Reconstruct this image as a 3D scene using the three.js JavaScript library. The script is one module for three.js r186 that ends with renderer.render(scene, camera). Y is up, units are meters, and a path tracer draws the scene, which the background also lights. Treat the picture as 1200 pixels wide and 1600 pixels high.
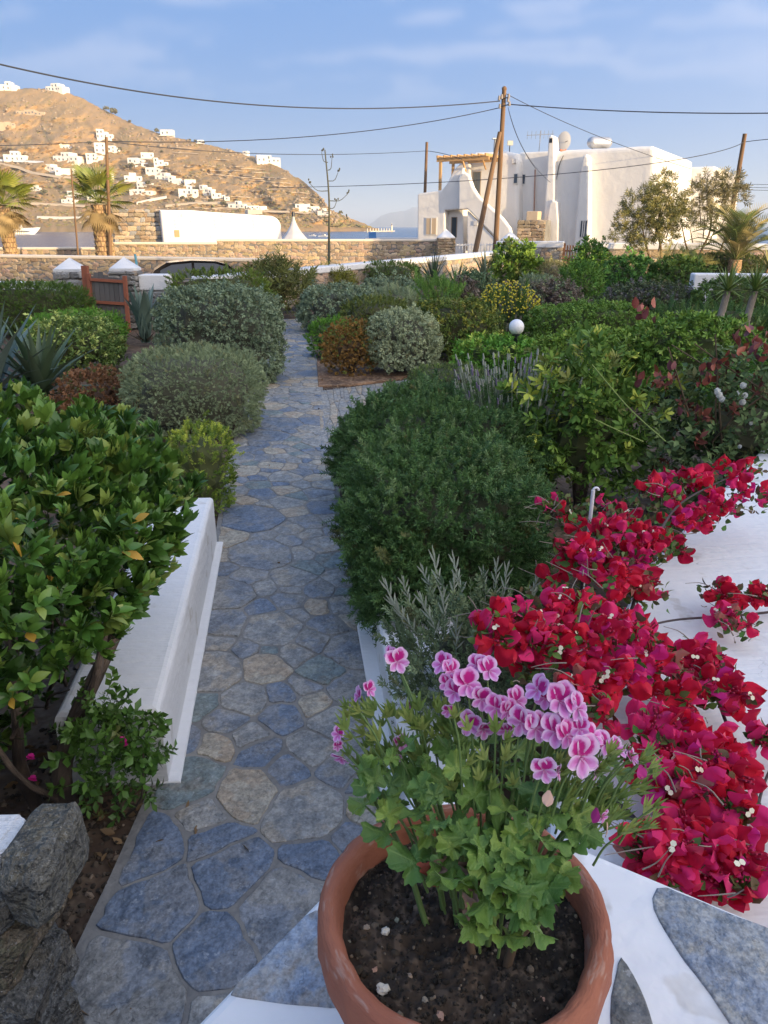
import * as THREE from 'three';
import { mergeGeometries } from 'three/addons/utils/BufferGeometryUtils.js';
import { RoundedBoxGeometry } from 'three/addons/geometries/RoundedBoxGeometry.js';
import { createNoise3D } from 'simplex-noise';

// ---------------------------------------------------------------- camera, sky, sun, exposure
const scene = new THREE.Scene();
const EYE = 2.2, PITCH = THREE.MathUtils.degToRad(21.1), FPX = 1155;
const camera = new THREE.PerspectiveCamera(2 * Math.atan(800 / FPX) * 180 / Math.PI, 0.75, 0.05, 60000);
camera.position.set(0, EYE, 0);
camera.rotation.set(-PITCH, 0, 0);
scene.add(camera);
const renderer = new THREE.WebGLRenderer();
renderer.toneMapping = THREE.LinearToneMapping;
renderer.toneMappingExposure = 2.08;
renderer.shadowMap.enabled = true;

const SUN_AZ = THREE.MathUtils.degToRad(53), SUN_EL = THREE.MathUtils.degToRad(7.6);
const sunDir = new THREE.Vector3(Math.sin(SUN_AZ) * Math.cos(SUN_EL), Math.sin(SUN_EL), Math.cos(SUN_AZ) * Math.cos(SUN_EL));
const sun = new THREE.DirectionalLight(new THREE.Color(1.0, 0.74, 0.42), 4.8);
sun.position.copy(sunDir).multiplyScalar(120); sun.target.position.set(0, 0, -20);
sun.castShadow = true; sun.shadow.radius = 1; sun.shadow.mapSize.set(4096, 4096);
Object.assign(sun.shadow.camera, { left: -90, right: 90, top: 60, bottom: -60, near: 1, far: 300 });
scene.add(sun, sun.target);

// seeded random numbers and noise
function mulberry(a) { return () => { a |= 0; a = a + 0x6D2B79F5 | 0; let t = Math.imul(a ^ a >>> 15, 1 | a); t = t + Math.imul(t ^ t >>> 7, 61 | t) ^ t; return ((t ^ t >>> 14) >>> 0) / 4294967296; }; }
let rnd = mulberry(11);
const reseed = (n) => { rnd = mulberry(n); };
const rr = (a, b) => a + (b - a) * rnd();
const pick = (a) => a[Math.floor(rnd() * a.length)];
const n3 = createNoise3D(mulberry(5));
const V = (x, y, z) => new THREE.Vector3(x, y, z);
const lerp = THREE.MathUtils.lerp, clamp = THREE.MathUtils.clamp, smooth = THREE.MathUtils.smoothstep;
const fbm = (x, y, z, o = 4) => { let s = 0, a = 0.5; for (let i = 0; i < o; i++) { s += a * n3(x, y, z); x *= 2.03; y *= 2.03; z *= 2.03; a *= 0.5; } return s; };

// the evening sky: deep blue overhead, pale near the horizon, wide warm glow round the sun, thin high cloud
{
  const W = 1024, H = 512, d = new Float32Array(W * H * 4);
  for (let j = 0; j < H; j++) {
    const el = ((j + 0.5) / H - 0.5) * Math.PI, sy = Math.sin(el);
    for (let i = 0; i < W; i++) {
      const az = ((i + 0.5) / W - 0.5) * 2 * Math.PI, x = Math.cos(az) * Math.cos(el), z = Math.sin(az) * Math.cos(el);
      const h = Math.max(0, sy), t1 = Math.exp(-h / 0.075), t2 = Math.exp(-h / 0.5);
      let c = [0.074 + 0.212 * t1, 0.176 + 0.168 * t1, 0.385 - 0.030 * t1];
      const cs = x * sunDir.x + sy * sunDir.y + z * sunDir.z, g = Math.pow(Math.max(0, cs * 0.5 + 0.5), 6), g2 = Math.pow(Math.max(0, cs), 24);
      const b = Math.pow(Math.max(0, cs * 0.5 + 0.5), 3); c[0] += 1.02 * b + 0.38 * g + 2.0 * g2 * t2; c[1] += 0.90 * b + 0.28 * g + 1.3 * g2 * t2; c[2] += 0.76 * b + 0.1 * g + 0.6 * g2 * t2;
      if (sy > 0.01) {   // cirrus on a high sheet
        const k = 1 / (sy + 0.10), cx = x * k, cz = z * k;
        const wv = fbm(cx * 0.9 + 3, cz * 0.9, 1.7, 3);
        const f = fbm(cx * 0.5 + wv * 0.5 + 0.3, cz * 1.7 + wv * 0.7 + 4.1, 0.4, 5);
        const a = smooth(f, -0.02, 0.42) * smooth(sy, 0.10, 0.20) * 0.26;
        c = [lerp(c[0], c[0] * 0.4 + 0.40, a), lerp(c[1], c[1] * 0.4 + 0.37, a), lerp(c[2], c[2] * 0.5 + 0.33, a)];
      }
      const o = (j * W + i) * 4; d[o] = c[0]; d[o + 1] = c[1]; d[o + 2] = c[2]; d[o + 3] = 1;
    }
  }
  const t = new THREE.DataTexture(d, W, H, THREE.RGBAFormat, THREE.FloatType);
  t.mapping = THREE.EquirectangularReflectionMapping; t.minFilter = t.magFilter = THREE.LinearFilter; t.needsUpdate = true;
  scene.background = t; scene.environment = t;
}
scene.fog = new THREE.FogExp2(new THREE.Color(0.62, 0.72, 0.86), 0.00016);

// ---------------------------------------------------------------- surveying: where a sight line from the eye meets the world
const cosP = Math.cos(PITCH), sinP = Math.sin(PITCH);
function sight(px, py) { const a = (px - 600) / FPX, b = -(py - 800) / FPX; return V(a, b * cosP - sinP, -b * sinP - cosP); }
function G(px, py, y = 0) { const d = sight(px, py), k = (y - EYE) / d.y; return V(d.x * k, y, d.z * k); }            // on the level y
function Z(px, py, D) { const d = sight(px, py), k = D / -d.z; return V(d.x * k, EYE + d.y * k, -D); }               // at D metres ahead
const PX = (D, py = 420) => { const d = sight(600, py); return D / -d.z / FPX; };                                       // metres per pixel D metres ahead

// ---------------------------------------------------------------- naming, tagging
const used = {};
const numbered = (n) => { const k = used[n] = (used[n] ?? -1) + 1; return k ? n + '_' + String(k).padStart(3, '0') : n; };
function tag(o, label, category, group) { if (label) o.userData.label = label; if (category) o.userData.category = category; if (group) o.userData.group = group; return o; }
function thing(name, label, category, at, group, turn = 0) {
  const g = new THREE.Group(); g.name = numbered(name); if (at) g.position.copy(at); g.rotation.y = turn; scene.add(g);
  return tag(g, label, category, group);
}
function part(name, geo, mat, parent, label) {
  const m = new THREE.Mesh(geo, mat); m.name = name; m.castShadow = m.receiveShadow = true; parent.add(m); if (label) m.userData.label = label; return m;
}
function struct(name, geo, mat) { const m = new THREE.Mesh(geo, mat); m.name = numbered(name); m.castShadow = m.receiveShadow = true; m.userData.kind = 'structure'; scene.add(m); return m; }
function solo(name, geo, mat, label, category, group) { const m = new THREE.Mesh(geo, mat); m.name = numbered(name); m.castShadow = m.receiveShadow = true; scene.add(m); return tag(m, label, category, group); }
function many(name, geo, mat, mats, cols, parent) {      // uncountable pieces as one part of kind stuff
  const m = new THREE.InstancedMesh(geo, mat, mats.length); m.name = name; m.userData.kind = 'stuff'; m.castShadow = m.receiveShadow = true;
  mats.forEach((a, i) => m.setMatrixAt(i, a)); if (cols) cols.forEach((c, i) => m.setColorAt(i, c)); parent.add(m); return m;
}

// ---------------------------------------------------------------- textures (tiling value noise)
function lattice(n, seed) { const r = mulberry(seed), a = new Float32Array(n * n); for (let i = 0; i < n * n; i++) a[i] = r(); return (x, y) => { const ix = Math.floor(x), iy = Math.floor(y); let fx = x - ix, fy = y - iy; fx = fx * fx * (3 - 2 * fx); fy = fy * fy * (3 - 2 * fy); const w = (p) => ((p % n) + n) % n, A = w(ix), B = w(ix + 1), C = w(iy) * n, D = w(iy + 1) * n; return lerp(lerp(a[C + A], a[C + B], fx), lerp(a[D + A], a[D + B], fx), fy); }; }
function tileFbm(base, oct, seed, gain = 0.5) { const L = []; for (let i = 0; i < oct; i++) L.push(lattice(base << i, seed + i * 17)); let tot = 0, a = 1; for (let i = 0; i < oct; i++) { tot += a; a *= gain; } return (u, v) => { let s = 0, a = 1; for (let i = 0; i < oct; i++) { s += a * L[i](u * (base << i), v * (base << i)); a *= gain; } return s / tot; }; }
function tex(S, fn, srgb = true, rep = 1) {
  const d = new Uint8Array(S * S * 4);
  for (let j = 0; j < S; j++) for (let i = 0; i < S; i++) { const c = fn((i + 0.5) / S, (j + 0.5) / S), o = (j * S + i) * 4; for (let k = 0; k < 3; k++) { const v = Array.isArray(c) ? c[k] : c; d[o + k] = clamp(Math.round(255 * (srgb ? (v <= 0.0031308 ? v * 12.92 : 1.055 * Math.pow(v, 1 / 2.4) - 0.055) : v)), 0, 255); } d[o + 3] = 255; }
  const t = new THREE.DataTexture(d, S, S, THREE.RGBAFormat); t.wrapS = t.wrapT = THREE.RepeatWrapping; t.magFilter = t.minFilter = THREE.LinearFilter; t.colorSpace = srgb ? THREE.SRGBColorSpace : THREE.NoColorSpace; t.repeat.set(rep, rep); t.needsUpdate = true; return t;
}
const mix3 = (a, b, t) => [lerp(a[0], b[0], t), lerp(a[1], b[1], t), lerp(a[2], b[2], t)];
const fA = tileFbm(4, 7, 1), fB = tileFbm(8, 6, 50), fC = tileFbm(3, 5, 90), fD = tileFbm(32, 3, 130);
const contrast = (v, k = 2.2) => clamp((v - 0.5) * k + 0.5, 0, 1);
const T = {
  fineBump: tex(512, (u, v) => contrast(0.6 * fA(u, v) + 0.4 * fD(u, v), 2), false),
  roughBump: tex(512, (u, v) => contrast(fB(u, v), 2.2), false),
  plaster: tex(1024, (u, v) => { const s = contrast(fC(u, v), 1.8), g = contrast(fD(u, v), 1.6), br = contrast(fB(u, (v * 6) % 1), 1.8), spot = smooth(fB(u + 0.3, v), 0.66, 0.74) * contrast(fD(v, u), 2), cr = (1 - smooth(Math.abs(fA(u, v) - 0.5), 0, 0.0035)) * smooth(fC(v, u), 0.52, 0.62); return mix3(mix3(mix3([0.79, 0.785, 0.78], [0.70, 0.70, 0.70], s * 0.45 + g * 0.2 + br * 0.25), [0.50, 0.46, 0.40], spot * 0.6), [0.34, 0.33, 0.32], cr * 0.6); }),
  brush: tex(512, (u, v) => contrast(0.45 * fB(u, (v * 6) % 1) + 0.3 * fA(u, v) + 0.25 * fD(u, v), 2), false),
  soil: tex(512, (u, v) => { const s = contrast(fA(u, v), 2.4), g = contrast(fD(u, v), 2.4); return mix3(mix3([0.036, 0.022, 0.015], [0.115, 0.072, 0.045], s), [0.20, 0.15, 0.10], Math.pow(g, 3) * 0.5); }),
  hill: tex(1024, (u, v) => { const s = contrast(fA(u, v), 2.2), g = contrast(fB(u + 0.21, v + 0.4), 2.6), r = contrast(fD(u, v), 2.2); return mix3(mix3([0.345, 0.215, 0.098], [0.28, 0.18, 0.078], s), mix3([0.14, 0.125, 0.045], [0.36, 0.24, 0.125], r), Math.pow(g, 1.6) * 0.38); }),
};
const fE = tileFbm(64, 3, 170, 0.6), fS = tileFbm(5, 6, 190, 0.6);
const crackLine = (f, u, v, w) => 1 - smooth(Math.abs(f(u, v) - 0.5), 0, w);
function slate(a, b, c, seed) { const f = tileFbm(5, 7, seed, 0.62), g = tileFbm(24, 4, seed + 5, 0.65), q = tileFbm(3, 5, seed + 9, 0.6), ln = tileFbm(4, 4, seed + 31, 0.55); return tex(512, (u, v) => { const s = contrast(f(u, v), 3), k = contrast(g(u, v), 2.4), e = contrast(fE(u, v), 2.2), r = smooth(q(u, v), 0.5, 0.62), w = smooth(g(v, u + 0.37), 0.70, 0.76), cr = crackLine(ln, u, v, 0.006) * smooth(q(v, u), 0.45, 0.6), st = contrast(fS(u, (v * 3) % 1), 2.6); return mix3(mix3(mix3(a, b, s), c, r * 0.6), [0.42, 0.43, 0.44], w * 0.35).map((x) => x * (0.52 + 0.42 * k + 0.34 * e + 0.22 * st) * (1 - 0.55 * cr)); }); }
const std = (o) => new THREE.MeshStandardMaterial({ side: THREE.DoubleSide, roughness: 0.9, ...o });
const lin = (r, g, b) => new THREE.Color(r, g, b);
const M = {
  plaster: std({ map: T.plaster, bumpMap: T.brush, bumpScale: 0.006, roughness: 0.88, name: 'whitewashed plaster' }),
  farWhite: std({ color: lin(0.80, 0.79, 0.77), roughness: 0.9 }),
  soil: std({ map: T.soil, bumpMap: T.fineBump, bumpScale: 0.02, roughness: 1 }),
  mortar: std({ map: tex(512, (u, v) => { const s = contrast(fA(u, v), 2.2), g = contrast(fD(u, v), 2.2); return mix3([0.155, 0.153, 0.15], [0.27, 0.26, 0.243], 0.6 * s + 0.4 * g); }), bumpMap: T.fineBump, bumpScale: 0.006, roughness: 0.95 }),
  dark: std({ color: lin(0.02, 0.024, 0.03), roughness: 0.35 }),
  wood: std({ map: tex(256, (u, v) => { const s = fA(u * 1, v * 0.15 % 1), g = contrast(fB(u, (v * 0.25) % 1), 2.2); return mix3([0.33, 0.225, 0.135], [0.20, 0.13, 0.075], g); }), roughness: 0.85 }),
  wire: std({ color: lin(0.03, 0.035, 0.045), roughness: 0.6 }),
};

// ---------------------------------------------------------------- geometry helpers
const mm = new THREE.Matrix4(), qq = new THREE.Quaternion(), YUP = V(0, 1, 0);
function box(w, h, d, x = 0, y = 0, z = 0, r = 0) { const g = r ? new RoundedBoxGeometry(w, h, d, 2, r) : new THREE.BoxGeometry(w, h, d); g.translate(x, y, z); return g; }
function bar(a, b, r0, r1 = r0, seg = 7) { const d = b.clone().sub(a), L = d.length(), g = new THREE.CylinderGeometry(r1, r0, L, seg, Math.max(1, Math.min(8, Math.round(L / 0.8)))); g.translate(0, L / 2, 0); g.applyQuaternion(qq.setFromUnitVectors(YUP, d.normalize())); g.translate(a.x, a.y, a.z); return g; }
function tube(pts, r, seg = 12, rad = 6) { return new THREE.TubeGeometry(new THREE.CatmullRomCurve3(pts), seg, r, rad, false); }
function taper(pts, r0, r1, seg = 12, rad = 6) {       // a branch that thins along its length
  const c = new THREE.CatmullRomCurve3(pts), g = new THREE.TubeGeometry(c, seg, 1, rad, false), p = g.attributes.position;
  for (let i = 0; i <= seg; i++) { const o = c.getPointAt(i / seg), r = lerp(r0, r1, i / seg); for (let j = 0; j <= rad; j++) { const k = i * (rad + 1) + j; p.setXYZ(k, o.x + (p.getX(k) - o.x) * r, o.y + (p.getY(k) - o.y) * r, o.z + (p.getZ(k) - o.z) * r); } }
  return g;
}
function merge(list) { const l = list.map((g) => { const h = g.index ? g.toNonIndexed() : g; for (const k of Object.keys(h.attributes)) if (!['position', 'normal', 'uv'].includes(k)) h.deleteAttribute(k); return h; }); return mergeGeometries(l, false); }
function mesh3(pos, idx, uv) { const g = new THREE.BufferGeometry(); g.setAttribute('position', new THREE.Float32BufferAttribute(pos, 3)); if (uv) g.setAttribute('uv', new THREE.Float32BufferAttribute(uv, 2)); g.setIndex(idx); g.computeVertexNormals(); return g; }
function boxUV(g, s = 1) {    // texture coordinates in metres from the side a face points to
  const h = g.index ? g.toNonIndexed() : g; h.computeVertexNormals(); const p = h.attributes.position, n = h.attributes.normal, uv = new Float32Array(p.count * 2);
  for (let i = 0; i < p.count; i += 3) { const ax = Math.abs(n.getX(i) + n.getX(i + 1) + n.getX(i + 2)), ay = Math.abs(n.getY(i) + n.getY(i + 1) + n.getY(i + 2)), az = Math.abs(n.getZ(i) + n.getZ(i + 1) + n.getZ(i + 2)); for (let k = i; k < i + 3; k++) { const x = p.getX(k), y = p.getY(k), z = p.getZ(k); uv[k * 2] = (ax > ay && ax > az ? z : x) * s; uv[k * 2 + 1] = (ay >= ax && ay >= az ? z : y) * s; } }
  h.setAttribute('uv', new THREE.BufferAttribute(uv, 2)); return h;
}
function keepNormals(g, s = 1) { const n = g.index ? g.toNonIndexed() : g, keep = n.attributes.normal.clone(), h = boxUV(n, s); h.setAttribute('normal', keep); return h; }
// a prism over a plan outline [[x, z], ...] from y0 to y1 with rounded top edge r
function prism(outline, y0, y1, r = 0.03) {
  const s = new THREE.Shape(outline.map(([x, z]) => new THREE.Vector2(x, -z)));
  const g = new THREE.ExtrudeGeometry(s, { depth: y1 - y0 - 2 * r, bevelEnabled: r > 0, bevelThickness: r, bevelSize: r, bevelOffset: -r, bevelSegments: 3, curveSegments: 6 });
  g.rotateX(-Math.PI / 2); g.translate(0, y0 + r, 0); return boxUV(g);
}
// one leaf: base at the origin, growing along +y, its face towards +z; prof gives half widths along it
function leafGeo(L, W, { prof = [0.12, 0.7, 1, 0.72, 0], fold = 0.25, curl = 0.15 } = {}) {
  const pos = [], idx = [], uv = [], n = prof.length;
  prof.forEach((p, i) => { const t = i / (n - 1), y = L * t, zc = -curl * L * t * t, hw = p * W / 2, zf = zc + fold * hw; pos.push(-hw, y, zf, 0, y, zc, hw, y, zf); uv.push(0, t, 0.5, t, 1, t); });
  for (let i = 0; i < n - 1; i++) { const a = i * 3, b = a + 3; idx.push(a, a + 1, b + 1, a, b + 1, b, a + 1, a + 2, b + 2, a + 1, b + 2, b + 1); }
  return mesh3(pos, idx, uv);
}
function place(g, at, dir, roll = 0, s = 1) { const q = new THREE.Quaternion().setFromUnitVectors(YUP, dir.clone().normalize()).multiply(new THREE.Quaternion().setFromAxisAngle(YUP, roll)); return g.clone().applyMatrix4(new THREE.Matrix4().compose(at, q, V(s, s, s))); }
const poseM = (at, dir, roll = 0, s = 1) => new THREE.Matrix4().compose(at, new THREE.Quaternion().setFromUnitVectors(YUP, dir.clone().normalize()).multiply(new THREE.Quaternion().setFromAxisAngle(YUP, roll)), V(s, s, s));

// ---------------------------------------------------------------- ground, sea, hill, island
const groundY = (x, z) => { const d = -z; let y = -0.25 * smooth(d, 19, 24) * (1 - smooth(x, -4, 6)) - 3.2 * smooth(d, 72, 104); if (d > 16 && d < 72) y += 0.05 * fbm(x * 0.15, z * 0.15, 2, 2); return y; };
{
  const pos = [], uv = [], idx = [], NX = 110, NZ = 120;
  for (let j = 0; j <= NZ; j++) for (let i = 0; i <= NX; i++) { const x = lerp(-170, 170, i / NX), t = j / NZ, z = lerp(14, -125, t); pos.push(x, groundY(x, z), z); uv.push(x / 1.7, z / 1.7); }
  for (let j = 0; j < NZ; j++) for (let i = 0; i < NX; i++) { const a = j * (NX + 1) + i, b = a + NX + 1; idx.push(a, a + 1, b + 1, a, b + 1, b); }
  struct('ground', mesh3(pos, idx, uv), M.soil);
}
{
  const nrm = tex(512, (u, v) => { const e = 1 / 512, f = (a, b) => fA(a, b) + 0.5 * fB(a, b); const dx = (f(u + e, v) - f(u - e, v)) * 9, dy = (f(u, v + e) - f(u, v - e)) * 9; const l = Math.hypot(dx, dy, 1); return [0.5 - dx / l / 2, 0.5 - dy / l / 2, 0.5 + 0.5 / l]; }, false);
  const g = new THREE.PlaneGeometry(60000, 40000, 1, 1); g.rotateX(-Math.PI / 2); g.translate(0, -1.2, -20000 + 60 - 130);
  const u = g.attributes.uv, p = g.attributes.position; for (let i = 0; i < u.count; i++) u.setXY(i, p.getX(i) / 14, p.getZ(i) / 14);
  struct('sea', g, std({ color: lin(0.025, 0.07, 0.14), roughness: 0.22, normalMap: nrm, normalScale: new THREE.Vector2(0.35, 0.35) }));
}
const SKY = [[-420, 128], [-200, 132], [0, 137], [85, 139], [100, 143], [130, 154], [160, 170], [200, 190], [250, 209], [300, 221], [350, 232], [400, 246], [440, 263], [470, 280], [500, 306], [515, 326], [540, 339], [565, 347], [580, 355], [592, 357.5]];
const skyAt = (px) => { for (let i = 1; i < SKY.length; i++) if (px <= SKY[i][0]) { const [x0, y0] = SKY[i - 1], [x1, y1] = SKY[i]; return lerp(y0, y1, clamp((px - x0) / (x1 - x0), 0, 1)); } return 357.5; };
const SHORE = 358;
function hillP(px, py) {         // the point of the hillside met by that sight line
  const s = skyAt(px), e = clamp((SHORE - py) / Math.max(0.6, SHORE - s), 0, 1), D0 = 560 + 60 * smooth(px, 250, 590), D1 = D0 + 30 + 330 * smooth(SHORE - s, 0, 230);
  const rough = 1 + 0.035 * Math.sin(Math.PI * e) * fbm(px * 0.012, py * 0.03, 7, 4) + 0.006 * Math.sin(Math.PI * e) * n3(px * 0.09, py * 0.15, 3);
  return Z(px, py, (D0 + (D1 - D0) * Math.pow(e, 0.92)) * rough);
}
{
  const pos = [], uv = [], idx = [], R = 84, cols = []; for (let px = -420; px <= 592; px += 3.6) cols.push(px);
  cols.forEach((px) => {
    const s = skyAt(px) - (px < 575 ? 1.2 * fbm(px * 0.05, 1, 1, 4) + 0.6 * n3(px * 0.4, 2, 0) : 0), col = [];
    const p0 = hillP(px, SHORE); col.push(V(p0.x * 0.985, -3, p0.z * 0.985));
    for (let j = 0; j <= R; j++) { const py = lerp(SHORE, s, j / R), p = hillP(px, Math.max(py, skyAt(px))); if (j === R) p.y += (skyAt(px) - s) * PX(-p.z, s); col.push(p); }
    const top = col[col.length - 1]; for (let k = 1; k <= 4; k++) { const f = 1 + k * 0.16; col.push(V(top.x * f, top.y * (1 - k * k * 0.035) - 3 * (k > 3), top.z * f)); }
    col.forEach((p) => { pos.push(p.x, p.y, p.z); uv.push(p.x / 95 - p.z / 260, p.y / 42 + p.z / 190); });
  });
  const n = R + 6; for (let i = 0; i < cols.length - 1; i++) for (let j = 0; j < n - 1; j++) { const a = i * n + j, b = a + n; idx.push(a, b, b + 1, a, b + 1, a + 1); }
  struct('hill', mesh3(pos, idx, uv), std({ map: T.hill, bumpMap: T.roughBump, bumpScale: 1.2, roughness: 1 }));
  // scrub and boulders on the slope
  reseed(21);
  const blob = new THREE.IcosahedronGeometry(1, 1), bp = blob.attributes.position; for (let i = 0; i < bp.count; i++) { const v = V().fromBufferAttribute(bp, i), k = 0.8 + 0.35 * n3(v.x * 2, v.y * 2, v.z * 2); bp.setXYZ(i, v.x * k, v.y * k * 0.7, v.z * k); } blob.computeVertexNormals();
  const mats = [], cs = [], mr = [], cr = [];
  for (let i = 0; i < 5200; i++) {
    const px = rr(-60, 578), s = skyAt(px), e = Math.pow(rnd(), 1.15), py = lerp(SHORE - 3, s, e), n = fbm(px * 0.02, py * 0.04, 11, 3);
    if (n < -0.12 + 0.3 * (e - 0.5)) continue;
    const p = hillP(px, py), z = rr(0.5, 1.5) * (e < 0.35 ? 1.35 : 1); mats.push(new THREE.Matrix4().compose(p, qq.setFromAxisAngle(YUP, rr(0, 6)), V(z, z * rr(0.5, 0.9), z))); cs.push(lin(rr(0.19, 0.28), rr(0.16, 0.21), rr(0.06, 0.09)));
  }
  for (let i = 0; i < 1500; i++) { const px = rr(-60, 575), s = skyAt(px), e = rnd(), py = lerp(SHORE - 8, s, e); if (fbm(px * 0.016, py * 0.03, 31, 3) < 0.0) continue; const p = hillP(px, py), z = rr(0.5, 1.9); mr.push(new THREE.Matrix4().compose(p, qq.setFromAxisAngle(V(rr(-1, 1), 1, rr(-1, 1)).normalize(), rr(0, 6)), V(z, z * rr(0.5, 1), z))); const c = rr(0.22, 0.33); cr.push(lin(c, c * 0.76, c * 0.5)); }
  const sc = many('hillside_scrub', blob, std({ color: lin(1, 1, 1) }), mats, cs, scene); tag(sc, 'low olive scrub dotted over the dry hillside', 'scrub');
  const rk = new THREE.IcosahedronGeometry(1, 0); const ro = many('hillside_rocks', rk, std({ color: lin(1, 1, 1), flatShading: true }), mr, cr, scene); tag(ro, 'pale granite boulders strewn over the dry hillside', 'rocks');
}
{ // the island on the horizon
  const pos = [], idx = [], uv = [], R = 12, N = 60;
  for (let i = 0; i <= N; i++) { const px = lerp(560, 760, i / N), h = 27 * Math.pow(Math.sin(Math.PI * clamp((px - 562) / 200, 0, 1)), 0.75) * (1 + 0.16 * fbm(px * 0.03, 0, 9, 4)) * smooth(px, 560, 600);
    for (let j = 0; j <= R; j++) { const t = j / R, D = 9000 + 2600 * t, p = Z(px, 355.2, D); p.y = -4 + Math.sin(Math.PI * t * 0.62 / 0.62 * 0.5) * (h * PX(9000 + 2600 * t) + 6) * (1 + 0.06 * fbm(px * 0.09, j * 0.3, 2, 3)); pos.push(p.x, p.y, p.z); uv.push(p.x / 900, p.z / 900); } }
  for (let i = 0; i < N; i++) for (let j = 0; j < R; j++) { const a = i * (R + 1) + j, b = a + R + 1; idx.push(a, b, b + 1, a, b + 1, a + 1); }
  const m = struct('island_hill', mesh3(pos, idx, uv), std({ color: lin(0.20, 0.17, 0.13) }));
}

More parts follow.
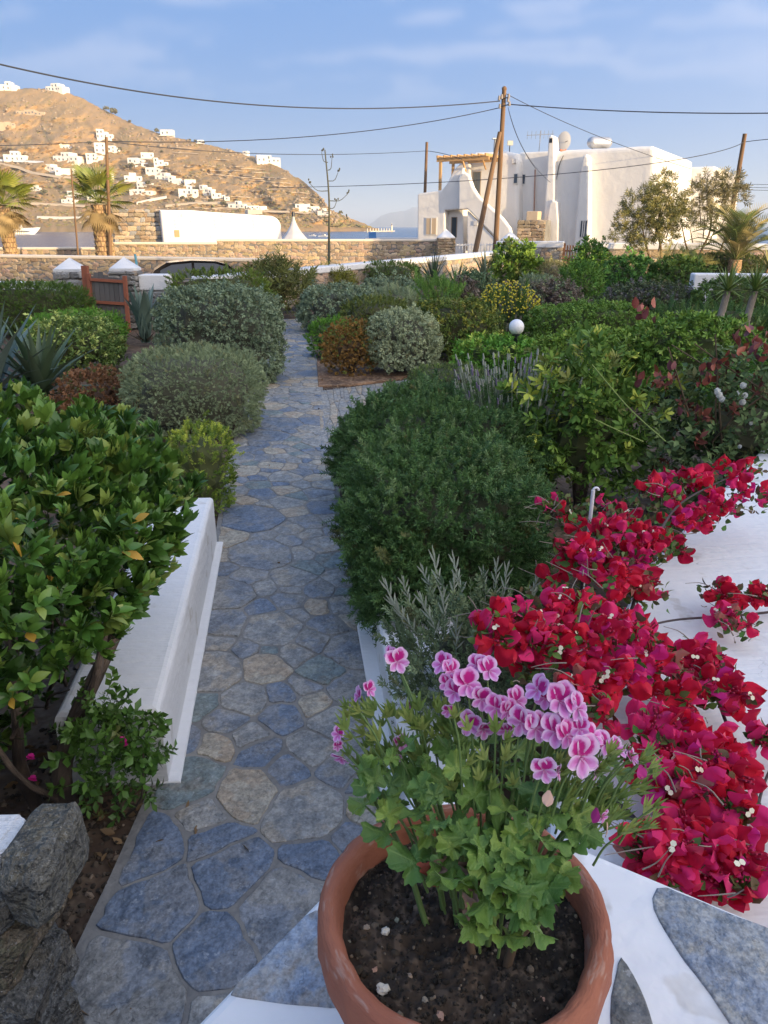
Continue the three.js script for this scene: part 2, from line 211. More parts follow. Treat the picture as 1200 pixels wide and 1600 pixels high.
// ---------------------------------------------------------------- houses on the far hillside
reseed(33);
const H_WALL = std({ color: lin(0.66, 0.63, 0.58) }), H_WIN = std({ color: lin(0.06, 0.08, 0.11), roughness: 0.3 }), H_STONE = std({ color: lin(0.40, 0.31, 0.21) });
function hillHouse(px0, py0, px1, py1, style, label) {
  const cx = (px0 + px1) / 2, at = hillP(cx, Math.max(py1 - 0.5, skyAt(cx) + 0.3)), s = PX(-at.z, py1), w = (px1 - px0) * s * 0.92, h = (py1 - py0) * s * 0.84, d = Math.max(5, w * 0.55);
  const g = thing('hillside_house', label, 'house', at, 'white houses on the far hillside', rr(-0.35, 0.3));
  const vol = []; const n = style === 'long' ? 2 : style === 'tall' ? 1 : style === 'low' ? 1 : 3;
  if (n === 1) vol.push([-w / 2, w / 2, h, 0]);
  else if (n === 2) vol.push([-w / 2, w * 0.12, h, 0], [w * 0.12 + 0.02, w / 2, h * 0.72, -0.4]);
  else { const a = rr(0.28, 0.42), b = rr(0.62, 0.74); const hs = style === 'steps' ? [1, 0.74, 0.5] : style === 'mid' ? [0.66, 1, 0.6] : [0.8, 1, 0.62]; vol.push([-w / 2, w * (a - 0.5) - 0.02, h * hs[0], 0.3], [w * (a - 0.5), w * (b - 0.5), h * hs[1], 0], [w * (b - 0.5) + 0.02, w / 2, h * hs[2], 0.5]); }
  vol.forEach(([x0, x1, hh, zf]) => {
    const ww = x1 - x0, wl = part('wall', box(ww, hh + 5, d, (x0 + x1) / 2, (hh - 5) / 2, -d / 2 + zf, Math.min(0.25, ww * 0.1)), style === 'stone' ? H_STONE : H_WALL, g);
    const k = Math.max(1, Math.round(ww / 4)); for (let i = 0; i < k; i++) { if (rnd() < 0.2) continue; const wx = x0 + ww * (i + 0.5) / k, two = hh > 6 && rnd() < 0.7; for (const yy of two ? [hh * 0.28, hh * 0.72] : [hh * rr(0.42, 0.55)]) part('window', box(rr(1.0, 1.5), Math.min(hh * 0.34, rr(1.4, 2.2)), 0.14, wx + rr(-0.3, 0.3), yy, zf + 0.03), H_WIN, g); }
  });
  if (style === 'low') part('terrace_slab', box(w * 1.15, 0.5, 3, 0, -0.2, 1.6), H_WALL, g);
}
[[-3, 127, 27, 142, 'mid', 'white villa on the ridge at the far end of the skyline, highest of all'],
 [68, 130, 102, 143, 'mid', 'white villa alone on the hilltop where the ridge begins to fall'],
 [250, 201, 272, 211, 'low', 'white house low on the falling ridge, above the long bare slope'],
 [308, 214, 318, 220, 'low', 'tiny white house on the ridge between two bare stretches'],
 [378, 226, 387, 232, 'tall', 'tiny white chapel far down the ridge line'],
 [400, 242, 440, 256, 'long', 'long white villa on the lower ridge near the headland'],
 [24, 171, 72, 181, 'stone', 'row of roofless stone ruins high on the hill below the ridge'],
 [-2, 190, 24, 197, 'stone', 'low stone ruin lower on the hill than the roofless row'],
 [6, 235, 44, 253, 'mid', 'wide white house of three blocks, on its own beside the hill road'],
 [88, 222, 119, 236, 'steps', 'stepped white house uppermost of the pair behind the thin wooden pole'],
 [80, 237, 126, 254, 'mid', 'broad white house of several blocks just below the stepped house'],
 [134, 239, 161, 252, 'long', 'white house with a long lower wing beside the tall wooden pole'],
 [148, 222, 166, 240, 'tall', 'tall narrow white house directly beside the top of the palm pole'],
 [168, 227, 188, 240, 'long', 'small white house just past the tall narrow one'],
 [151, 201, 178, 218, 'steps', 'terraced white house highest of the village, stepping down the slope'],
 [60, 256, 90, 268, 'mid', 'white house with rounded block at the bend of the hill road'],
 [86, 263, 136, 273, 'long', 'very long low white house beneath the bend of the hill road'],
 [147, 268, 160, 282, 'tall', 'narrow white house half hidden behind the palm crown'],
 [161, 269, 177, 281, 'tall', 'square white house rising just above the palm crown'],
 [47, 288, 63, 300, 'mid', 'small white house above the bay with a pergola beside it'],
 [104, 298, 126, 307, 'low', 'low white house behind the thin pole above the beach'],
 [95, 308, 120, 318, 'mid', 'white house nearest the beach behind the thin pole'],
 [136, 299, 156, 316, 'tall', 'bright white house wall seen through the hanging palm leaves'],
 [220, 238, 241, 248, 'low', 'uppermost white house of the terraced row down the slope'],
 [240, 246, 264, 260, 'steps', 'second white house of the terraced row, stepping down'],
 [198, 246, 226, 257, 'long', 'white house at the upper inner edge of the terraced row'],
 [211, 254, 240, 267, 'mid', 'white three-block house in the middle of the upper terraced row'],
 [226, 261, 266, 273, 'long', 'wide white house in the thick of the terraced row'],
 [240, 269, 271, 282, 'mid', 'white house below the widest one of the terraced row'],
 [262, 275, 289, 288, 'steps', 'white house near the lower end of the terraced row'],
 [288, 280, 307, 291, 'low', 'last white house at the foot of the terraced row'],
 [194, 269, 223, 284, 'mid', 'white house with dark ground floor openings beside the terraced row'],
 [211, 284, 241, 293, 'long', 'low white house under the one with dark openings'],
 [200, 295, 239, 305, 'long', 'long white house beside the road above the stone barn'],
 [278, 289, 311, 305, 'mid', 'large white house above the orchard with dark windows'],
 [310, 288, 334, 303, 'steps', 'white house joined to the large one above the orchard'],
 [330, 298, 353, 311, 'steps', 'white house stepping down past the orchard'],
 [350, 307, 359, 314, 'tall', 'smallest white house at the end of the orchard row'],
 [355, 313, 384, 327, 'mid', 'white house just above the long white garden building'],
 [384, 321, 406, 328, 'low', 'low white house half sunk behind the long white building'],
 [460, 318, 501, 332, 'long', 'white house with flat roof on the headland field'],
 [495, 325, 516, 337, 'mid', 'white house at the tip of the headland above the boats'],
 [400, 322, 418, 328, 'low', 'low white wall-like house at the near edge of the headland field'],
].forEach((a) => hillHouse(...a));
// dark trees on the ridge and between the houses
{
  const twig = new THREE.IcosahedronGeometry(1, 1), M_T = std({ color: lin(1, 1, 1) });
  [[166, 173, 9, 'round dark tree on the ridge beside a white wall'], [178, 178, 12, 'broad dark tree largest on the falling ridge'], [203, 192, 5, 'small dark bush on the ridge past the broad tree'], [245, 208, 8, 'bush beside the white house on the falling ridge'], [297, 213, 4, 'lone round tree standing against the sky on the ridge'], [305, 219, 5, 'low bush beside the tiny ridge house'], [318, 222, 5, 'second bush beside the tiny ridge house'], [532, 323, 7, 'dark tree on the headland below the agave stalk branches'], [350, 322, 9, 'orchard tree beside the stepping white house'], [330, 318, 9, 'orchard tree in the middle of the row'], [300, 316, 9, 'orchard tree below the large white house'], [285, 313, 8, 'orchard tree nearest the road'], [178, 300, 14, 'grey green tree beside the palm crown'], [205, 262, 9, 'tree between two houses of the terraced row'], [232, 290, 9, 'tree among the lower houses beside the row'], [70, 306, 11, 'tree on the slope over the beach'], [95, 296, 8, 'tree between the lower houses over the beach'], [20, 300, 12, 'tree above the beach behind the outer palm'], [140, 226, 7, 'tree beside the tall narrow house'], [188, 236, 7, 'tree beside the small house high in the village'], [253, 239, 5, 'shrub at the top of the terraced row']]
    .forEach(([px, py, w, label]) => {
      const at = hillP(px, Math.max(py, skyAt(px) + 0.2)), s = PX(-at.z, py), r = w * s / 2, g = thing('hillside_tree', label, 'tree', at, 'trees on the far hillside');
      part('trunk', bar(V(0, -1, 0), V(0, r * 0.9, 0), 0.25, 0.15), M.wood, g);
      const ms = [], cs = []; for (let i = 0; i < 40; i++) { const d = V(rr(-1, 1), rr(-0.5, 1), rr(-1, 1)).normalize().multiplyScalar(r * Math.cbrt(rnd())); d.y = d.y * 0.75 + r * 0.85; const z = r * rr(0.14, 0.34); ms.push(new THREE.Matrix4().compose(d, qq.setFromAxisAngle(V(1, 1, 0).normalize(), rr(0, 6)), V(z, z * 0.8, z))); const c = rr(0.05, 0.11); cs.push(lin(c * 1.1, c, c * 0.4)); }
      many('crown', twig, M_T, ms, cs, g);
    });
}
// roads and terrace walls low on the hill
function band(name, pts, wpx, mat, label) { const l = pts.map(([x, y]) => hillP(x, y).add(V(0, 0.35, 2))); const pos = [], idx = []; l.forEach((p, i) => { const h = wpx * PX(-p.z, 340); pos.push(p.x, p.y + h / 2, p.z, p.x, p.y - h / 2 - 0.6, p.z + 1.5); pos.push(p.x, p.y + h / 2, p.z - 6); if (i) { const a = (i - 1) * 3, b = i * 3; idx.push(a, a + 1, b + 1, a, b + 1, b, a + 2, a, b, a + 2, b, b + 2); } }); return solo(name, mesh3(pos, idx), mat, label, name === 'hill_road' ? null : 'wall'); }
const sandy = std({ color: lin(0.46, 0.36, 0.24) }), pale = std({ color: lin(0.62, 0.55, 0.45) });
band('terrace_wall', [[-40, 250], [10, 251], [70, 254]], 2.2, H_WALL, 'long pale wall along the upper hill road under the wide house');
band('terrace_wall', [[50, 318], [90, 320], [135, 322]], 2.4, sandy, 'sandy terrace wall above the beach behind the thin pole');
band('terrace_wall', [[60, 340], [100, 341], [150, 340]], 3.2, pale, 'pale sea wall along the beach across the bay');
band('terrace_wall', [[260, 322], [300, 318], [350, 317], [400, 319]], 2.6, sandy, 'sandy terrace wall edging the orchard field');
band('terrace_wall', [[410, 330], [450, 331], [500, 334]], 1.6, sandy, 'low wall edging the headland field under the flat-roofed house');
{ const r1 = band('hill_road', [[0, 256], [30, 262], [50, 270], [90, 276], [140, 280]], 2.4, sandy); r1.userData.kind = 'structure'; const r2 = band('hill_road', [[215, 318], [240, 312], [262, 308]], 3, pale); r2.userData.kind = 'structure'; }

{ // dry stone terrace walls across the bare slope
  const l = []; for (let i = 0; i < 46; i++) { const px = rr(230, 520), s = skyAt(px), py = lerp(SHORE - 28, s + 10, rnd()), w = rr(10, 40), pts = []; for (let k = 0; k <= 5; k++) { const x = px + w * (k / 5 - 0.5); if (x > 545) break; pts.push(hillP(x, Math.max(py + (k / 5 - 0.5) * w * 0.06, skyAt(x) + 3)).add(V(0, 0.3, 1.2))); } if (pts.length > 3) l.push(new THREE.TubeGeometry(new THREE.CatmullRomCurve3(pts), 10, 0.42, 4)); }
  const m = solo('field_walls', merge(l), sandy, 'thin dry stone walls terracing the bare slope of the hill', null); m.userData.kind = 'stuff'; }

// ---------------------------------------------------------------- boats and the jetty
function boat(px, py, wpx, label, big) {
  const at = G(px, py, -1.2), s = PX(-at.z, py), L = wpx * s, g = thing('motor_boat', label, 'boat', at, null, big ? 0.25 : -0.5);
  const hull = new THREE.Shape(); hull.moveTo(-L / 2, 0); hull.lineTo(-L / 2, 0.09 * L); hull.lineTo(L * 0.5, 0.13 * L); hull.quadraticCurveTo(L * 0.42, 0.03 * L, L * 0.34, -0.02 * L); hull.lineTo(-L / 2, -0.02 * L);
  const B = L * 0.26, hg = new THREE.ExtrudeGeometry(hull, { depth: B, bevelEnabled: false, steps: 6 }); const p = hg.attributes.position; for (let i = 0; i < p.count; i++) { const k = 1 - 0.85 * smooth(p.getX(i), L * 0.12, L * 0.52); p.setZ(i, (p.getZ(i) - B / 2) * k); } hg.computeVertexNormals();
  part('hull', hg, std({ color: lin(0.75, 0.76, 0.78), roughness: 0.35 }), g);
  part('stripe', box(L * 0.8, 0.012 * L, B * 1.01, -L * 0.1, 0.06 * L, 0), std({ color: lin(0.03, 0.07, 0.16) }), g);
  part('cabin', box(L * 0.34, 0.11 * L, B * 0.7, -L * 0.02, 0.15 * L, 0, 0.02 * L), H_WALL, g);
  part('window', box(L * 0.30, 0.04 * L, B * 0.72, -L * 0.02, 0.165 * L, 0), H_WIN, g);
  if (big) { part('flybridge', box(L * 0.2, 0.05 * L, B * 0.6, -L * 0.06, 0.235 * L, 0, 0.015 * L), H_WALL, g); part('mast', bar(V(-L * 0.1, 0.22 * L, 0), V(-L * 0.12, 0.36 * L, 0), 0.008 * L), H_WALL, g); }
}
boat(24, 366, 76, 'white motor yacht with dark stripe moored in the bay, largest of the boats', true);
boat(92, 360, 15, 'small white motor boat out in the bay past the yacht');
boat(489, 369, 13, 'smaller white boat moored beside the grey tent');
boat(506, 370, 18, 'white cabin boat moored between the tent and the agave stalk');
{ const a = G(574, 363, -1.2), b = G(612, 362.4, -1.2), g = thing('jetty', 'concrete jetty with a row of posts reaching into the sea', 'jetty', V(0, 0, 0)); const d = b.clone().sub(a), L = d.length();
  const dk = box(L, 0.5, 5, 0, 0.6, 0); dk.rotateY(Math.atan2(-d.z, d.x)); dk.translate((a.x + b.x) / 2, a.y, (a.z + b.z) / 2); part('deck', dk, pale, g);
  for (let i = 0; i <= 9; i++) { const p = a.clone().lerp(b, i / 9); part('post', bar(p.clone().add(V(0, -1, 0)), p.clone().add(V(0, 2.4, 0)), 0.35), pale, g); }
  const lt = thing('harbour_beacon', 'small pale beacon tower at the end of the jetty', 'beacon', b.clone()); part('tower', bar(V(0, 0, 0), V(0, 4.4, 0), 0.8, 0.5, 10), pale, lt); part('lantern', bar(V(0, 4.4, 0), V(0, 5.2, 0), 0.35, 0.3, 8), M.dark, lt); part('roof', bar(V(0, 5.2, 0), V(0, 5.8, 0), 0.5, 0.05, 8), H_WALL, lt); }

// ---------------------------------------------------------------- stone walls
const stoneMat = std({ color: lin(1, 1, 1), bumpMap: T.roughBump, bumpScale: 0.02 });
const lumps = [1, 2, 3, 4].map((k) => { const g = new RoundedBoxGeometry(1, 1, 1, 2, 0.3), p = g.attributes.position; for (let i = 0; i < p.count; i++) { const x = p.getX(i), y = p.getY(i), z = p.getZ(i); p.setXYZ(i, x + 0.2 * n3(x * 1.6 + k * 9, y * 1.6, z * 2), y + 0.2 * n3(x * 1.6, y * 1.6 + k * 7, z * 2), z + 0.1 * n3(x * 2, y * 2, z * 2 + k * 5)); } g.computeVertexNormals(); return g; });
function courses(L, h, sw, sh) { const out = []; let y = 0; while (y < h - 0.02) { let ch = Math.min(rr(0.75, 1.35) * sh, h - y); if (h - y - ch < 0.35 * sh) ch = h - y; let x = 0; while (x < L - 0.01) { let w = Math.min(rr(0.6, 1.6) * sw, L - x); if (L - x - w < 0.3 * sw) w = L - x; out.push([x + w / 2, y + ch / 2, w, ch]); x += w; } y += ch; } return out; }
const warmStone = () => { const k = rr(0.34, 0.62); return rnd() < 0.25 ? lin(k * 0.85, k * 0.68, k * 0.48) : lin(k, k * rr(0.70, 0.80), k * rr(0.44, 0.58)); };
const greyStone = () => { const k = rr(0.20, 0.42); return rnd() < 0.3 ? lin(k * 1.15, k * 0.92, k * 0.7) : lin(k, k * 0.97, k * 0.92); };
// a wall from a to b (points at its foot, its visible face towards the eye)
function stoneWall(name, label, a, b, h, { thick = 0.45, sw = 0.27, sh = 0.20, color = warmStone, cap = 0.14, capMat = M.plaster, singly = false, over = 0.05, proud = 0.03 } = {}) {
  const d = b.clone().sub(a); d.y = 0; const L = d.length(), g = thing(name, label, 'wall', a.clone(), null, Math.atan2(-d.z, d.x));
  part('core', box(L, h, thick - 2 * proud, L / 2, h / 2, -thick / 2), M.mortar, g);
  const ms = [], cs = [];
  courses(L, h, sw, sh).forEach(([x, y, w, c]) => { const col = color(), m = new THREE.Matrix4().compose(V(x, y + rr(-0.2, 0.2) * c, -proud - 0.05 + rr(-0.015, 0.02)), new THREE.Quaternion().setFromEuler(new THREE.Euler(rr(-0.06, 0.06), rr(-0.08, 0.08), rr(-0.35, 0.35))), V(w * rr(0.85, 1.12), c * rr(0.85, 1.2), 0.16)); ms.push(m); cs.push(col); });
  for (let k = 0; k < 4; k++) many('stones', lumps[k], stoneMat, ms.filter((_, i) => i % 4 === k), cs.filter((_, i) => i % 4 === k), g);
  if (cap) part('coping', keepNormals(box(L + 0.06, cap, thick + 2 * over, L / 2, h + cap / 2 - 0.01, -thick / 2, Math.min(cap / 2.2, 0.05))), capMat, g);
  return g;
}
const creamCap = std({ map: T.plaster, color: lin(0.92, 0.82, 0.68) });
reseed(44);
stoneWall('roadside_wall', 'low sunlit stone wall with pale coping along the far side of the road', V(-34, -0.25, -42), V(-4.6, -0.25, -31.2), 1.13, { capMat: creamCap, sw: 0.34, sh: 0.2 });
{ const D = 44, P = (px) => { const p = Z(px, 400, D); p.y = -0.25; return p; };
  stoneWall('harbour_wall', 'sunlit stone wall with pale coping in front of the stone barn, behind the palms', P(176), P(340), 1.52, { capMat: creamCap });
  stoneWall('harbour_wall', 'long sunlit stone wall with pale coping below the grey tent and the sea', P(341), P(688), 1.68, { capMat: creamCap });
  stoneWall('harbour_wall', 'low shaded stone wall behind the outer palm by the bay', V(-30, -0.25, -44), P(152), 1.25, { capMat: creamCap }); }
const PW0 = V(-5.02, 0, -17.75), PW1 = V(6.3, 0, -40.5);
stoneWall('garden_wall', 'white capped stone wall running from the wooden gate away along the garden edge', PW0.clone().lerp(PW1, 0.06), PW1, 0.86, { color: () => (rnd() < 0.5 ? warmStone() : greyStone()), cap: 0.2, thick: 0.5, sw: 0.4, sh: 0.2 });
stoneWall('garden_wall', 'white capped low stone wall on the outer side of the wooden gate', V(-16, 0, -18.4), V(-7.36, 0, -17.5), 0.82, { color: greyStone, cap: 0.2, thick: 0.5 });
{ const a = Z(775, 400, 41), b = Z(878, 400, 40), c = Z(928, 400, 39.6), d = Z(1225, 400, 37.5); for (const p of [a, b, c, d]) p.y = 0;
  stoneWall('courtyard_wall', 'white capped stone wall in front of the house beside the picket gate', a, b, 1.2, { cap: 0.32, thick: 0.55, color: () => (rnd() < 0.5 ? warmStone() : greyStone()) });
  stoneWall('courtyard_wall', 'white capped rubble wall behind the lit olive trees', c, d, 1.15, { cap: 0.3, thick: 0.55, sw: 0.5, sh: 0.26 });
  // the slatted wooden gate in that wall
  const g = thing('picket_gate', 'brown wooden picket gate between the courtyard walls below the white house', 'gate', b.clone(), null, Math.atan2(-(c.z - b.z), c.x - b.x)), L = c.clone().sub(b).length(), br = std({ color: lin(0.20, 0.10, 0.06) });
  for (let i = 0; i < 11; i++) part('slat', box(0.085, 1.2, 0.03, 0.1 + (L - 0.2) * i / 10, 0.72, -0.2), br, g);
  for (const y of [0.35, 1.05]) part('rail', box(L - 0.06, 0.09, 0.04, L / 2, y, -0.24), br, g);
  for (const x of [0.0, L]) part('post', box(0.14, 1.42, 0.14, x + (x ? -0.07 : 0.07), 0.71, -0.25), br, g);
  part('sign', box(0.5, 0.18, 0.02, L * 0.48, 1.08, -0.17), std({ color: lin(0.6, 0.6, 0.62) }), g);
}
// gate pillars, every stone a piece of its own
function pillar(cx, z, w, h, label, color, n, capH) {
  const g = thing('gate_pillar', label, 'pillar', V(cx, 0, z)); part('core', box(w - 0.08, h, w - 0.08, 0, h / 2, 0), M.mortar, g);
  for (const [turn, face] of [[0, 1], [Math.PI / 2, 1], [-Math.PI / 2, 1]]) courses(w, h, 0.26, 0.13).forEach(([x, y, sw, c], i) => { const s = part('stone', lumps[i % 4], pick(color), g); const q = new THREE.Quaternion().setFromAxisAngle(YUP, turn), p = V(x - w / 2, y, w / 2 - 0.05 + rr(-0.01, 0.012)).applyQuaternion(q); s.position.copy(p); s.quaternion.copy(q); s.scale.set(sw * 0.97, c * 0.94, 0.14); });
  const c = new THREE.ConeGeometry((w - 0.04) * 0.7071, capH * 1.2, 4, 1); c.rotateY(Math.PI / 4); c.translate(0, h + 0.05 + capH * 0.6, 0); part('cap', merge([c, box(w - 0.03, 0.06, w - 0.03, 0, h + 0.022, 0)]), M.plaster, g);
  return g;
}
const greyStones = [0, 1, 2, 3, 4, 5].map(() => std({ color: greyStone(), bumpMap: T.roughBump, bumpScale: 0.02 })), warmStones = [0, 1, 2, 3, 4].map(() => std({ color: warmStone(), bumpMap: T.roughBump, bumpScale: 0.02 }));
pillar(-7.05, -17.5, 0.6, 1.27, 'stone gate pillar with white pyramid cap on the hinge side of the wooden gate', greyStones, 6, 0.2);
pillar(-5.86, -17.6, 0.58, 1.28, 'stone gate pillar with white pyramid cap beside the blue agave', greyStones, 6, 0.2);
pillar(Z(697, 380, 43.5).x, -43.6, 0.95, 1.62, 'sunlit stone pillar with white pyramid cap at the end of the long harbour wall', warmStones, 5, 0.35);
pillar(Z(797, 380, 44).x, -44, 0.95, 1.5, 'stone pillar with white pyramid cap behind the courtyard wall by the utility pole', warmStones, 5, 0.35);
{ const g = thing('white_block', 'white plastered block on the stone wall right beside the gate pillar', 'wall', V(-5.24, 0, -17.7)); part('block', keepNormals(box(0.66, 0.34, 0.5, 0.02, 1.02, 0, 0.03)), M.plaster, g); part('core', box(0.62, 0.85, 0.38, 0.02, 0.425, 0), M.mortar, g); courses(0.62, 0.84, 0.28, 0.14).forEach(([x, y, w, c], i) => { const s = part('stone', lumps[i % 4], pick(greyStones), g); s.position.set(x - 0.29, y, 0.2); s.scale.set(w * 0.97, c * 0.94, 0.14); }); }
{ // the leaning wooden gate
  const g = thing('wooden_gate', 'weathered grey plank gate in a reddish frame, standing ajar between the pillars', 'gate', V(-6.52, 0.0, -16.95)); const L = 0.84, red = std({ color: lin(0.30, 0.10, 0.055), bumpMap: T.fineBump, bumpScale: 0.003 }), H = 1.18;
  for (let i = 0; i < 7; i++) { const k = rr(0.10, 0.18), top = 1.2 + (i < 5 ? 0.1 * Math.sin(i * 0.9) : -0.02) + rr(-0.02, 0.03); part('plank', box(0.104, top - 0.1, 0.022, 0.06 + i * 0.112, 0.06 + top / 2, 0), std({ color: lin(k, k * 0.95, k * 0.92), bumpMap: T.fineBump, bumpScale: 0.004 }), g); }
  for (const y of [0.12, 0.66, 1.13]) part('rail', box(L - 0.06, 0.06, 0.05, L / 2, y, 0.04), red, g);
  for (const x of [0.02, L]) part('stile', box(0.075, H + 0.1, 0.07, x, H / 2 + 0.02, 0.03), red, g);
  part('latch_post', box(0.13, 1.42, 0.1, -0.1, 0.69, -0.06), red, g);
  g.rotation.set(0, -0.12, -0.05);
}

// ---------------------------------------------------------------- the flagstone path
reseed(71);
const slates = [
  slate([0.155, 0.175, 0.205], [0.235, 0.25, 0.275], [0.27, 0.25, 0.21], 300), slate([0.11, 0.145, 0.205], [0.17, 0.205, 0.265], [0.21, 0.21, 0.21], 340),
  slate([0.31, 0.28, 0.225], [0.41, 0.37, 0.295], [0.34, 0.26, 0.18], 380), slate([0.22, 0.225, 0.225], [0.32, 0.31, 0.285], [0.33, 0.28, 0.21], 420), slate([0.14, 0.18, 0.19], [0.20, 0.235, 0.225], [0.19, 0.17, 0.14], 460),
].map((t) => std({ map: t, bumpMap: T.roughBump, bumpScale: 0.012, roughness: 0.58 }));
function clipHalf(P, nx, ny, c) { const o = []; for (let i = 0; i < P.length; i++) { const a = P[i], b = P[(i + 1) % P.length], da = a[0] * nx + a[1] * ny - c, db = b[0] * nx + b[1] * ny - c; if (da <= 0) o.push(a); if (da < 0 !== db < 0 && da !== db) { const t = da / (da - db); o.push([lerp(a[0], b[0], t), lerp(a[1], b[1], t)]); } } return o; }
function cells(seeds, W, H) { return seeds.map((s, i) => { let P = [[0, 0], [W, 0], [W, H], [0, H]]; seeds.forEach((q, j) => { if (j === i || Math.hypot(q[0] - s[0], q[1] - s[1]) > 2.2) return; const nx = q[0] - s[0], ny = q[1] - s[1]; P = clipHalf(P, nx, ny, (q[0] ** 2 + q[1] ** 2 - s[0] ** 2 - s[1] ** 2 - (q[2] ** 2 - s[2] ** 2) * 0.28) / 2); }); return P; }); }
function inset(P, d) { let Q = P; for (let i = 0; i < P.length; i++) { const a = P[i], b = P[(i + 1) % P.length], dx = b[0] - a[0], dy = b[1] - a[1], l = Math.hypot(dx, dy); if (l < 1e-6) continue; const nx = dy / l, ny = -dx / l; Q = clipHalf(Q, nx, ny, a[0] * nx + a[1] * ny - d); if (Q.length < 3) return null; } return Q; }
function rough(P, amp, step) { const o = []; const n = P.length; for (let i = 0; i < n; i++) { const a = P[i], b = P[(i + 1) % n], l = Math.hypot(b[0] - a[0], b[1] - a[1]), c0 = Math.min(0.22, 0.012 / Math.max(l, 0.01) + 0.03), k = Math.max(2, Math.ceil(l / step)); for (let j = 0; j <= k; j++) { const t = lerp(c0, 1 - c0, j / k), x = lerp(a[0], b[0], t), y = lerp(a[1], b[1], t); o.push([x + amp * n3(x * 11, y * 11, 1), y + amp * n3(x * 11, y * 11, 9)]); } } return o; }
// a flat stone: outline [[x, z]] in the world, bevelled, its top at y
function flag(P, y, h, bev = 0.0035, us = 2.3) {
  let cx = 0, cz = 0; P.forEach(([x, z]) => { cx += x; cz += z; }); cx /= P.length; cz /= P.length; const n = P.length, pos = [], uv = [], idx = [], tx = rr(-0.008, 0.008), tz = rr(-0.008, 0.008), ou = rr(0, 9), ov = rr(0, 9), ca = Math.cos(ou), sa = Math.sin(ou);
  const put = (x, yy, z) => { pos.push(x - cx, yy + (x - cx) * tx + (z - cz) * tz, z - cz); uv.push(((x - cx) * ca - (z - cz) * sa) * us + ou, ((x - cx) * sa + (z - cz) * ca) * us + ov); };
  P.forEach(([x, z]) => put(x, y - h, z)); P.forEach(([x, z]) => put(x, y - bev, z)); P.forEach(([x, z]) => { const l = Math.hypot(x - cx, z - cz) || 1, k = 1 - bev * 1.3 / l; put(cx + (x - cx) * k, y, cz + (z - cz) * k); });
  P.forEach(([x, z]) => put(lerp(cx, x, 0.5), y + 0.002 * n3(x * 7, z * 7, 2), lerp(cz, z, 0.5))); put(cx, y, cz);
  for (let i = 0; i < n; i++) { const j = (i + 1) % n; for (let r = 0; r < 3; r++) idx.push(r * n + i, (r + 1) * n + i, r * n + j, r * n + j, (r + 1) * n + i, (r + 1) * n + j); idx.push(3 * n + i, 4 * n, 3 * n + j); }
  return [mesh3(pos, idx, uv), cx, cz];
}
const EDGE = [[1640, 60, 690], [1560, 98, 660], [1450, 150, 640], [1330, 205, 620], [1250, 238, 606], [1160, 276, 596], [1080, 296, 586], [1000, 317, 566], [900, 334, 549], [800, 348, 530], [700, 366, 514], [640, 384, 506], [600, 398, 500], [560, 414, 492], [530, 426, 484], [510, 434, 478], [499, 441, 474]].map(([py, a, b]) => [G(a, py), G(b, py)]);
// shift so that the first pair is the near end; arc length along the middle
let arc = [0]; for (let i = 1; i < EDGE.length; i++) { const m0 = EDGE[i - 1][0].clone().add(EDGE[i - 1][1]).multiplyScalar(0.5), m1 = EDGE[i][0].clone().add(EDGE[i][1]).multiplyScalar(0.5); arc.push(arc[i - 1] + m0.distanceTo(m1)); }
const LP = arc[arc.length - 1];
function onPath(t, s) { let i = 1; while (i < arc.length - 1 && s > arc[i]) i++; const k = clamp((s - arc[i - 1]) / (arc[i] - arc[i - 1]), 0, 1); return EDGE[i - 1][0].clone().lerp(EDGE[i][0], k).lerp(EDGE[i - 1][1].clone().lerp(EDGE[i][1], k), t); }
const path = new THREE.Group(); path.name = 'path'; path.userData.kind = 'structure'; scene.add(path);
const stuffGeos = slates.map(() => []);
function seedsFor(W, H, sizeAt) { const S = []; for (let tries = 0, fail = 0; tries < 60000 && fail < 1500; tries++) { const x = rr(0.02, W - 0.02), y = rr(0, H), r = sizeAt(y) * (rnd() < 0.3 ? rr(1.2, 1.9) : rr(0.45, 1.05)); if (S.every((q) => Math.hypot(q[0] - x, (q[1] - y) * 1.15) > Math.min(r, q[2]) * 0.5 + Math.max(r, q[2]) * 0.46)) { S.push([x, y, r]); fail = 0; } else fail++; } return S; }
const W0 = 1.05;
let piecesMade = 0;
function pave(S, W, H, map2, gap, paleOnly) {
  cells(S, W, H).map((P, i) => [P, S[i]]).sort((a, b) => a[1][1] - b[1][1]).forEach(([P, s]) => {
    if (P.length < 3) return; let Q = inset(P, gap * rr(0.5, 1.5)); if (!Q) return; Q = rough(Q, 0.009, 0.07); const R = Q.map(([x, y]) => { const p = map2(x, y); return [p.x, p.z]; });
    const r = rnd(), k = paleOnly ? (r < 0.6 ? 3 : r < 0.8 ? 2 : 0) : r < 0.28 ? 0 : r < 0.46 ? 1 : r < 0.66 ? 2 : r < 0.9 ? 3 : 4, [g, cx, cz] = flag(R, 0.016 + rr(-0.002, 0.003), 0.02);
    if (piecesMade++ < 296) { const m = part('flagstone', g, slates[k], path); m.position.set(cx, 0, cz); } else { g.translate(cx, 0, cz); stuffGeos[k].push(g); }
  });
}
pave(seedsFor(W0, LP, (y) => 0.29 + 0.05 * Math.sin(y * 2)), W0, LP, (x, y) => onPath(x / W0, y), 0.0075);
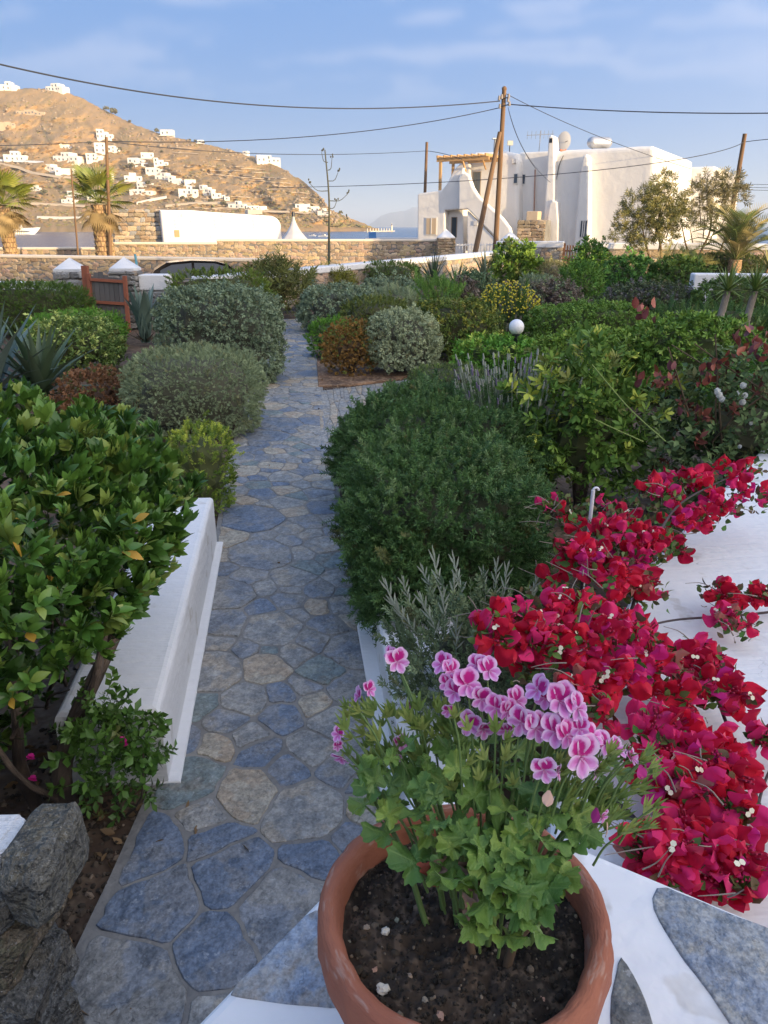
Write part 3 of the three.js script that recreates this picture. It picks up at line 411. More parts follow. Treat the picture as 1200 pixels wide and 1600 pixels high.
// the branch that leaves the path towards the bed beyond the rosemary
const BR = [[[503, 730], [497, 612]], [[575, 700], [548, 606]], [[640, 606], [620, 597]], [[760, 585], [720, 581]], [[900, 572], [860, 569]]].map(([a, b]) => [G(...a), G(...b)]);
const onBranch = (x, y) => { const f = clamp(y, 0, 1) * (BR.length - 1), i = Math.min(BR.length - 2, Math.floor(f)); return BR[i][0].clone().lerp(BR[i + 1][0], f - i).lerp(BR[i][1].clone().lerp(BR[i + 1][1], f - i), x); };
const LB = 7.5; pave(seedsFor(0.95, LB, () => 0.34), 0.95, LB, (x, y) => onBranch(x / 0.95, y / LB), 0.0075, true);
stuffGeos.forEach((l, k) => { if (l.length) { const m = part('far_flagstones', merge(l), slates[k], path); m.userData.kind = 'stuff'; } });
{ const pos = [], uv = [], idx = []; const add = (f, n) => { const o = pos.length / 3; for (let i = 0; i <= n; i++) for (const t of [-0.03, 1.03]) { const p = f(t, i / n); pos.push(p.x, 0.0115, p.z); uv.push(p.x * 1.5, p.z * 1.5); } for (let i = 0; i < n; i++) { const a = o + i * 2; idx.push(a, a + 1, a + 2, a + 1, a + 3, a + 2); } };
  add((t, s) => { const p = onPath(clamp(t, 0, 1), s * LP); p.x += t < 0 ? -0.03 : t > 1 ? 0.03 : 0; return p; }, 60); part('mortar_bed', mesh3(pos, idx, uv), M.mortar, path);
  pos.length = uv.length = idx.length = 0; add((t, s) => { const p = onBranch(clamp(t, 0, 1), s); p.y = 0; return p; }, 20); for (let i = 1; i < pos.length; i += 3) pos[i] = 0.0085; part('mortar_bed', mesh3(pos, idx, uv), M.mortar, path); }
{ // bare sandy corner of the bed where the paths meet
  const s = [[497, 606], [545, 604], [625, 594], [650, 585], [600, 570], [540, 575], [495, 566]].map(([a, b]) => { const p = G(a, b); return [p.x, p.z]; }); const g = prism(s, -0.1, 0.03, 0.02); struct('sandy_bed', g, std({ map: T.soil, color: lin(2.3, 2.1, 1.9), bumpMap: T.fineBump, bumpScale: 0.02 })); }

// ---------------------------------------------------------------- white planter walls, the porch parapet, the plastered ledge
{ const w = thing('planter_wall', 'low white plastered planter wall beside the leafy green bush, along the path', 'wall', V(0, 0, 0)); part('wall', prism([[-0.905, -2.49], [-1.235, -5.02], [-1.62, -5.0], [-1.32, -2.46]], 0, 0.385, 0.035), M.plaster, w); part('footing', prism([[-0.855, -2.49], [-1.19, -5.03], [-1.3, -5.03], [-1.0, -2.48]], 0, 0.026, 0.008), M.plaster, w); }
{ const w = thing('planter_wall', 'low white plastered planter wall under the dark rosemary, along the path', 'wall', V(0, 0, 0)); part('wall', prism([[-0.075, -3.85], [0.05, -2.5], [0.10, -1.75], [0.42, -1.7], [0.36, -3.85]], 0, 0.30, 0.03), M.plaster, w); part('footing', prism([[-0.165, -3.85], [-0.05, -2.9], [0.03, -1.75], [0.2, -1.75], [0.1, -3.85]], 0, 0.026, 0.008), M.plaster, w); }
solo('plastered_ledge', prism([[0.42, -1.45], [0.62, -2.2], [0.93, -2.68], [1.34, -3.42], [3.07, -5.72], [5.2, -8.55], [8.5, -8.2], [8.5, -0.2], [1.6, -0.2]], 0, 0.6, 0.04), M.plaster, 'broad white plastered ledge with bougainvillea trailing over it', 'wall');
{ const w = thing('parapet', 'white plastered parapet corner with set-in grey stone slabs, carrying the flower pot', 'wall', V(0, 0, 0));
  part('wall', prism([[0.093, -1.203], [1.95, -0.063], [1.95, 0.35], [-0.62, 0.35], [-0.76, -0.057]], 0, 1.15, 0.022), std({ map: T.plaster, color: lin(1, 1, 1), bumpMap: T.roughBump, bumpScale: 0.006, roughness: 0.9 }), w);
  const slabMats = [slate([0.19, 0.24, 0.32], [0.30, 0.33, 0.37], [0.33, 0.30, 0.25], 520), slate([0.22, 0.25, 0.29], [0.33, 0.33, 0.31], [0.22, 0.26, 0.33], 560), slate([0.12, 0.125, 0.12], [0.20, 0.20, 0.185], [0.16, 0.16, 0.16], 600)].map((t) => std({ map: t, bumpMap: T.roughBump, bumpScale: 0.008, roughness: 0.8 }));
  [[[486, 1422], [420, 1486], [357, 1553], [372, 1562], [430, 1568], [530, 1578], [600, 1560], [560, 1470], [520, 1420]], [[1028, 1382], [1080, 1404], [1200, 1450], [1290, 1490], [1290, 1640], [1165, 1640], [1100, 1540], [1045, 1470], [1020, 1412]], [[970, 1493], [984, 1512], [1022, 1600], [1034, 1650], [955, 1650], [951, 1570]]]
    .forEach((l, i) => { const P = rough(l.map(([a, b]) => { const p = G(a, b, 1.15); return [p.x, p.z]; }), 0.003, 0.04), [g, cx, cz] = flag(P, 1.154, 0.03, 0.003, 4.2); const m = part('stone_slab', g, slabMats[i], w); m.position.set(cx, 0, cz); }); }
{ // dry stone wall end by the steps
  const w = thing('rough_stone_wall', 'rough grey stone wall end with whitewashed top, beside the dark soil', 'wall', V(-0.845, -0.09, -1.24)); reseed(90);
  part('core', box(1.4, 0.84, 0.18, -0.90, 0.42, -0.16), M.mortar, w);
  const ms = [slate([0.085, 0.083, 0.072], [0.19, 0.18, 0.15], [0.15, 0.135, 0.095], 640), slate([0.12, 0.098, 0.066], [0.21, 0.165, 0.11], [0.10, 0.105, 0.06], 680), slate([0.10, 0.10, 0.095], [0.20, 0.195, 0.175], [0.16, 0.135, 0.095], 720)].map((t) => std({ map: t, bumpMap: T.roughBump, bumpScale: 0.03 }));
  const boul = (x, y, z, sx, sy, sz, m, k, label) => { const g = new RoundedBoxGeometry(1, 1, 1, 5, 0.22), p = g.attributes.position; for (let i = 0; i < p.count; i++) { const a = p.getX(i), b = p.getY(i), c = p.getZ(i); p.setXYZ(i, (a + 0.10 * n3(a * 1.7 + k * 5, b * 1.7, c * 1.7) + 0.03 * n3(a * 6, b * 6 + k, c * 6)) * sx, (b + 0.09 * n3(a * 1.7, b * 1.7 + k * 3, c * 1.7) + 0.03 * n3(a * 6, b * 6, c * 6 + k)) * sy, (c + 0.08 * n3(a * 1.7, b * 1.7, c * 1.7 + k * 7)) * sz); } g.computeVertexNormals(); const h = keepNormals(g, 6.5); const s = part('stone', h, m, w, label); s.position.set(x, y, z); return s; };
  boul(0.02, 0.85, -0.13, 0.12, 0.18, 0.25, ms[0], 1, 'grey top stone'); boul(-0.135, 0.785, -0.13, 0.20, 0.11, 0.26, ms[2], 12); boul(-0.13, 0.875, -0.17, 0.16, 0.07, 0.13, M.plaster, 2, 'whitewashed top stone'); boul(-0.72, 0.85, -0.13, 0.36, 0.2, 0.26, ms[2], 3);
  boul(-0.185, 0.645, -0.14, 0.33, 0.165, 0.30, ms[1], 4); boul(-0.56, 0.64, -0.13, 0.40, 0.22, 0.34, ms[0], 5); boul(-0.96, 0.66, -0.13, 0.4, 0.24, 0.34, ms[2], 6);
  boul(-0.16, 0.435, -0.13, 0.28, 0.19, 0.28, ms[2], 7); boul(-0.47, 0.42, -0.13, 0.34, 0.22, 0.34, ms[1], 8); boul(-0.8, 0.42, -0.12, 0.4, 0.24, 0.34, ms[0], 9); boul(-0.28, 0.17, -0.13, 0.46, 0.3, 0.28, ms[2], 10); boul(-0.68, 0.17, -0.1, 0.46, 0.3, 0.36, ms[0], 11);
}

// ---------------------------------------------------------------- foliage
const phys = (o) => new THREE.MeshPhysicalMaterial({ side: THREE.DoubleSide, ...o });
const LEAF = phys({ color: lin(1, 1, 1), roughness: 0.6, specularIntensity: 0.5 }), SILVER = phys({ color: lin(1, 1, 1), roughness: 0.85, specularIntensity: 0.3 }), WAX = phys({ color: lin(1, 1, 1), roughness: 0.4, specularIntensity: 0.75 });
const bark = std({ map: tex(256, (u, v) => { const g = contrast(fB(u, (v * 0.25) % 1), 2.4); return mix3([0.05, 0.036, 0.028], [0.155, 0.115, 0.085], g); }), bumpMap: T.roughBump, bumpScale: 0.008 });
reseed(101);
function sprig(n, L, W, { rise = [0.3, 1], up = 0.55, prof = [0.2, 1, 0], fold = 0.25, curl = 0.2, stem = 0.02, jit = 0.25 } = {}) {
  const l = []; for (let i = 0; i < n; i++) { const a = i * 2.4 + rr(-0.3, 0.3), h = lerp(rise[0], rise[1], i / Math.max(1, n - 1)) * 0.8, e = up * rr(1 - jit, 1 + jit) * (0.75 + 0.6 * (i / n)); l.push(place(leafGeo(L * rr(0.8, 1.2), W * rr(0.85, 1.15), { prof, fold, curl }), V(0, h, 0), V(Math.cos(a), Math.tan(Math.min(1.4, e)), Math.sin(a)), 0).rotateY(0)); }
  if (stem) l.push(new THREE.CylinderGeometry(stem * 0.6, stem, 1, 3, 1, true).translate(0, 0.4, 0)); return merge(l);
}
const SP = {
  oval: [0, 1, 2].map(() => sprig(8, 0.42, 0.24, { up: 0.5 })), obov: [0, 1, 2].map(() => sprig(8, 0.55, 0.22, { rise: [0.55, 1], prof: [0.15, 0.75, 1, 0.1], up: 0.6, curl: 0.1 })),
  fine: [0, 1, 2].map(() => sprig(14, 0.26, 0.12, { up: 0.7 })), needle: [0, 1, 2].map(() => sprig(22, 0.30, 0.055, { up: 0.75, rise: [0.1, 1.1], prof: [0.7, 1, 0.1], fold: 0.1, curl: -0.1 })),
  brush: [0, 1, 2].map(() => sprig(24, 0.30, 0.075, { up: 0.5, rise: [0.05, 1.1], prof: [0.7, 1, 0.15], fold: 0.1, curl: -0.15, jit: 0.5 })), grass: [0, 1, 2].map(() => sprig(7, 1.0, 0.07, { up: 1.2, rise: [0, 0.1], stem: 0, curl: 0.25, prof: [0.7, 1, 0.7, 0] })), lance: [0, 1, 2].map(() => sprig(10, 0.6, 0.12, { up: 0.65, rise: [0.3, 1] })), fleshy: [0, 1, 2].map(() => sprig(9, 0.34, 0.20, { rise: [0.75, 0.95], up: 0.75, prof: [0.4, 1, 0.4], fold: 0.05 })),
};
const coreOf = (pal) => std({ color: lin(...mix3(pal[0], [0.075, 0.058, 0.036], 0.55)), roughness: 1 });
const corner = (v, n) => Math.pow(Math.abs(v.x) ** n + Math.abs(v.y) ** n + Math.abs(v.z) ** n, -1 / n);
// scatters sprigs over a rounded body; a, b, d are half sizes, n its squareness
function shell(parent, { a, b, d, cy = b, n = 2.6, sprigs = SP.oval, size = 0.1, k = 3.6, pal = [[0.05, 0.09, 0.025], [0.09, 0.14, 0.04]], tip, mat = LEAF, bump = 0.12, freq = 1.6, upw = 0.35, depth = 0.14, low = -0.75, core = true, bump2 = 0.05, freq2 = 5, clump = 1.7, clumpH = 0.9, strays = 0.035, seed = 0, cap = 30000 }) {
  const A = 4 * Math.PI * Math.pow((Math.pow(a * b, 1.6) + Math.pow(a * d, 1.6) + Math.pow(b * d, 1.6)) / 3, 1 / 1.6) * 1.15, N = Math.min(cap, Math.round(k * A / (size * size))), f = freq / Math.max(a, b, d) * 1.2;
  const rad = (v) => corner(v, n) * (1 + bump * 1.6 * fbm(v.x * a * f + seed, v.y * b * f, v.z * d * f, 3) + bump2 * n3(v.x * a * freq2 + seed, v.y * b * freq2, v.z * d * freq2));
  const mats = sprigs.map(() => []), cols = sprigs.map(() => []);
  const R = size * clump, H = size * clumpH, cellsOf = new Map(), key = (x, y, z) => Math.floor(x / R) * 73856093 ^ Math.floor(y / R) * 19349663 ^ Math.floor(z / R) * 83492791;
  for (let m = Math.min(9000, Math.round(1.0 * A / (R * R))), t = 0; m > 0 && t < 90000; t++) { const v = V(rr(-1, 1), rr(-1, 1), rr(-1, 1)), l = v.length(); if (l > 1 || l < 0.1) continue; v.multiplyScalar(1 / l); const r = rad(v), q = V(v.x * r * a, cy + v.y * r * b, v.z * r * d); q.w = rr(0.55, 1.25); q.t = rnd(); const k = key(q.x, q.y, q.z); if (!cellsOf.has(k)) cellsOf.set(k, []); cellsOf.get(k).push(q); m--; }
  const nearest = (p) => { let best = null, bd = 1e9; for (let i = -1; i <= 1; i++) for (let j = -1; j <= 1; j++) for (let k = -1; k <= 1; k++) { const l = cellsOf.get(key(p.x + i * R, p.y + j * R, p.z + k * R)); if (l) for (const q of l) { const e = q.distanceToSquared(p); if (e < bd) { bd = e; best = q; } } } return best && [best, Math.sqrt(bd)]; };
  for (let i = 0, t = 0; i < N && t < N * 12; t++) {
    const v = V(rr(-1, 1), rr(-1, 1), rr(-1, 1)), l = v.length(); if (l > 1 || l < 0.1) continue; v.multiplyScalar(1 / l); if (v.y < low) continue;
    const c = corner(v, n), nr = V(Math.sign(v.x) * Math.abs(v.x) ** (n - 1), Math.sign(v.y) * Math.abs(v.y) ** (n - 1), Math.sign(v.z) * Math.abs(v.z) ** (n - 1)).normalize();
    if (rnd() > c * c / Math.max(0.3, nr.dot(v)) / 2.4) continue; i++;
    const r = rad(v), sink = 1 - depth * Math.pow(rnd(), 1.7), p = V(v.x * r * a * sink, cy + v.y * r * b * sink, v.z * r * d * sink), nn = V(nr.x / a, nr.y / b, nr.z / d).normalize();
    const cl = clump ? nearest(p) : null; let lean = null, ct = 0.5; if (cl) { const f = Math.max(0, 1 - (cl[1] / R) ** 2); p.addScaledVector(nn, (Math.sqrt(f) - 0.75) * H * cl[0].w); lean = p.clone().sub(cl[0]).multiplyScalar(0.75 / R); ct = cl[0].t; }
    if (p.y < 0.02) continue;
    const gap = fbm(p.x * 3.1 + seed, p.y * 3.1, p.z * 3.1, 2); if (gap > 0.42 && rnd() < 0.6) continue; const stray = rnd() < strays; if (stray) p.addScaledVector(nn, size * rr(0.4, 1.0));
    const dir = nn.multiplyScalar(0.8).add(V(0, upw, 0)).add(lean ?? V(0, 0, 0)).add(V(rr(-0.5, 0.5), rr(-0.35, 0.35), rr(-0.5, 0.5))), s = size * (stray ? rr(1.1, 1.6) : rr(0.6, 1.3)), j = Math.floor(rnd() * sprigs.length);
    mats[j].push(poseM(p.addScaledVector(dir, -size * 0.35), dir, rr(0, 6.3), s));
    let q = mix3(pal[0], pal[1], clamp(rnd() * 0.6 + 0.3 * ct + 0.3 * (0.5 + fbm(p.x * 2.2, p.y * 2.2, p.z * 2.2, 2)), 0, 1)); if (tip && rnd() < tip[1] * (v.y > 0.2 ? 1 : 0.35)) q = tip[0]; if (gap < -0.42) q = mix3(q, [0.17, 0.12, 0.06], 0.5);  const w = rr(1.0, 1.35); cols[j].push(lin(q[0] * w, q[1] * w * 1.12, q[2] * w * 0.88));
  }
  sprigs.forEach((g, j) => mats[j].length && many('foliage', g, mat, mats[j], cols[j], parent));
  if (core) { const g = new THREE.IcosahedronGeometry(1, 3), p = g.attributes.position; for (let i = 0; i < p.count; i++) { const v = V().fromBufferAttribute(p, i).normalize(), r = rad(v) * (1 - depth * 0.9) * 0.93 - size * (0.5 + 0.6 * clumpH) / Math.max(a, b, d); p.setXYZ(i, v.x * r * a, Math.max(0.0, cy + v.y * r * b), v.z * r * d); } g.computeVertexNormals(); part('shade_core', g, coreOf(pal), parent); }  // solid twig-brown core; the shade between the leaves is put into its dark colour
}
function shrub(name, label, category, px0, px1, pyTop, pyBase, o = {}) {
  const cx = (px0 + px1) / 2, y0 = o.y0 ?? 0, front = -G(cx, pyBase, y0).z, dr = o.dr ?? 0.85; let a = (px1 - px0) / 2 * PX(front, pyBase), D = front + a * dr * 0.9; a = (px1 - px0) / 2 * PX(D, (pyTop + pyBase) / 2); const top = Z(cx, pyTop, D), h = Math.max(0.25, top.y - y0), at = V(top.x, y0, -D);
  const g = thing(name, label, category ?? 'shrub', at, o.group, 0);
  if (/hedge|ball|mound/.test(name)) o = { strays: 0.006, clump: 1.4, clumpH: 0.45, ...o };
  shell(g, { a: a * 0.94, b: h * 0.5 / 0.97, d: a * dr, cy: h * 0.48, seed: cx * 0.1, ...o });
  for (let i = 0; i < 3; i++) part('stem', taper([V(rr(-0.08, 0.08) * a, 0, rr(-0.05, 0.05)), V(rr(-0.25, 0.25) * a, h * 0.25, rr(-0.2, 0.2) * a), V(rr(-0.5, 0.5) * a, h * 0.6, rr(-0.4, 0.4) * a)], 0.03 * h + 0.008, 0.012, 6, 5), bark, g);
  return g;
}
const bladeGeos = [0, 1, 2].map((i) => leafGeo(1, 0.11, { prof: [0.75, 1, 1, 0.85, 0.6, 0.3, 0], fold: 0.45, curl: 0.05 + 0.14 * i }));
// stiff pointed leaves in a rosette, each a piece of its own
function rosette(g, at, { n = 30, L = 0.7, wide = 1, mats, min = 0.15, max = 1.35, name = 'leaf', stemMat } = {}) {
  for (let i = 0; i < n; i++) { const t = (i + 0.5) / n, e = lerp(min, max, Math.pow(t, 0.85)) + rr(-0.08, 0.08), az = i * 2.39996 + rr(-0.2, 0.2), m = part(name, bladeGeos[i % 3], pick(mats), g), d = V(Math.cos(az) * Math.cos(e), Math.sin(e), Math.sin(az) * Math.cos(e)), l = L * rr(0.8, 1.08) * (0.75 + 0.25 * Math.sin(e)), q = new THREE.Quaternion().setFromUnitVectors(YUP, d);
    const up = V(0, 1, 0), zz = V(0, 0, 1).applyQuaternion(q), want = up.clone().addScaledVector(d, -up.dot(d)).normalize(), ang = Math.atan2(V().crossVectors(zz, want).dot(d), zz.dot(want)); q.premultiply(new THREE.Quaternion().setFromAxisAngle(d, ang)); m.quaternion.copy(q); m.position.copy(at).addScaledVector(d, L * 0.02); m.scale.set(l * wide, l, l * Math.min(1, wide)); }
}

// ---------------------------------------------------------------- the garden shrubs, from the road inwards
reseed(200);
const P = { // leaf colours: dark, light
  hedge: [[0.045, 0.085, 0.020], [0.105, 0.155, 0.038]], bright: [[0.060, 0.145, 0.022], [0.14, 0.27, 0.045]], olive: [[0.075, 0.09, 0.030], [0.14, 0.15, 0.05]], blue: [[0.095, 0.125, 0.095], [0.205, 0.235, 0.185]],
  grey: [[0.135, 0.16, 0.11], [0.27, 0.295, 0.22]], silver: [[0.18, 0.195, 0.145], [0.35, 0.355, 0.27]], rose: [[0.04, 0.085, 0.03], [0.10, 0.165, 0.06]], rust: [[0.17, 0.085, 0.03], [0.28, 0.145, 0.05]], plum: [[0.10, 0.065, 0.07], [0.17, 0.13, 0.125]], green: [[0.055, 0.12, 0.022], [0.13, 0.22, 0.045]], lime: [[0.10, 0.17, 0.03], [0.24, 0.30, 0.06]], gold: [[0.12, 0.115, 0.02], [0.24, 0.22, 0.05]],
};
shrub('clipped_hedge', 'dark green dome-clipped hedge in front of the wall before the wooden gate', 'hedge', -70, 143, 441, 530, { pal: P.hedge, sprigs: SP.fine, size: 0.11, k: 6.5, n: 3.2, bump: 0.07, dr: 0.28 });
shrub('clipped_hedge', 'long olive green hedge below the parked car', 'hedge', 258, 424, 421, 522, { pal: [[0.07, 0.105, 0.02], [0.15, 0.19, 0.04]], sprigs: SP.fine, size: 0.13, n: 4, bump: 0.05, dr: 0.3 });
shrub('twiggy_shrub', 'tall loose olive shrub with showing twigs where the path ends', 'shrub', 372, 492, 402, 500, { pal: [[0.07, 0.08, 0.028], [0.155, 0.15, 0.055]], sprigs: SP.lance, size: 0.24, n: 2.2, bump: 0.25, depth: 0.45, k: 3, upw: 0.9 });
shrub('twiggy_shrub', 'low yellowish shrub at the foot of the tall agave stalk', 'shrub', 478, 552, 418, 470, { pal: P.gold, sprigs: SP.lance, size: 0.22, bump: 0.25, depth: 0.4, upw: 0.9 });
shrub('clipped_hedge', 'flat-topped dark green hedge under the white capped garden wall', 'hedge', 560, 658, 410, 462, { pal: [[0.045, 0.08, 0.018], [0.11, 0.15, 0.034]], sprigs: SP.fine, size: 0.13, n: 4, bump: 0.05 });
shrub('glaucous_shrub', 'low grey green mound just in front of the flat-topped hedge', 'shrub', 560, 652, 436, 492, { pal: P.blue, sprigs: SP.oval, size: 0.15, n: 2.6 });
shrub('soft_shrub', 'soft pale grey green shrub behind the dark olive mound', 'shrub', 566, 655, 448, 505, { pal: P.grey, sprigs: SP.needle, size: 0.18, upw: 1 });
shrub('fine_shrub', 'feathery bright green shrub beside the spiky yucca clump', 'shrub', 642, 722, 430, 500, { pal: [[0.07, 0.14, 0.03], [0.17, 0.27, 0.07]], sprigs: SP.needle, size: 0.24, upw: 1.2, bump: 0.25, depth: 0.4 });
shrub('plum_shrub', 'purple leaved shrub between the feathery green one and the yellow broom', 'shrub', 708, 745, 436, 496, { pal: P.plum, sprigs: SP.oval, size: 0.15, bump: 0.2 });
shrub('dark_shrub', 'dark blue green shrub behind the purple leaved one', 'shrub', 700, 778, 430, 486, { pal: [[0.06, 0.095, 0.055], [0.13, 0.17, 0.105]], sprigs: SP.oval, size: 0.15 });
shrub('glaucous_hedge', 'rounded blue green hedge where the path bends out of sight', 'hedge', 468, 588, 447, 523, { pal: P.blue, sprigs: SP.oval, size: 0.14, n: 3, bump: 0.1 });
shrub('olive_mound', 'low dark olive mound between the blue green hedge and the silver shrub', 'shrub', 530, 642, 466, 530, { pal: [[0.06, 0.08, 0.02], [0.13, 0.15, 0.042]], sprigs: SP.fine, size: 0.11, n: 2.8, tip: [[0.17, 0.17, 0.05], 0.12] });
shrub('olive_mound', 'big olive mound with yellow green tips behind the silver shrub', 'shrub', 645, 780, 469, 566, { pal: [[0.055, 0.08, 0.02], [0.12, 0.15, 0.036]], sprigs: SP.oval, size: 0.11, n: 2.8, tip: [[0.22, 0.20, 0.04], 0.25], bump: 0.14 });
shrub('green_ball', 'small bright green ball shrub at the edge of the path', 'shrub', 479, 550, 497, 562, { pal: [[0.06, 0.14, 0.02], [0.13, 0.25, 0.04]], sprigs: SP.fine, size: 0.085, n: 2.4 });
shrub('rust_succulent', 'rust brown succulent bush next to the small bright green ball', 'shrub', 503, 590, 506, 592, { pal: P.rust, sprigs: SP.fleshy, size: 0.085, n: 2.4, bump: 0.2, pal2: 1, tip: [[0.14, 0.15, 0.05], 0.2], depth: 0.3 });
shrub('silver_shrub', 'silver grey shrub on the sandy bed where the two paths meet', 'shrub', 572, 688, 486, 592, { pal: P.silver, sprigs: SP.oval, size: 0.075, n: 2.8, bump: 0.14, mat: SILVER, low: -0.6, k: 4.8, strays: 0.006, clumpH: 0.5 });
{ const g = shrub('yellow_broom', 'broom bush covered with small yellow flowers, behind the globe lamp', 'shrub', 752, 838, 450, 536, { pal: [[0.04, 0.08, 0.025], [0.09, 0.14, 0.035]], sprigs: SP.needle, size: 0.2, upw: 1.6, bump: 0.2, depth: 0.4 });
  const fl = new THREE.IcosahedronGeometry(0.018, 0), ms = []; for (let i = 0; i < 430; i++) { const a = rr(0, 6.3), r = Math.sqrt(rnd()) * 0.66, y = 0.45 + 0.72 * Math.sqrt(Math.max(0, 1 - r * r * 2.1)) * Math.pow(rnd(), 0.4) + rr(-0.05, 0.1); ms.push(new THREE.Matrix4().makeScale(1, 1, 1).setPosition(Math.cos(a) * r * 1.05, y, Math.sin(a) * r * 0.9)); } many('yellow_flowers', fl, std({ color: lin(0.58, 0.49, 0.03), roughness: 0.6 }), ms, null, g); }
// shrubs further right
shrub('leafy_bush', 'tall glossy green bush with pale bare stems before the courtyard wall', 'shrub', 770, 846, 384, 452, { pal: [[0.06, 0.11, 0.02], [0.15, 0.21, 0.04]], sprigs: SP.obov, size: 0.3, bump: 0.35, depth: 0.5, n: 2 });
shrub('leafy_bush', 'dark green bush with bare stems under the brown picket gate end', 'shrub', 898, 952, 378, 436, { pal: P.green, sprigs: SP.obov, size: 0.3, bump: 0.3, depth: 0.5, n: 2 });
shrub('dry_mound', 'straw coloured mound catching the sun below the picket gate', 'shrub', 836, 894, 408, 452, { pal: [[0.22, 0.19, 0.11], [0.34, 0.29, 0.17]], sprigs: SP.fine, size: 0.16, n: 2.6 });
shrub('grey_mound', 'low grey green mound before the straw coloured one', 'shrub', 812, 872, 430, 462, { pal: P.grey, sprigs: SP.fine, size: 0.15 });
shrub('plum_shrub', 'purple grey mound just behind the long green hedge, past the broom', 'shrub', 836, 908, 442, 496, { pal: P.plum, sprigs: SP.oval, size: 0.15, bump: 0.18, tip: [[0.2, 0.24, 0.14], 0.2] });
shrub('green_shrub', 'feathery mid green shrub right of the purple grey mound', 'shrub', 876, 944, 414, 480, { pal: P.green, sprigs: SP.lance, size: 0.22, bump: 0.25, upw: 1 });
shrub('round_bush', 'rounded fresh green bush before the rubble wall, first of the two side by side', 'shrub', 948, 1024, 404, 462, { pal: [[0.045, 0.10, 0.025], [0.10, 0.20, 0.05]], sprigs: SP.obov, size: 0.2, bump: 0.16 });
shrub('round_bush', 'rounded darker green bush before the rubble wall, beside the white block wall', 'shrub', 1022, 1104, 408, 464, { pal: P.hedge, sprigs: SP.obov, size: 0.2, bump: 0.16 });
shrub('clipped_hedge', 'dark dome hedge under the lit palm by the rubble wall', 'hedge', 1070, 1196, 396, 440, { pal: [[0.05, 0.07, 0.03], [0.11, 0.13, 0.05]], sprigs: SP.fine, size: 0.15, n: 3, bump: 0.06 });
shrub('spreading_shrub', 'wide dark plum green mound behind the rosemary row', 'shrub', 942, 1100, 444, 502, { pal: [[0.04, 0.055, 0.03], [0.095, 0.11, 0.06]], pal2: 1, sprigs: SP.oval, size: 0.13, tip: [[0.13, 0.11, 0.14], 0.25], bump: 0.15, dr: 0.5 });
shrub('clipped_hedge', 'dark hedge in front of the white block wall behind the small yuccas', 'hedge', 1088, 1260, 436, 508, { pal: P.hedge, sprigs: SP.oval, size: 0.14, n: 3.4, dr: 0.4 });
shrub('low_hedge', 'broad fresh green clipped hedge beyond the globe lamp', 'hedge', 826, 1020, 474, 546, { pal: [[0.065, 0.125, 0.024], [0.16, 0.24, 0.05]], sprigs: SP.oval, size: 0.10, n: 3, bump: 0.09, dr: 0.5 });
shrub('rosemary_row', 'row of deep green rosemary behind the yellow green lilies', 'shrub', 995, 1225, 476, 540, { pal: P.rose, sprigs: SP.needle, size: 0.17, n: 3, upw: 1.2, dr: 0.3, bump: 0.2 });
{ const b = solo('block_wall', keepNormals(box(4.6, 1.0, 0.5, 2.3, 0.5, 0, 0.05)), M.plaster, 'white plastered block wall behind the small yuccas and the dark hedge', 'wall'); const p = Z(1080, 440, 21.5); b.position.set(p.x, 0, p.z); b.rotation.y = -0.15; }
// beds on the near side of the path
shrub('bright_mound', 'low bright green mound behind the variegated bush', 'shrub', 48, 192, 487, 552, { pal: P.bright, sprigs: SP.fine, size: 0.10, n: 2.8, bump: 0.1 });
shrub('variegated_bush', 'rounded bush with pale yellow green leaf edges beside the big agave', 'shrub', 36, 182, 498, 590, { pal: [[0.06, 0.10, 0.025], [0.14, 0.19, 0.06]], sprigs: SP.oval, size: 0.11, n: 2.4, tip: [[0.40, 0.42, 0.16], 0.32] });
shrub('rust_succulent', 'reddish brown succulent bush below the big agave', 'shrub', 84, 218, 580, 676, { pal: [[0.13, 0.06, 0.04], [0.24, 0.11, 0.07]], sprigs: SP.fleshy, size: 0.085, n: 2.2, bump: 0.25, depth: 0.3, tip: [[0.13, 0.13, 0.05], 0.15] });
shrub('glaucous_hedge', 'large clipped blue green hedge along the path, tallest of the two', 'hedge', 244, 437, 449, 606, { pal: P.blue, sprigs: SP.oval, size: 0.095, n: 4.2, bump: 0.07, k: 4.2, dr: 0.7, upw: 0.1 });
shrub('silver_shrub', 'grey green rounded bush beside the path before the large blue green hedge', 'shrub', 188, 408, 545, 694, { pal: [[0.13, 0.15, 0.105], [0.26, 0.285, 0.205]], sprigs: SP.fine, size: 0.062, n: 3.2, mat: SILVER, k: 4.4, bump: 0.06, upw: 0.1, strays: 0.004, clump: 1.4, clumpH: 0.4 });
shrub('golden_hedge', 'small yellow green box hedge at the end of the white planter wall', 'hedge', 262, 357, 668, 812, { pal: [[0.07, 0.12, 0.02], [0.17, 0.22, 0.04]], sprigs: SP.fine, size: 0.07, n: 4, tip: [[0.34, 0.36, 0.07], 0.35], bump: 0.08, dr: 1.3 });
shrub('low_hedge', 'low fine leaved hedge between the rosemary and the lavender', 'hedge', 640, 766, 573, 622, { pal: [[0.05, 0.075, 0.03], [0.13, 0.165, 0.075]], sprigs: SP.fine, size: 0.06, n: 3, tip: [[0.24, 0.30, 0.08], 0.1] });
shrub('bright_mound', 'fresh green mound of broad leaves under the globe lamp', 'shrub', 716, 850, 531, 596, { pal: P.bright, sprigs: SP.obov, size: 0.13, tip: [[0.3, 0.36, 0.08], 0.2], n: 2.6 });
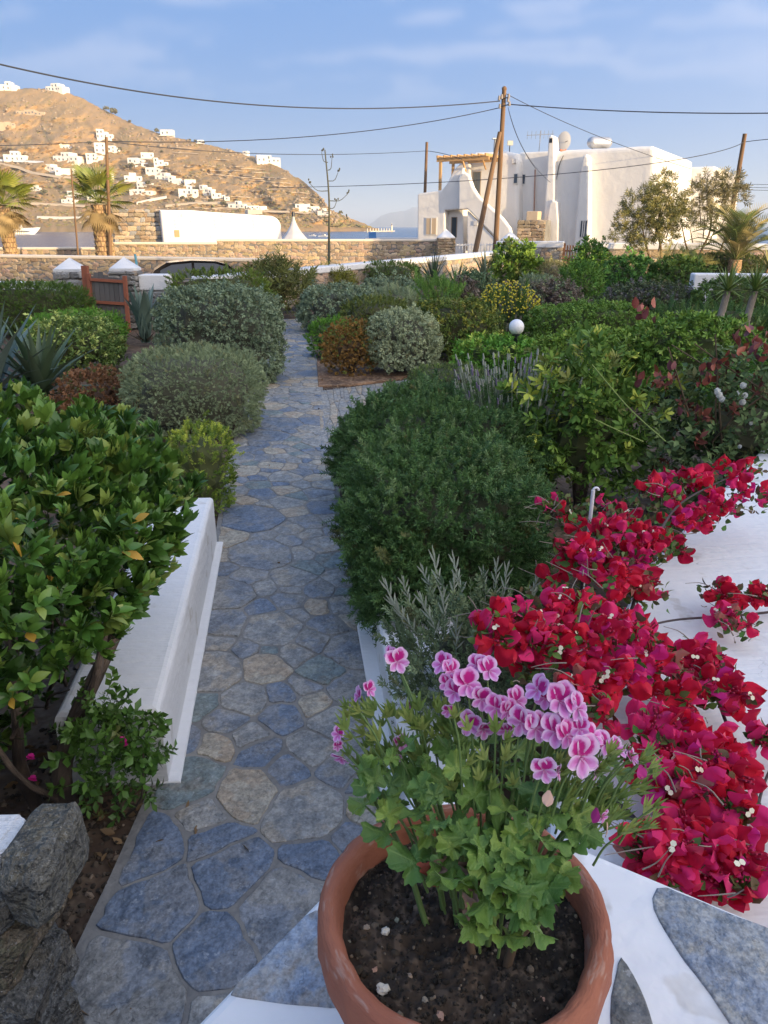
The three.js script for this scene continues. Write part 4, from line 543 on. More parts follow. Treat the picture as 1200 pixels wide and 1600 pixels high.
shrub('leafy_hedge', 'broad yellow green leafy hedge in the middle of the bed', 'hedge', 835, 1030, 516, 630, { pal: [[0.075, 0.135, 0.024], [0.19, 0.26, 0.05]], sprigs: SP.obov, size: 0.115, n: 2.8, bump: 0.2, tip: [[0.28, 0.33, 0.08], 0.15], dr: 0.6 });
shrub('leafy_hedge', 'broad mid green leafy hedge behind the rose bush', 'hedge', 985, 1190, 500, 640, { pal: [[0.065, 0.125, 0.024], [0.165, 0.24, 0.048]], sprigs: SP.obov, size: 0.115, n: 2.8, bump: 0.2, tip: [[0.25, 0.31, 0.08], 0.12], dr: 0.6 });
shrub('oleander_bush', 'tall dark leafy bush with yellow green shoots beside the rosemary', 'shrub', 812, 1030, 548, 815, { pal: [[0.045, 0.095, 0.018], [0.135, 0.20, 0.042]], sprigs: SP.obov, size: 0.125, n: 2.3, bump: 0.28, k: 3, tip: [[0.33, 0.34, 0.07], 0.16], depth: 0.4, dr: 0.6 });
shrub('green_shrub', 'fresh green bush behind the roses at the edge of the view', 'shrub', 1120, 1300, 560, 700, { pal: P.green, sprigs: SP.oval, size: 0.11, bump: 0.2, depth: 0.3 });
{ // rosemary: two great lobes over the planter
  const r1 = thing('rosemary_bush', 'deep green rosemary bush overhanging the white planter wall, nearest lobe', 'shrub', V(0.345, 0.12, -4.2)); shell(r1, { a: 0.55, b: 0.43, d: 0.70, cy: 0.39, n: 3.2, pal: [[0.028, 0.064, 0.022], [0.085, 0.145, 0.052]], sprigs: SP.brush, size: 0.066, k: 9, bump: 0.2, freq: 2.6, upw: 0.1, depth: 0.06, low: -0.95, bump2: 0.03, freq2: 9, clump: 1.7, clumpH: 1.3, cap: 42000, tip: [[0.12, 0.17, 0.085], 0.18] });
  const r2 = thing('rosemary_bush', 'rosemary bush lobe at the far side, reaching towards the side path', 'shrub', V(0.46, 0.0, -5.95)); shell(r2, { a: 0.78, b: 0.47, d: 0.80, cy: 0.45, n: 2.9, pal: [[0.03, 0.068, 0.024], [0.09, 0.152, 0.056]], sprigs: SP.brush, size: 0.072, k: 8, bump: 0.22, freq: 2.6, upw: 0.15, depth: 0.06, bump2: 0.03, freq2: 8, clump: 1.7, clumpH: 1.3, cap: 42000, tip: [[0.12, 0.17, 0.085], 0.16] });
  const r3 = thing('rosemary_bush', 'small low sprawl of rosemary spilling down beside the path corner', 'shrub', V(0.12, 0.1, -3.62)); shell(r3, { a: 0.22, b: 0.3, d: 0.34, cy: 0.28, n: 2.4, pal: [[0.036, 0.075, 0.026], [0.085, 0.14, 0.05]], sprigs: SP.brush, size: 0.066, k: 8, bump: 0.2, freq: 3, upw: 0.1, depth: 0.25, low: -0.95 });
  for (const r of [r1, r2]) for (let i = 0; i < 5; i++) part('stem', taper([V(rr(-0.1, 0.1), 0, rr(-0.1, 0.1)), V(rr(-0.3, 0.3), 0.3, rr(-0.3, 0.3)), V(rr(-0.5, 0.5), 0.6, rr(-0.5, 0.5))], 0.02, 0.008, 6, 5), bark, r);
}
{ // lavender
  const g = thing('lavender_bush', 'grey lavender with upright stalks between the rosemary and the tall leafy bush', 'shrub', V(1.12, 0.1, -6.1)); shell(g, { a: 0.40, b: 0.36, d: 0.45, pal: [[0.12, 0.14, 0.13], [0.22, 0.25, 0.23]], sprigs: SP.needle, size: 0.12, k: 5, upw: 1.6, depth: 0.4 });
  const ms = [], cs = [], mf = [], cf = [], st = new THREE.CylinderGeometry(0.0022, 0.003, 1, 4), fl = new THREE.CylinderGeometry(0.006, 0.009, 1, 5);
  for (let i = 0; i < 230; i++) { const a = rr(0, 6.3), r = 0.42 * Math.sqrt(rnd()), d = V(Math.cos(a) * r * 0.8, 1, Math.sin(a) * r * 0.8), b = V(Math.cos(a) * r, 0.45, Math.sin(a) * r), L = rr(0.3, 0.62); ms.push(poseM(b.clone().addScaledVector(d, L / 2), d, 0, 1).multiply(new THREE.Matrix4().makeScale(1, L, 1))); cs.push(lin(0.22, 0.26, 0.19)); mf.push(poseM(b.clone().addScaledVector(d, L), d, 0, 1).multiply(new THREE.Matrix4().makeScale(1, 0.05, 1))); cf.push(rnd() < 0.14 ? lin(0.18, 0.15, 0.22) : lin(0.27, 0.29, 0.24)); }
  many('stalks', st, SILVER, ms, cs, g); many('flower_spikes', fl, SILVER, mf, cf, g);
}
{ // grey herb in the planter
  const g = thing('grey_herb', 'grey green herb bush with pale upright shoots behind the flower pot', 'shrub', V(0.37, 0.15, -2.70)); shell(g, { a: 0.33, b: 0.31, d: 0.3, cy: 0.30, pal: [[0.085, 0.11, 0.075], [0.20, 0.23, 0.155]], sprigs: SP.fine, size: 0.075, k: 6, mat: SILVER, upw: 0.9, bump: 0.2, depth: 0.4, low: -0.9 });
  const sh = sprig(12, 0.3, 0.07, { rise: [0.15, 1.1], up: 0.9, prof: [0.4, 1, 0.2], stem: 0.012 }), lt = std({ color: lin(0.30, 0.335, 0.26), roughness: 0.9 });
  for (let i = 0; i < 22; i++) { const a = rr(0, 6.3), r = 0.3 * Math.sqrt(rnd()), b = V(Math.cos(a) * r, 0.50 + 0.08 * (1 - r / 0.3), Math.sin(a) * r), m = part('shoot', sh, lt, g); m.matrixAutoUpdate = true; m.position.copy(b); m.quaternion.setFromUnitVectors(YUP, V(Math.cos(a) * r * 1.5 + rr(-0.25, 0.25), 1, Math.sin(a) * r * 1.2 + rr(-0.2, 0.2)).normalize()); m.scale.set(0.11, 1, 0.11).multiplyScalar(1).setY(rr(0.14, 0.24)); }
}
// ---------------------------------------------------------------- agaves, yuccas, lilies
const agBlue = [[0.10, 0.155, 0.135], [0.13, 0.185, 0.165], [0.085, 0.135, 0.11]].map((c) => std({ color: lin(...c), roughness: 0.55 })), agGreen = [[0.05, 0.09, 0.045], [0.07, 0.115, 0.06], [0.085, 0.13, 0.075]].map((c) => std({ color: lin(...c), roughness: 0.5 })), yuc = [[0.045, 0.08, 0.04], [0.07, 0.105, 0.05], [0.06, 0.09, 0.055]].map((c) => std({ color: lin(...c), roughness: 0.5 })), lilyM = [[0.12, 0.20, 0.035], [0.19, 0.28, 0.05], [0.25, 0.33, 0.07]].map((c) => std({ color: lin(...c), roughness: 0.5 })), paleAg = [[0.26, 0.28, 0.17], [0.34, 0.34, 0.20], [0.19, 0.23, 0.14]].map((c) => std({ color: lin(...c), roughness: 0.5 }));
{ let g = thing('agave', 'large dark green agave with stiff pointed leaves, in front of the variegated bush', 'agave', G(68, 628)); rosette(g, V(0, 0.08, 0), { n: 50, L: 1.1, wide: 1.1, mats: agGreen, min: 0.12, max: 1.45 });
  const p = G(-12, 640); g = thing('agave', 'tall grey green agave standing behind the large dark one', 'agave', p); rosette(g, V(0, 0.1, 0), { n: 30, L: 1.35, wide: 1.15, mats: agBlue, min: 0.4, max: 1.45 });
  g = thing('agave', 'narrow upright blue agave beside the wooden gate', 'agave', G(229, 541)); rosette(g, V(0, 0.05, 0), { n: 18, L: 1.12, wide: 1.9, mats: agBlue, min: 1.3, max: 1.52 }); for (let i = 0; i < 7; i++) { const m = part('dry_leaf', bladeGeos[2], std({ color: lin(0.09, 0.075, 0.055) }), g); m.quaternion.setFromUnitVectors(YUP, V(Math.cos(i * 0.9), 0.35, Math.sin(i * 0.9)).normalize()); m.scale.setScalar(0.38); m.position.y = 0.1; }
  g = thing('yucca', 'dark spiky yucca clump in front of the white capped garden wall', 'yucca', Z(692, 452, 27).setY(0)); rosette(g, V(-0.35, 0.3, 0), { n: 40, L: 1.3, wide: 0.55, mats: yuc, min: 0.1, max: 1.5 }); rosette(g, V(0.45, 0.15, 0.2), { n: 36, L: 1.15, wide: 0.55, mats: yuc, min: 0.1, max: 1.4 });
  g = thing('agave', 'pale striped agave in the light at the end of the garden wall', 'agave', Z(757, 442, 30).setY(0.1)); rosette(g, V(0, 0.1, 0), { n: 18, L: 1.35, wide: 0.85, mats: paleAg, min: 0.5, max: 1.45 });
  for (const [px, py, D, h, label] of [[1122, 502, 13.2, 0.72, 'small yucca tree with a bare trunk, nearer the middle of the bed'], [1166, 492, 13.8, 0.86, 'small yucca tree with a bare trunk, beside the edge of the view']]) { const b = Z(px, py, D); b.y = 0; const y = thing('yucca_tree', label, 'yucca', b, 'small yucca trees'); const top = Z(px + 9, 455, D).y; part('trunk', taper([V(0, 0, 0), V(0.02, top * 0.5, 0), V(0.08, top, 0)], 0.075, 0.06, 8, 8), std({ color: lin(0.27, 0.235, 0.19), bumpMap: T.roughBump, bumpScale: 0.02 }), y); rosette(y, V(0.08, top, 0), { n: 46, L: 0.55, wide: 0.75, mats: [[0.10, 0.165, 0.03], [0.15, 0.22, 0.05], [0.22, 0.28, 0.07]].map((c) => std({ color: lin(...c), roughness: 0.5 })), min: -0.5, max: 1.5 }); }
  [[1105, 536], [1140, 540], [1175, 538], [1205, 534], [1122, 527], [1160, 526], [1192, 524]].forEach(([px, py], i) => { const l = thing('lily_clump', ['yellow green strap leaved clump, nearest the middle of the bed in its row', 'yellow green strap leaved clump, second in the front row below the small yuccas', 'yellow green strap leaved clump, third in the front row below the small yuccas', 'yellow green strap leaved clump at the very edge of the view, front row', 'yellow green strap leaved clump at the foot of the first small yucca', 'yellow green strap leaved clump between the two small yuccas', 'yellow green strap leaved clump at the foot of the second small yucca'][i], 'plant', G(px, py), 'strap leaved clumps below the small yuccas'); rosette(l, V(0, 0, 0), { n: 16, L: 0.8, wide: 0.5, mats: lilyM, min: 0.5, max: 1.4 }); });
  { const s = thing('spiky_plant', 'thin leaved spiky plant beside the olive mound under the globe lamp', 'plant', G(776, 556)); rosette(s, V(0, 0, 0), { n: 14, L: 0.7, wide: 0.4, mats: lilyM, min: 0.5, max: 1.4 }); }
  { const s = thing('pale_succulent', 'pale yellow green rosette plant between the reddish succulent and the grey bush', 'plant', G(170, 612)); rosette(s, V(0, 0.22, 0), { n: 18, L: 0.22, wide: 1.6, mats: paleAg.slice(0, 2).concat(lilyM), min: 0.1, max: 1.2 }); part('stem', bar(V(0, 0, 0), V(0, 0.24, 0), 0.02), bark, s); }
  { const s = thing('aloe', 'small upright fleshy plant on the sandy bed beside the silver shrub', 'plant', G(710, 586)); rosette(s, V(0, 0, 0), { n: 14, L: 0.36, wide: 1.1, mats: lilyM, min: 0.4, max: 1.4 }); }
  // the dry flower stalk of an agave
  const b = Z(514, 424, 25.5); b.y = 0; const t = Z(513, 234, 25.5); const st = thing('agave_stalk', 'tall bare agave flower stalk with short side branches against the sky', 'agave stalk', b); const H = t.y, sm = std({ color: lin(0.085, 0.085, 0.06) });
  part('stalk', taper([V(0, 0, 0), V(0.02, H * 0.35, 0), V(0.06, H * 0.7, 0), V(-0.03, H, 0)], 0.055, 0.02, 18, 6), sm, st);
  [[0.50, 0.55, 0.1], [0.56, -0.55, 0.14], [0.67, 0.60, 0.07], [0.735, -0.58, 0.1], [0.80, 0.32, 0.12], [0.87, 0.14, 0.22], [0.92, -0.18, 0.16], [0.60, -0.30, 0.1], [0.62, 0.26, 0.1]].forEach(([f, dx, dy]) => { const y = H * f, x = 0.05; const br = part('branch', taper([V(x, y, 0), V(x + dx * 0.6, y + dy * 0.1, 0.05), V(x + dx, y + dy + 0.12, 0.08)], 0.014, 0.008, 6, 5), sm, st); for (let k = 0; k < 3; k++) { const pod = part('seed_pod', new THREE.SphereGeometry(0.024, 6, 4), sm, br); pod.position.set(x + dx + rr(-0.07, 0.07), y + dy + 0.12 + rr(0, 0.12), 0.08 + rr(-0.05, 0.05)); pod.scale.y = 1.5; } });
}
// ---------------------------------------------------------------- globe lamp, stake, roses
{ const c = Z(807, 511, 11.6), g = thing('globe_lamp', 'white globe garden lamp on a short dark post among the shrubs', 'garden lamp', V(c.x, 0, c.z)); const s = part('globe', new THREE.SphereGeometry(0.117, 32, 20), new THREE.MeshPhysicalMaterial({ color: lin(0.82, 0.82, 0.84), roughness: 0.25 }), g); s.position.y = c.y; part('post', bar(V(0, 0, 0), V(0, c.y - 0.1, 0), 0.03, 0.03, 12), M.dark, g); part('collar', bar(V(0, c.y - 0.13, 0), V(0, c.y - 0.085, 0), 0.055, 0.06, 16), M.dark, g); }
{ const t = Z(927, 766, 3.2), g = solo('stake', merge([bar(V(0, 0.2, 0), V(0.0, t.y, 0), 0.009, 0.009, 8), new THREE.TorusGeometry(0.012, 0.006, 6, 10, 3.4).translate(0.012, t.y, 0)]), std({ color: lin(0.7, 0.7, 0.72), roughness: 0.5 }), 'thin white stake with hooked top standing in the bougainvillea', 'stake'); g.position.set(t.x, 0, t.z); }
{ const at = V(2.95, 0, -5.75), g = thing('rose_bush', 'rose bush with dark and reddish leaves and a few white roses', 'rose bush', at); shell(g, { a: 0.95, b: 0.62, d: 0.5, pal: [[0.045, 0.07, 0.032], [0.11, 0.145, 0.065]], sprigs: SP.oval, size: 0.14, k: 2.4, bump: 0.3, depth: 0.5, n: 2.2, tip: [[0.13, 0.035, 0.03], 0.14], core: true });
  for (let i = 0; i < 12; i++) part('stem', taper([V(rr(-0.4, 0.4), 0, rr(-0.2, 0.2)), V(rr(-0.6, 0.6), 0.6, rr(-0.2, 0.3)), V(rr(-0.9, 0.9), rr(1.1, 1.5), rr(-0.3, 0.3))], 0.012, 0.005, 8, 5), std({ color: lin(0.10, 0.07, 0.04) }), g);
  const pet = leafGeo(0.055, 0.05, { prof: [0.3, 0.9, 1, 0.5], fold: 0.3, curl: -0.3 }), wr = std({ color: lin(0.82, 0.82, 0.78), roughness: 0.8 });
  [[1160, 607], [1161, 622], [1157, 632], [1150, 620], [1118, 616], [1122, 622], [1127, 628], [1172, 664], [1154, 700]].forEach(([px, py], i) => { const p = Z(px, py, 5.35).sub(at), f = part('rose', mergeGeometries(Array.from({ length: 9 }, (_, k) => place(pet, V(0, 0, 0), V(Math.cos(k * 2.4) * (0.3 + 0.08 * k), 1, Math.sin(k * 2.4) * (0.3 + 0.08 * k)), -k * 2.4 - 1.57)), false), wr, g); f.position.copy(p); f.rotation.set(0.6, i, 0.2); f.scale.setScalar(i > 6 ? 0.55 : 0.85); });
  const rl = leafGeo(0.07, 0.045, { prof: [0.4, 1, 0.8, 0] }), red = [[0.22, 0.045, 0.03], [0.14, 0.03, 0.035], [0.30, 0.075, 0.04]].map((c) => std({ color: lin(...c), roughness: 0.5 }));
  for (const [px, py, n] of [[1010, 494, 9], [1010, 600, 8], [1130, 570, 14], [1165, 545, 14], [1195, 550, 10], [1105, 590, 10], [1040, 590, 8], [1085, 655, 6], [1185, 525, 10], [1075, 655, 4]]) for (let i = 0; i < n; i++) { const p = Z(px + rr(-18, 18), py + rr(-14, 14), 5.4 + rr(0, 0.3)).sub(at), l = part('red_leaf', rl, pick(red), g); l.position.copy(p); l.rotation.set(rr(-1, 1), rr(0, 6), rr(-1, 1)); l.scale.setScalar(rr(0.8, 1.3)); }
  const shoot = std({ color: lin(0.17, 0.23, 0.06) }); for (const l of [[[925, 570], [985, 640], [1040, 690]], [[1005, 690], [960, 670], [928, 655]]]) part('shoot', tube(l.map(([x, y], i) => Z(x, y, 5.0 - i * 0.12).sub(at)), 0.005, 12, 5), shoot, g);
}

// ---------------------------------------------------------------- the leafy bush over the planter (large glossy leaves)
{ reseed(300);
  const at = V(-1.25, 0, -2.3), g = thing('pittosporum_bush', 'big glossy leafy green bush on bare crooked trunks behind the planter wall', 'shrub', at);
  const lg = [0, 1, 2, 3].map((i) => leafGeo(0.062, 0.028, { prof: [0.12, 0.42, 0.8, 1, 0.72, 0.1], fold: 0.2 + 0.08 * i, curl: 0.05 + 0.1 * i }));
  const mats = [[0.052, 0.13, 0.018], [0.07, 0.16, 0.024], [0.095, 0.20, 0.03], [0.04, 0.10, 0.018], [0.13, 0.245, 0.04], [0.22, 0.29, 0.055]].map((c) => std({ color: lin(...c), roughness: 0.36 }));
  const yel = std({ color: lin(0.42, 0.25, 0.03), roughness: 0.6 });
  const cx = -0.65, cy = 1.02, cz = -0.36, a = 0.99, b = 0.48, d = 0.93, n = 3.4, eye = V(0, EYE, 0).sub(at), spots = [];
  for (let i = 0; i < 30000 && spots.length < 4300; i++) { const v = V(rr(-1, 1), rr(-1, 1), rr(-1, 1)); const l = v.length(); if (l > 1 || l < 0.1) continue; v.multiplyScalar(1 / l); const r = corner(v, n) * (1 + 0.16 * fbm(v.x * 2.2, v.y * 2.2, v.z * 2.2, 3)) * (1 - 0.28 * Math.pow(rnd(), 2)); let p = V(cx + v.x * r * a, cy + v.y * r * b, cz + v.z * r * d); if (p.y < 0.42 + 0.40 * smooth(p.x, -0.75, 0.1) + 0.10 * n3(p.x * 3, p.z * 3, 3)) continue;
    const dir = V(v.x / a, v.y / b * 0.9, v.z / d).normalize().multiplyScalar(0.7).add(V(0, 0.75, 0)).add(V(rr(-0.45, 0.45), rr(-0.3, 0.3), rr(-0.45, 0.45))).normalize(); spots.push([p, dir, v.dot(eye.clone().sub(V(cx, cy, cz)).normalize()) * 0.6 - p.distanceTo(eye) * 0.55 + (r > 0.9 ? 0.2 : 0) + rr(0, 0.25)]); }
  spots.sort((p, q) => q[2] - p[2]);
  const whorl = sprig(9, 0.062, 0.028, { rise: [0, 0.02], up: 0.95, prof: [0.12, 0.5, 1, 0.75, 0.1], stem: 0 }), far = [], fc = [];
  let made = 0;
  spots.forEach(([p, dir], i) => {
    const vis = p.clone().add(at); const sx = Math.abs(vis.x / vis.z) < 0.6;
    if (made < 296 && sx && i % 3 === 0) { const k = 7, m0 = Math.floor(rnd() * 5); for (let j = 0; j < k && made < 296; j++) { const az = j * 2.4, e = 0.6 + 0.10 * j, l = V(Math.cos(az) * Math.cos(e), Math.sin(e), Math.sin(az) * Math.cos(e)).applyQuaternion(qq.setFromUnitVectors(YUP, dir)), m = part('leaf', lg[(i + j) % 4], rnd() < 0.03 ? yel : mats[rnd() < 0.6 ? m0 : Math.floor(rnd() * 6)], g); const q = new THREE.Quaternion().setFromUnitVectors(YUP, l), zz = V(0, 0, 1).applyQuaternion(q), want = dir.clone().addScaledVector(l, -dir.dot(l)).normalize(); q.premultiply(new THREE.Quaternion().setFromAxisAngle(l, Math.atan2(V().crossVectors(zz, want).dot(l), zz.dot(want)))); m.quaternion.copy(q); m.position.copy(p).addScaledVector(dir, 0.004 * j); m.scale.setScalar(rr(0.75, 1.2)); made++; } }
    else { far.push(poseM(p, dir, rr(0, 6), rr(0.55, 1.2))); const c = pick([[0.048, 0.12, 0.018], [0.064, 0.15, 0.024], [0.088, 0.19, 0.03], [0.04, 0.10, 0.018], [0.12, 0.225, 0.036], [0.18, 0.25, 0.05]]); fc.push(lin(...c)); }
  });
  for (let i = 0; i < 420; i++) { const p = V(rr(-1.15, -0.05), rr(0.2, 0.78), rr(-0.7, 0.12)); if (p.x > -0.25 && p.y < 0.3) continue; far.push(poseM(p, V(rr(-0.8, 0.8), rr(0, 1), rr(-0.2, 1)), rr(0, 6), rr(0.7, 1.1))); fc.push(lin(...pick([[0.045, 0.10, 0.018], [0.055, 0.12, 0.02], [0.09, 0.15, 0.03]]))); }
  many('foliage', whorl, WAX, far, fc, g);
  // bare trunks and branches beneath
  const br = (pts, r0, r1) => part('trunk', taper(pts.map((p) => V(...p)), r0, r1, 14, 8), bark, g);
  br([[0.02, 0, 0.02], [0.0, 0.2, 0.0], [0.06, 0.42, -0.05], [0.16, 0.62, -0.12], [0.3, 0.9, -0.25]], 0.045, 0.02); br([[0.06, 0.42, -0.05], [0.16, 0.6, -0.06], [0.2, 0.82, -0.18]], 0.025, 0.012);
  br([[-0.14, 0, -0.05], [-0.16, 0.25, -0.02], [-0.12, 0.5, 0.0], [-0.2, 0.8, -0.2]], 0.03, 0.014); br([[-0.3, 0, 0.05], [-0.36, 0.3, 0.0], [-0.3, 0.6, -0.1], [-0.45, 0.9, -0.2]], 0.032, 0.015); br([[-0.55, 0, -0.1], [-0.5, 0.35, -0.1], [-0.65, 0.8, -0.2]], 0.035, 0.016); br([[-0.85, 0, -0.3], [-0.8, 0.4, -0.3], [-0.9, 0.8, -0.4]], 0.035, 0.016); br([[0.0, 0.12, 0.03], [-0.1, 0.3, 0.1], [-0.22, 0.5, 0.05]], 0.014, 0.008);
  for (let i = 0; i < 34; i++) { const s = V(rr(-0.9, 0.0), rr(0.3, 0.6), rr(-0.6, 0.1)), e = s.clone().add(V(rr(-0.3, 0.2), rr(0.15, 0.4), rr(-0.25, 0.2))); part('branch', taper([s, s.clone().lerp(e, 0.5).add(V(rr(-0.05, 0.05), rr(-0.05, 0.05), rr(-0.05, 0.05))), e], 0.009, 0.003, 6, 5), bark, g); }
  // fallen dry twigs under it, and a small pink-flowered plant at its foot
  const u = thing('pink_flower_shrub', 'small dark leafy shrub with a pink flower at the end of the planter wall', 'shrub', V(-1.05, 0, -2.33)); 
  shell(u, { a: 0.18, b: 0.29, d: 0.13, cy: 0.30, clump: 0, sprigs: SP.oval, size: 0.085, k: 2.4, pal: [[0.04, 0.085, 0.018], [0.08, 0.14, 0.03]], core: false, depth: 0.6, bump: 0.3, mat: WAX, n: 2 });
  part('stem', taper([V(0.0, 0, 0), V(-0.02, 0.2, 0.02), V(0.02, 0.45, 0)], 0.008, 0.004, 8, 5), bark, u); const tip = V(0.14, 0.34, 0.05);
  part('stem', taper([V(0.02, 0.02, 0.04), V(0.12, 0.16, 0.08), tip], 0.006, 0.003, 8, 5), bark, u);
  const lf = leafGeo(0.042, 0.02, { prof: [0.2, 0.9, 1, 0.1] }); for (let i = 0; i < 16; i++) { const m = part('leaf', lf, mats[i % 4], u); m.position.copy(tip).add(V(rr(-0.01, 0.05), rr(-0.07, 0.03), rr(-0.02, 0.03))); m.quaternion.setFromUnitVectors(YUP, V(rr(-0.4, 1), rr(-0.4, 0.8), rr(-0.5, 0.6)).normalize()); }
  const pm = std({ color: lin(0.62, 0.02, 0.28), roughness: 0.7 }); const pt = leafGeo(0.022, 0.016, { prof: [0.3, 1, 0.7], curl: -0.2 }); [[0.07, 0.40, 0.07], [-0.26, 0.36, 0.1], [-0.27, 0.26, 0.1]].forEach((q, i) => { const f = part('flower', mergeGeometries(Array.from({ length: 10 }, (_, k) => place(pt, V(0, 0, 0), V(Math.cos(k * 2.4), 0.3 + k * 0.12, Math.sin(k * 2.4)))), false), pm, u); f.position.set(...q); f.scale.setScalar(i ? 0.8 : 1.25); });
  const wd = thing('weed_tuft', 'small yellow green tuft growing at the foot of the rough stone wall', 'plant', G(80, 1308, 0.25).setY(0)); rosette(wd, V(0, 0.22, 0), { n: 12, L: 0.13, wide: 0.9, mats: lilyM.slice(0, 2).concat(agGreen), min: 0.3, max: 1.3 }); part('stem', bar(V(0, 0, 0), V(0, 0.24, 0), 0.006), bark, wd);
}
// ---------------------------------------------------------------- bougainvillea
{ reseed(410);
  const at = V(0.95, 0.5, -2.7), g = thing('bougainvillea', 'bougainvillea in full crimson bloom sprawling over the white ledge', 'bougainvillea', at);
  const bm = [[0.78, 0.014, 0.055], [0.86, 0.026, 0.11], [0.66, 0.009, 0.045], [0.84, 0.035, 0.20], [0.55, 0.008, 0.055], [0.76, 0.03, 0.27], [0.52, 0.20, 0.16]].map((c) => new THREE.MeshPhysicalMaterial({ color: lin(...c), side: THREE.DoubleSide, roughness: 0.75, transmission: 0.45, thickness: 0, specularIntensity: 0.3 }));
  const ctr = std({ color: lin(0.75, 0.70, 0.52) }), tubeM = std({ color: lin(0.35, 0.02, 0.06) });
  // three papery bracts round small tubes
  const bract = (s, c) => { const pos = [], idx = [], R = 6, N = 5, L = 0.037, W = 0.032; for (let i = 0; i <= R; i++) { const t = i / R, hw = W / 2 * Math.pow(Math.sin(Math.PI * Math.min(1, t * 0.94 + 0.06)), 0.62) * (t > 0.985 ? 0 : 1); for (let j = 0; j < N; j++) { const u = j / (N - 1) * 2 - 1; pos.push(u * hw, t * L, c * (u * u * 0.010 + 0.003 * Math.sin(u * 5 + s * 3 + t * 6)) + 0.012 * Math.sin(t * 2.2) - 0.010 * t * t); } } for (let i = 0; i < R; i++) for (let j = 0; j < N - 1; j++) { const a = i * N + j; idx.push(a, a + 1, a + N, a + 1, a + N + 1, a + N); } return mesh3(pos, idx); };
  const flowers = [0, 1, 2, 3, 4].map((s) => { const l = []; for (let k = 0; k < 3; k++) { const b = bract(s + k, 1 + 0.2 * s); b.rotateX(0.55 + 0.13 * s + 0.1 * k); b.rotateY(k * 2.094 + s * 0.3); l.push(b); } return merge(l); });
  const tubes = merge([0, 1, 2].map((k) => new THREE.CylinderGeometry(0.0016, 0.0012, 0.018, 5).translate(0.004 * Math.cos(k * 2.1), 0.011, 0.004 * Math.sin(k * 2.1)))), star = merge([0, 1].map((k) => new THREE.CircleGeometry(0.0038, 6).rotateX(-1.57).translate(0.004 * Math.cos(k * 2.1), 0.0205, 0.004 * Math.sin(k * 2.1))));
  // masses: pixel centre, radius, number, height of that spray, how pink
  const C = [[1150, 738, 34, 10, .95, .6], [1185, 778, 28, 9, .86, .7], [1130, 790, 26, 9, .86, .4], [1072, 752, 34, 11, .95, .4], [1095, 805, 30, 10, .84, .4], [1022, 770, 32, 8, .95, .2], [965, 828, 34, 12, .95, .2], [1012, 842, 34, 14, .92, .4], [905, 862, 36, 10, .98, .2], [955, 890, 36, 12, .95, .2], [860, 790, 12, 2, 1.0, .1], [1003, 868, 24, 7, .88, .5], [1055, 858, 12, 3, .82, .7],
    [1128, 925, 24, 9, .72, .9], [1150, 972, 26, 9, .70, .4], [1188, 928, 20, 6, .72, .8], [775, 962, 24, 5, .98, 0], [768, 995, 22, 5, .95, 0], [815, 975, 30, 6, .95, .1], [842, 1000, 30, 8, .92, .1], [890, 950, 34, 10, .95, .1], [872, 1008, 34, 12, .88, .2], [925, 1000, 40, 14, .88, .2], [968, 985, 34, 12, .88, .2], [960, 1050, 40, 14, .82, .3], [1025, 1040, 44, 16, .80, .6], [1085, 1030, 40, 13, .78, .8], [1120, 1075, 40, 14, .76, .6], [1060, 1085, 30, 8, .76, .4],
    [905, 1075, 26, 6, .82, .1], [935, 1115, 22, 5, .80, .1], [1030, 1150, 40, 14, .78, .3], [1085, 1165, 46, 18, .78, .5], [1130, 1200, 36, 12, .76, .4], [1040, 1215, 40, 14, .74, .5], [1095, 1235, 40, 13, .74, .6], [1150, 1255, 22, 6, .74, .4], [1075, 1300, 36, 10, .70, .3], [1050, 1345, 40, 14, .72, .2], [1100, 1340, 36, 12, .70, .3], [1160, 1340, 30, 8, .70, .2], [1150, 1380, 24, 6, .70, .2], [1190, 1150, 16, 5, .72, .3], [1005, 1320, 20, 4, .72, .2],
    [870, 800, 30, 1, .9, 0], [905, 815, 36, 1, .9, 0], [930, 800, 36, 2, .9, .2], [985, 800, 36, 2, .9, .2], [1045, 775, 30, 2, .9, .2], [880, 905, 36, 2, .85, .2], [920, 850, 36, 2, .85, .2], [850, 935, 30, 1, .85, 0], [820, 1040, 30, 1, .8, 0], [1000, 920, 36, 3, .8, .3], [975, 860, 36, 2, .85, .3],
    [1100, 765, 30, 7, .9, .4], [1060, 815, 28, 7, .86, .4], [985, 905, 32, 7, .86, .3], [935, 945, 34, 8, .9, .2], [1000, 1000, 34, 8, .84, .4], [860, 960, 34, 6, .92, .1], [925, 875, 30, 6, .95, .2]];
  const lm = [], lc = [], FL = [];
  C.forEach(([px, py, r, n, h, pk]) => {
    const c = G(px, py, h), s = r * PX(-c.z, py), hub = c.clone().add(V(0, -0.06, 0.02)); n = Math.round(n * 0.66);
    for (let i = 0; i < n; i++) { const a = rr(0, 6.3), q = Math.sqrt(rnd()), v = V(Math.cos(a) * q, rr(-0.3, 0.7) * (1 - q * 0.7), Math.sin(a) * q), p = c.clone().addScaledVector(v, s); p.y = Math.max(p.y, p.x > 0.5 && p.z > -5 ? 0.625 : 0.5); const dir = v.clone().multiplyScalar(0.9).add(V(rr(-0.5, 0.3), 0.8, 0.75)).normalize(); FL.push([p, dir, rnd() < pk * 0.55 ? (rnd() < 0.6 ? 3 : 5) : rnd() < 0.03 ? 6 : Math.floor(rnd() * 5)]); }
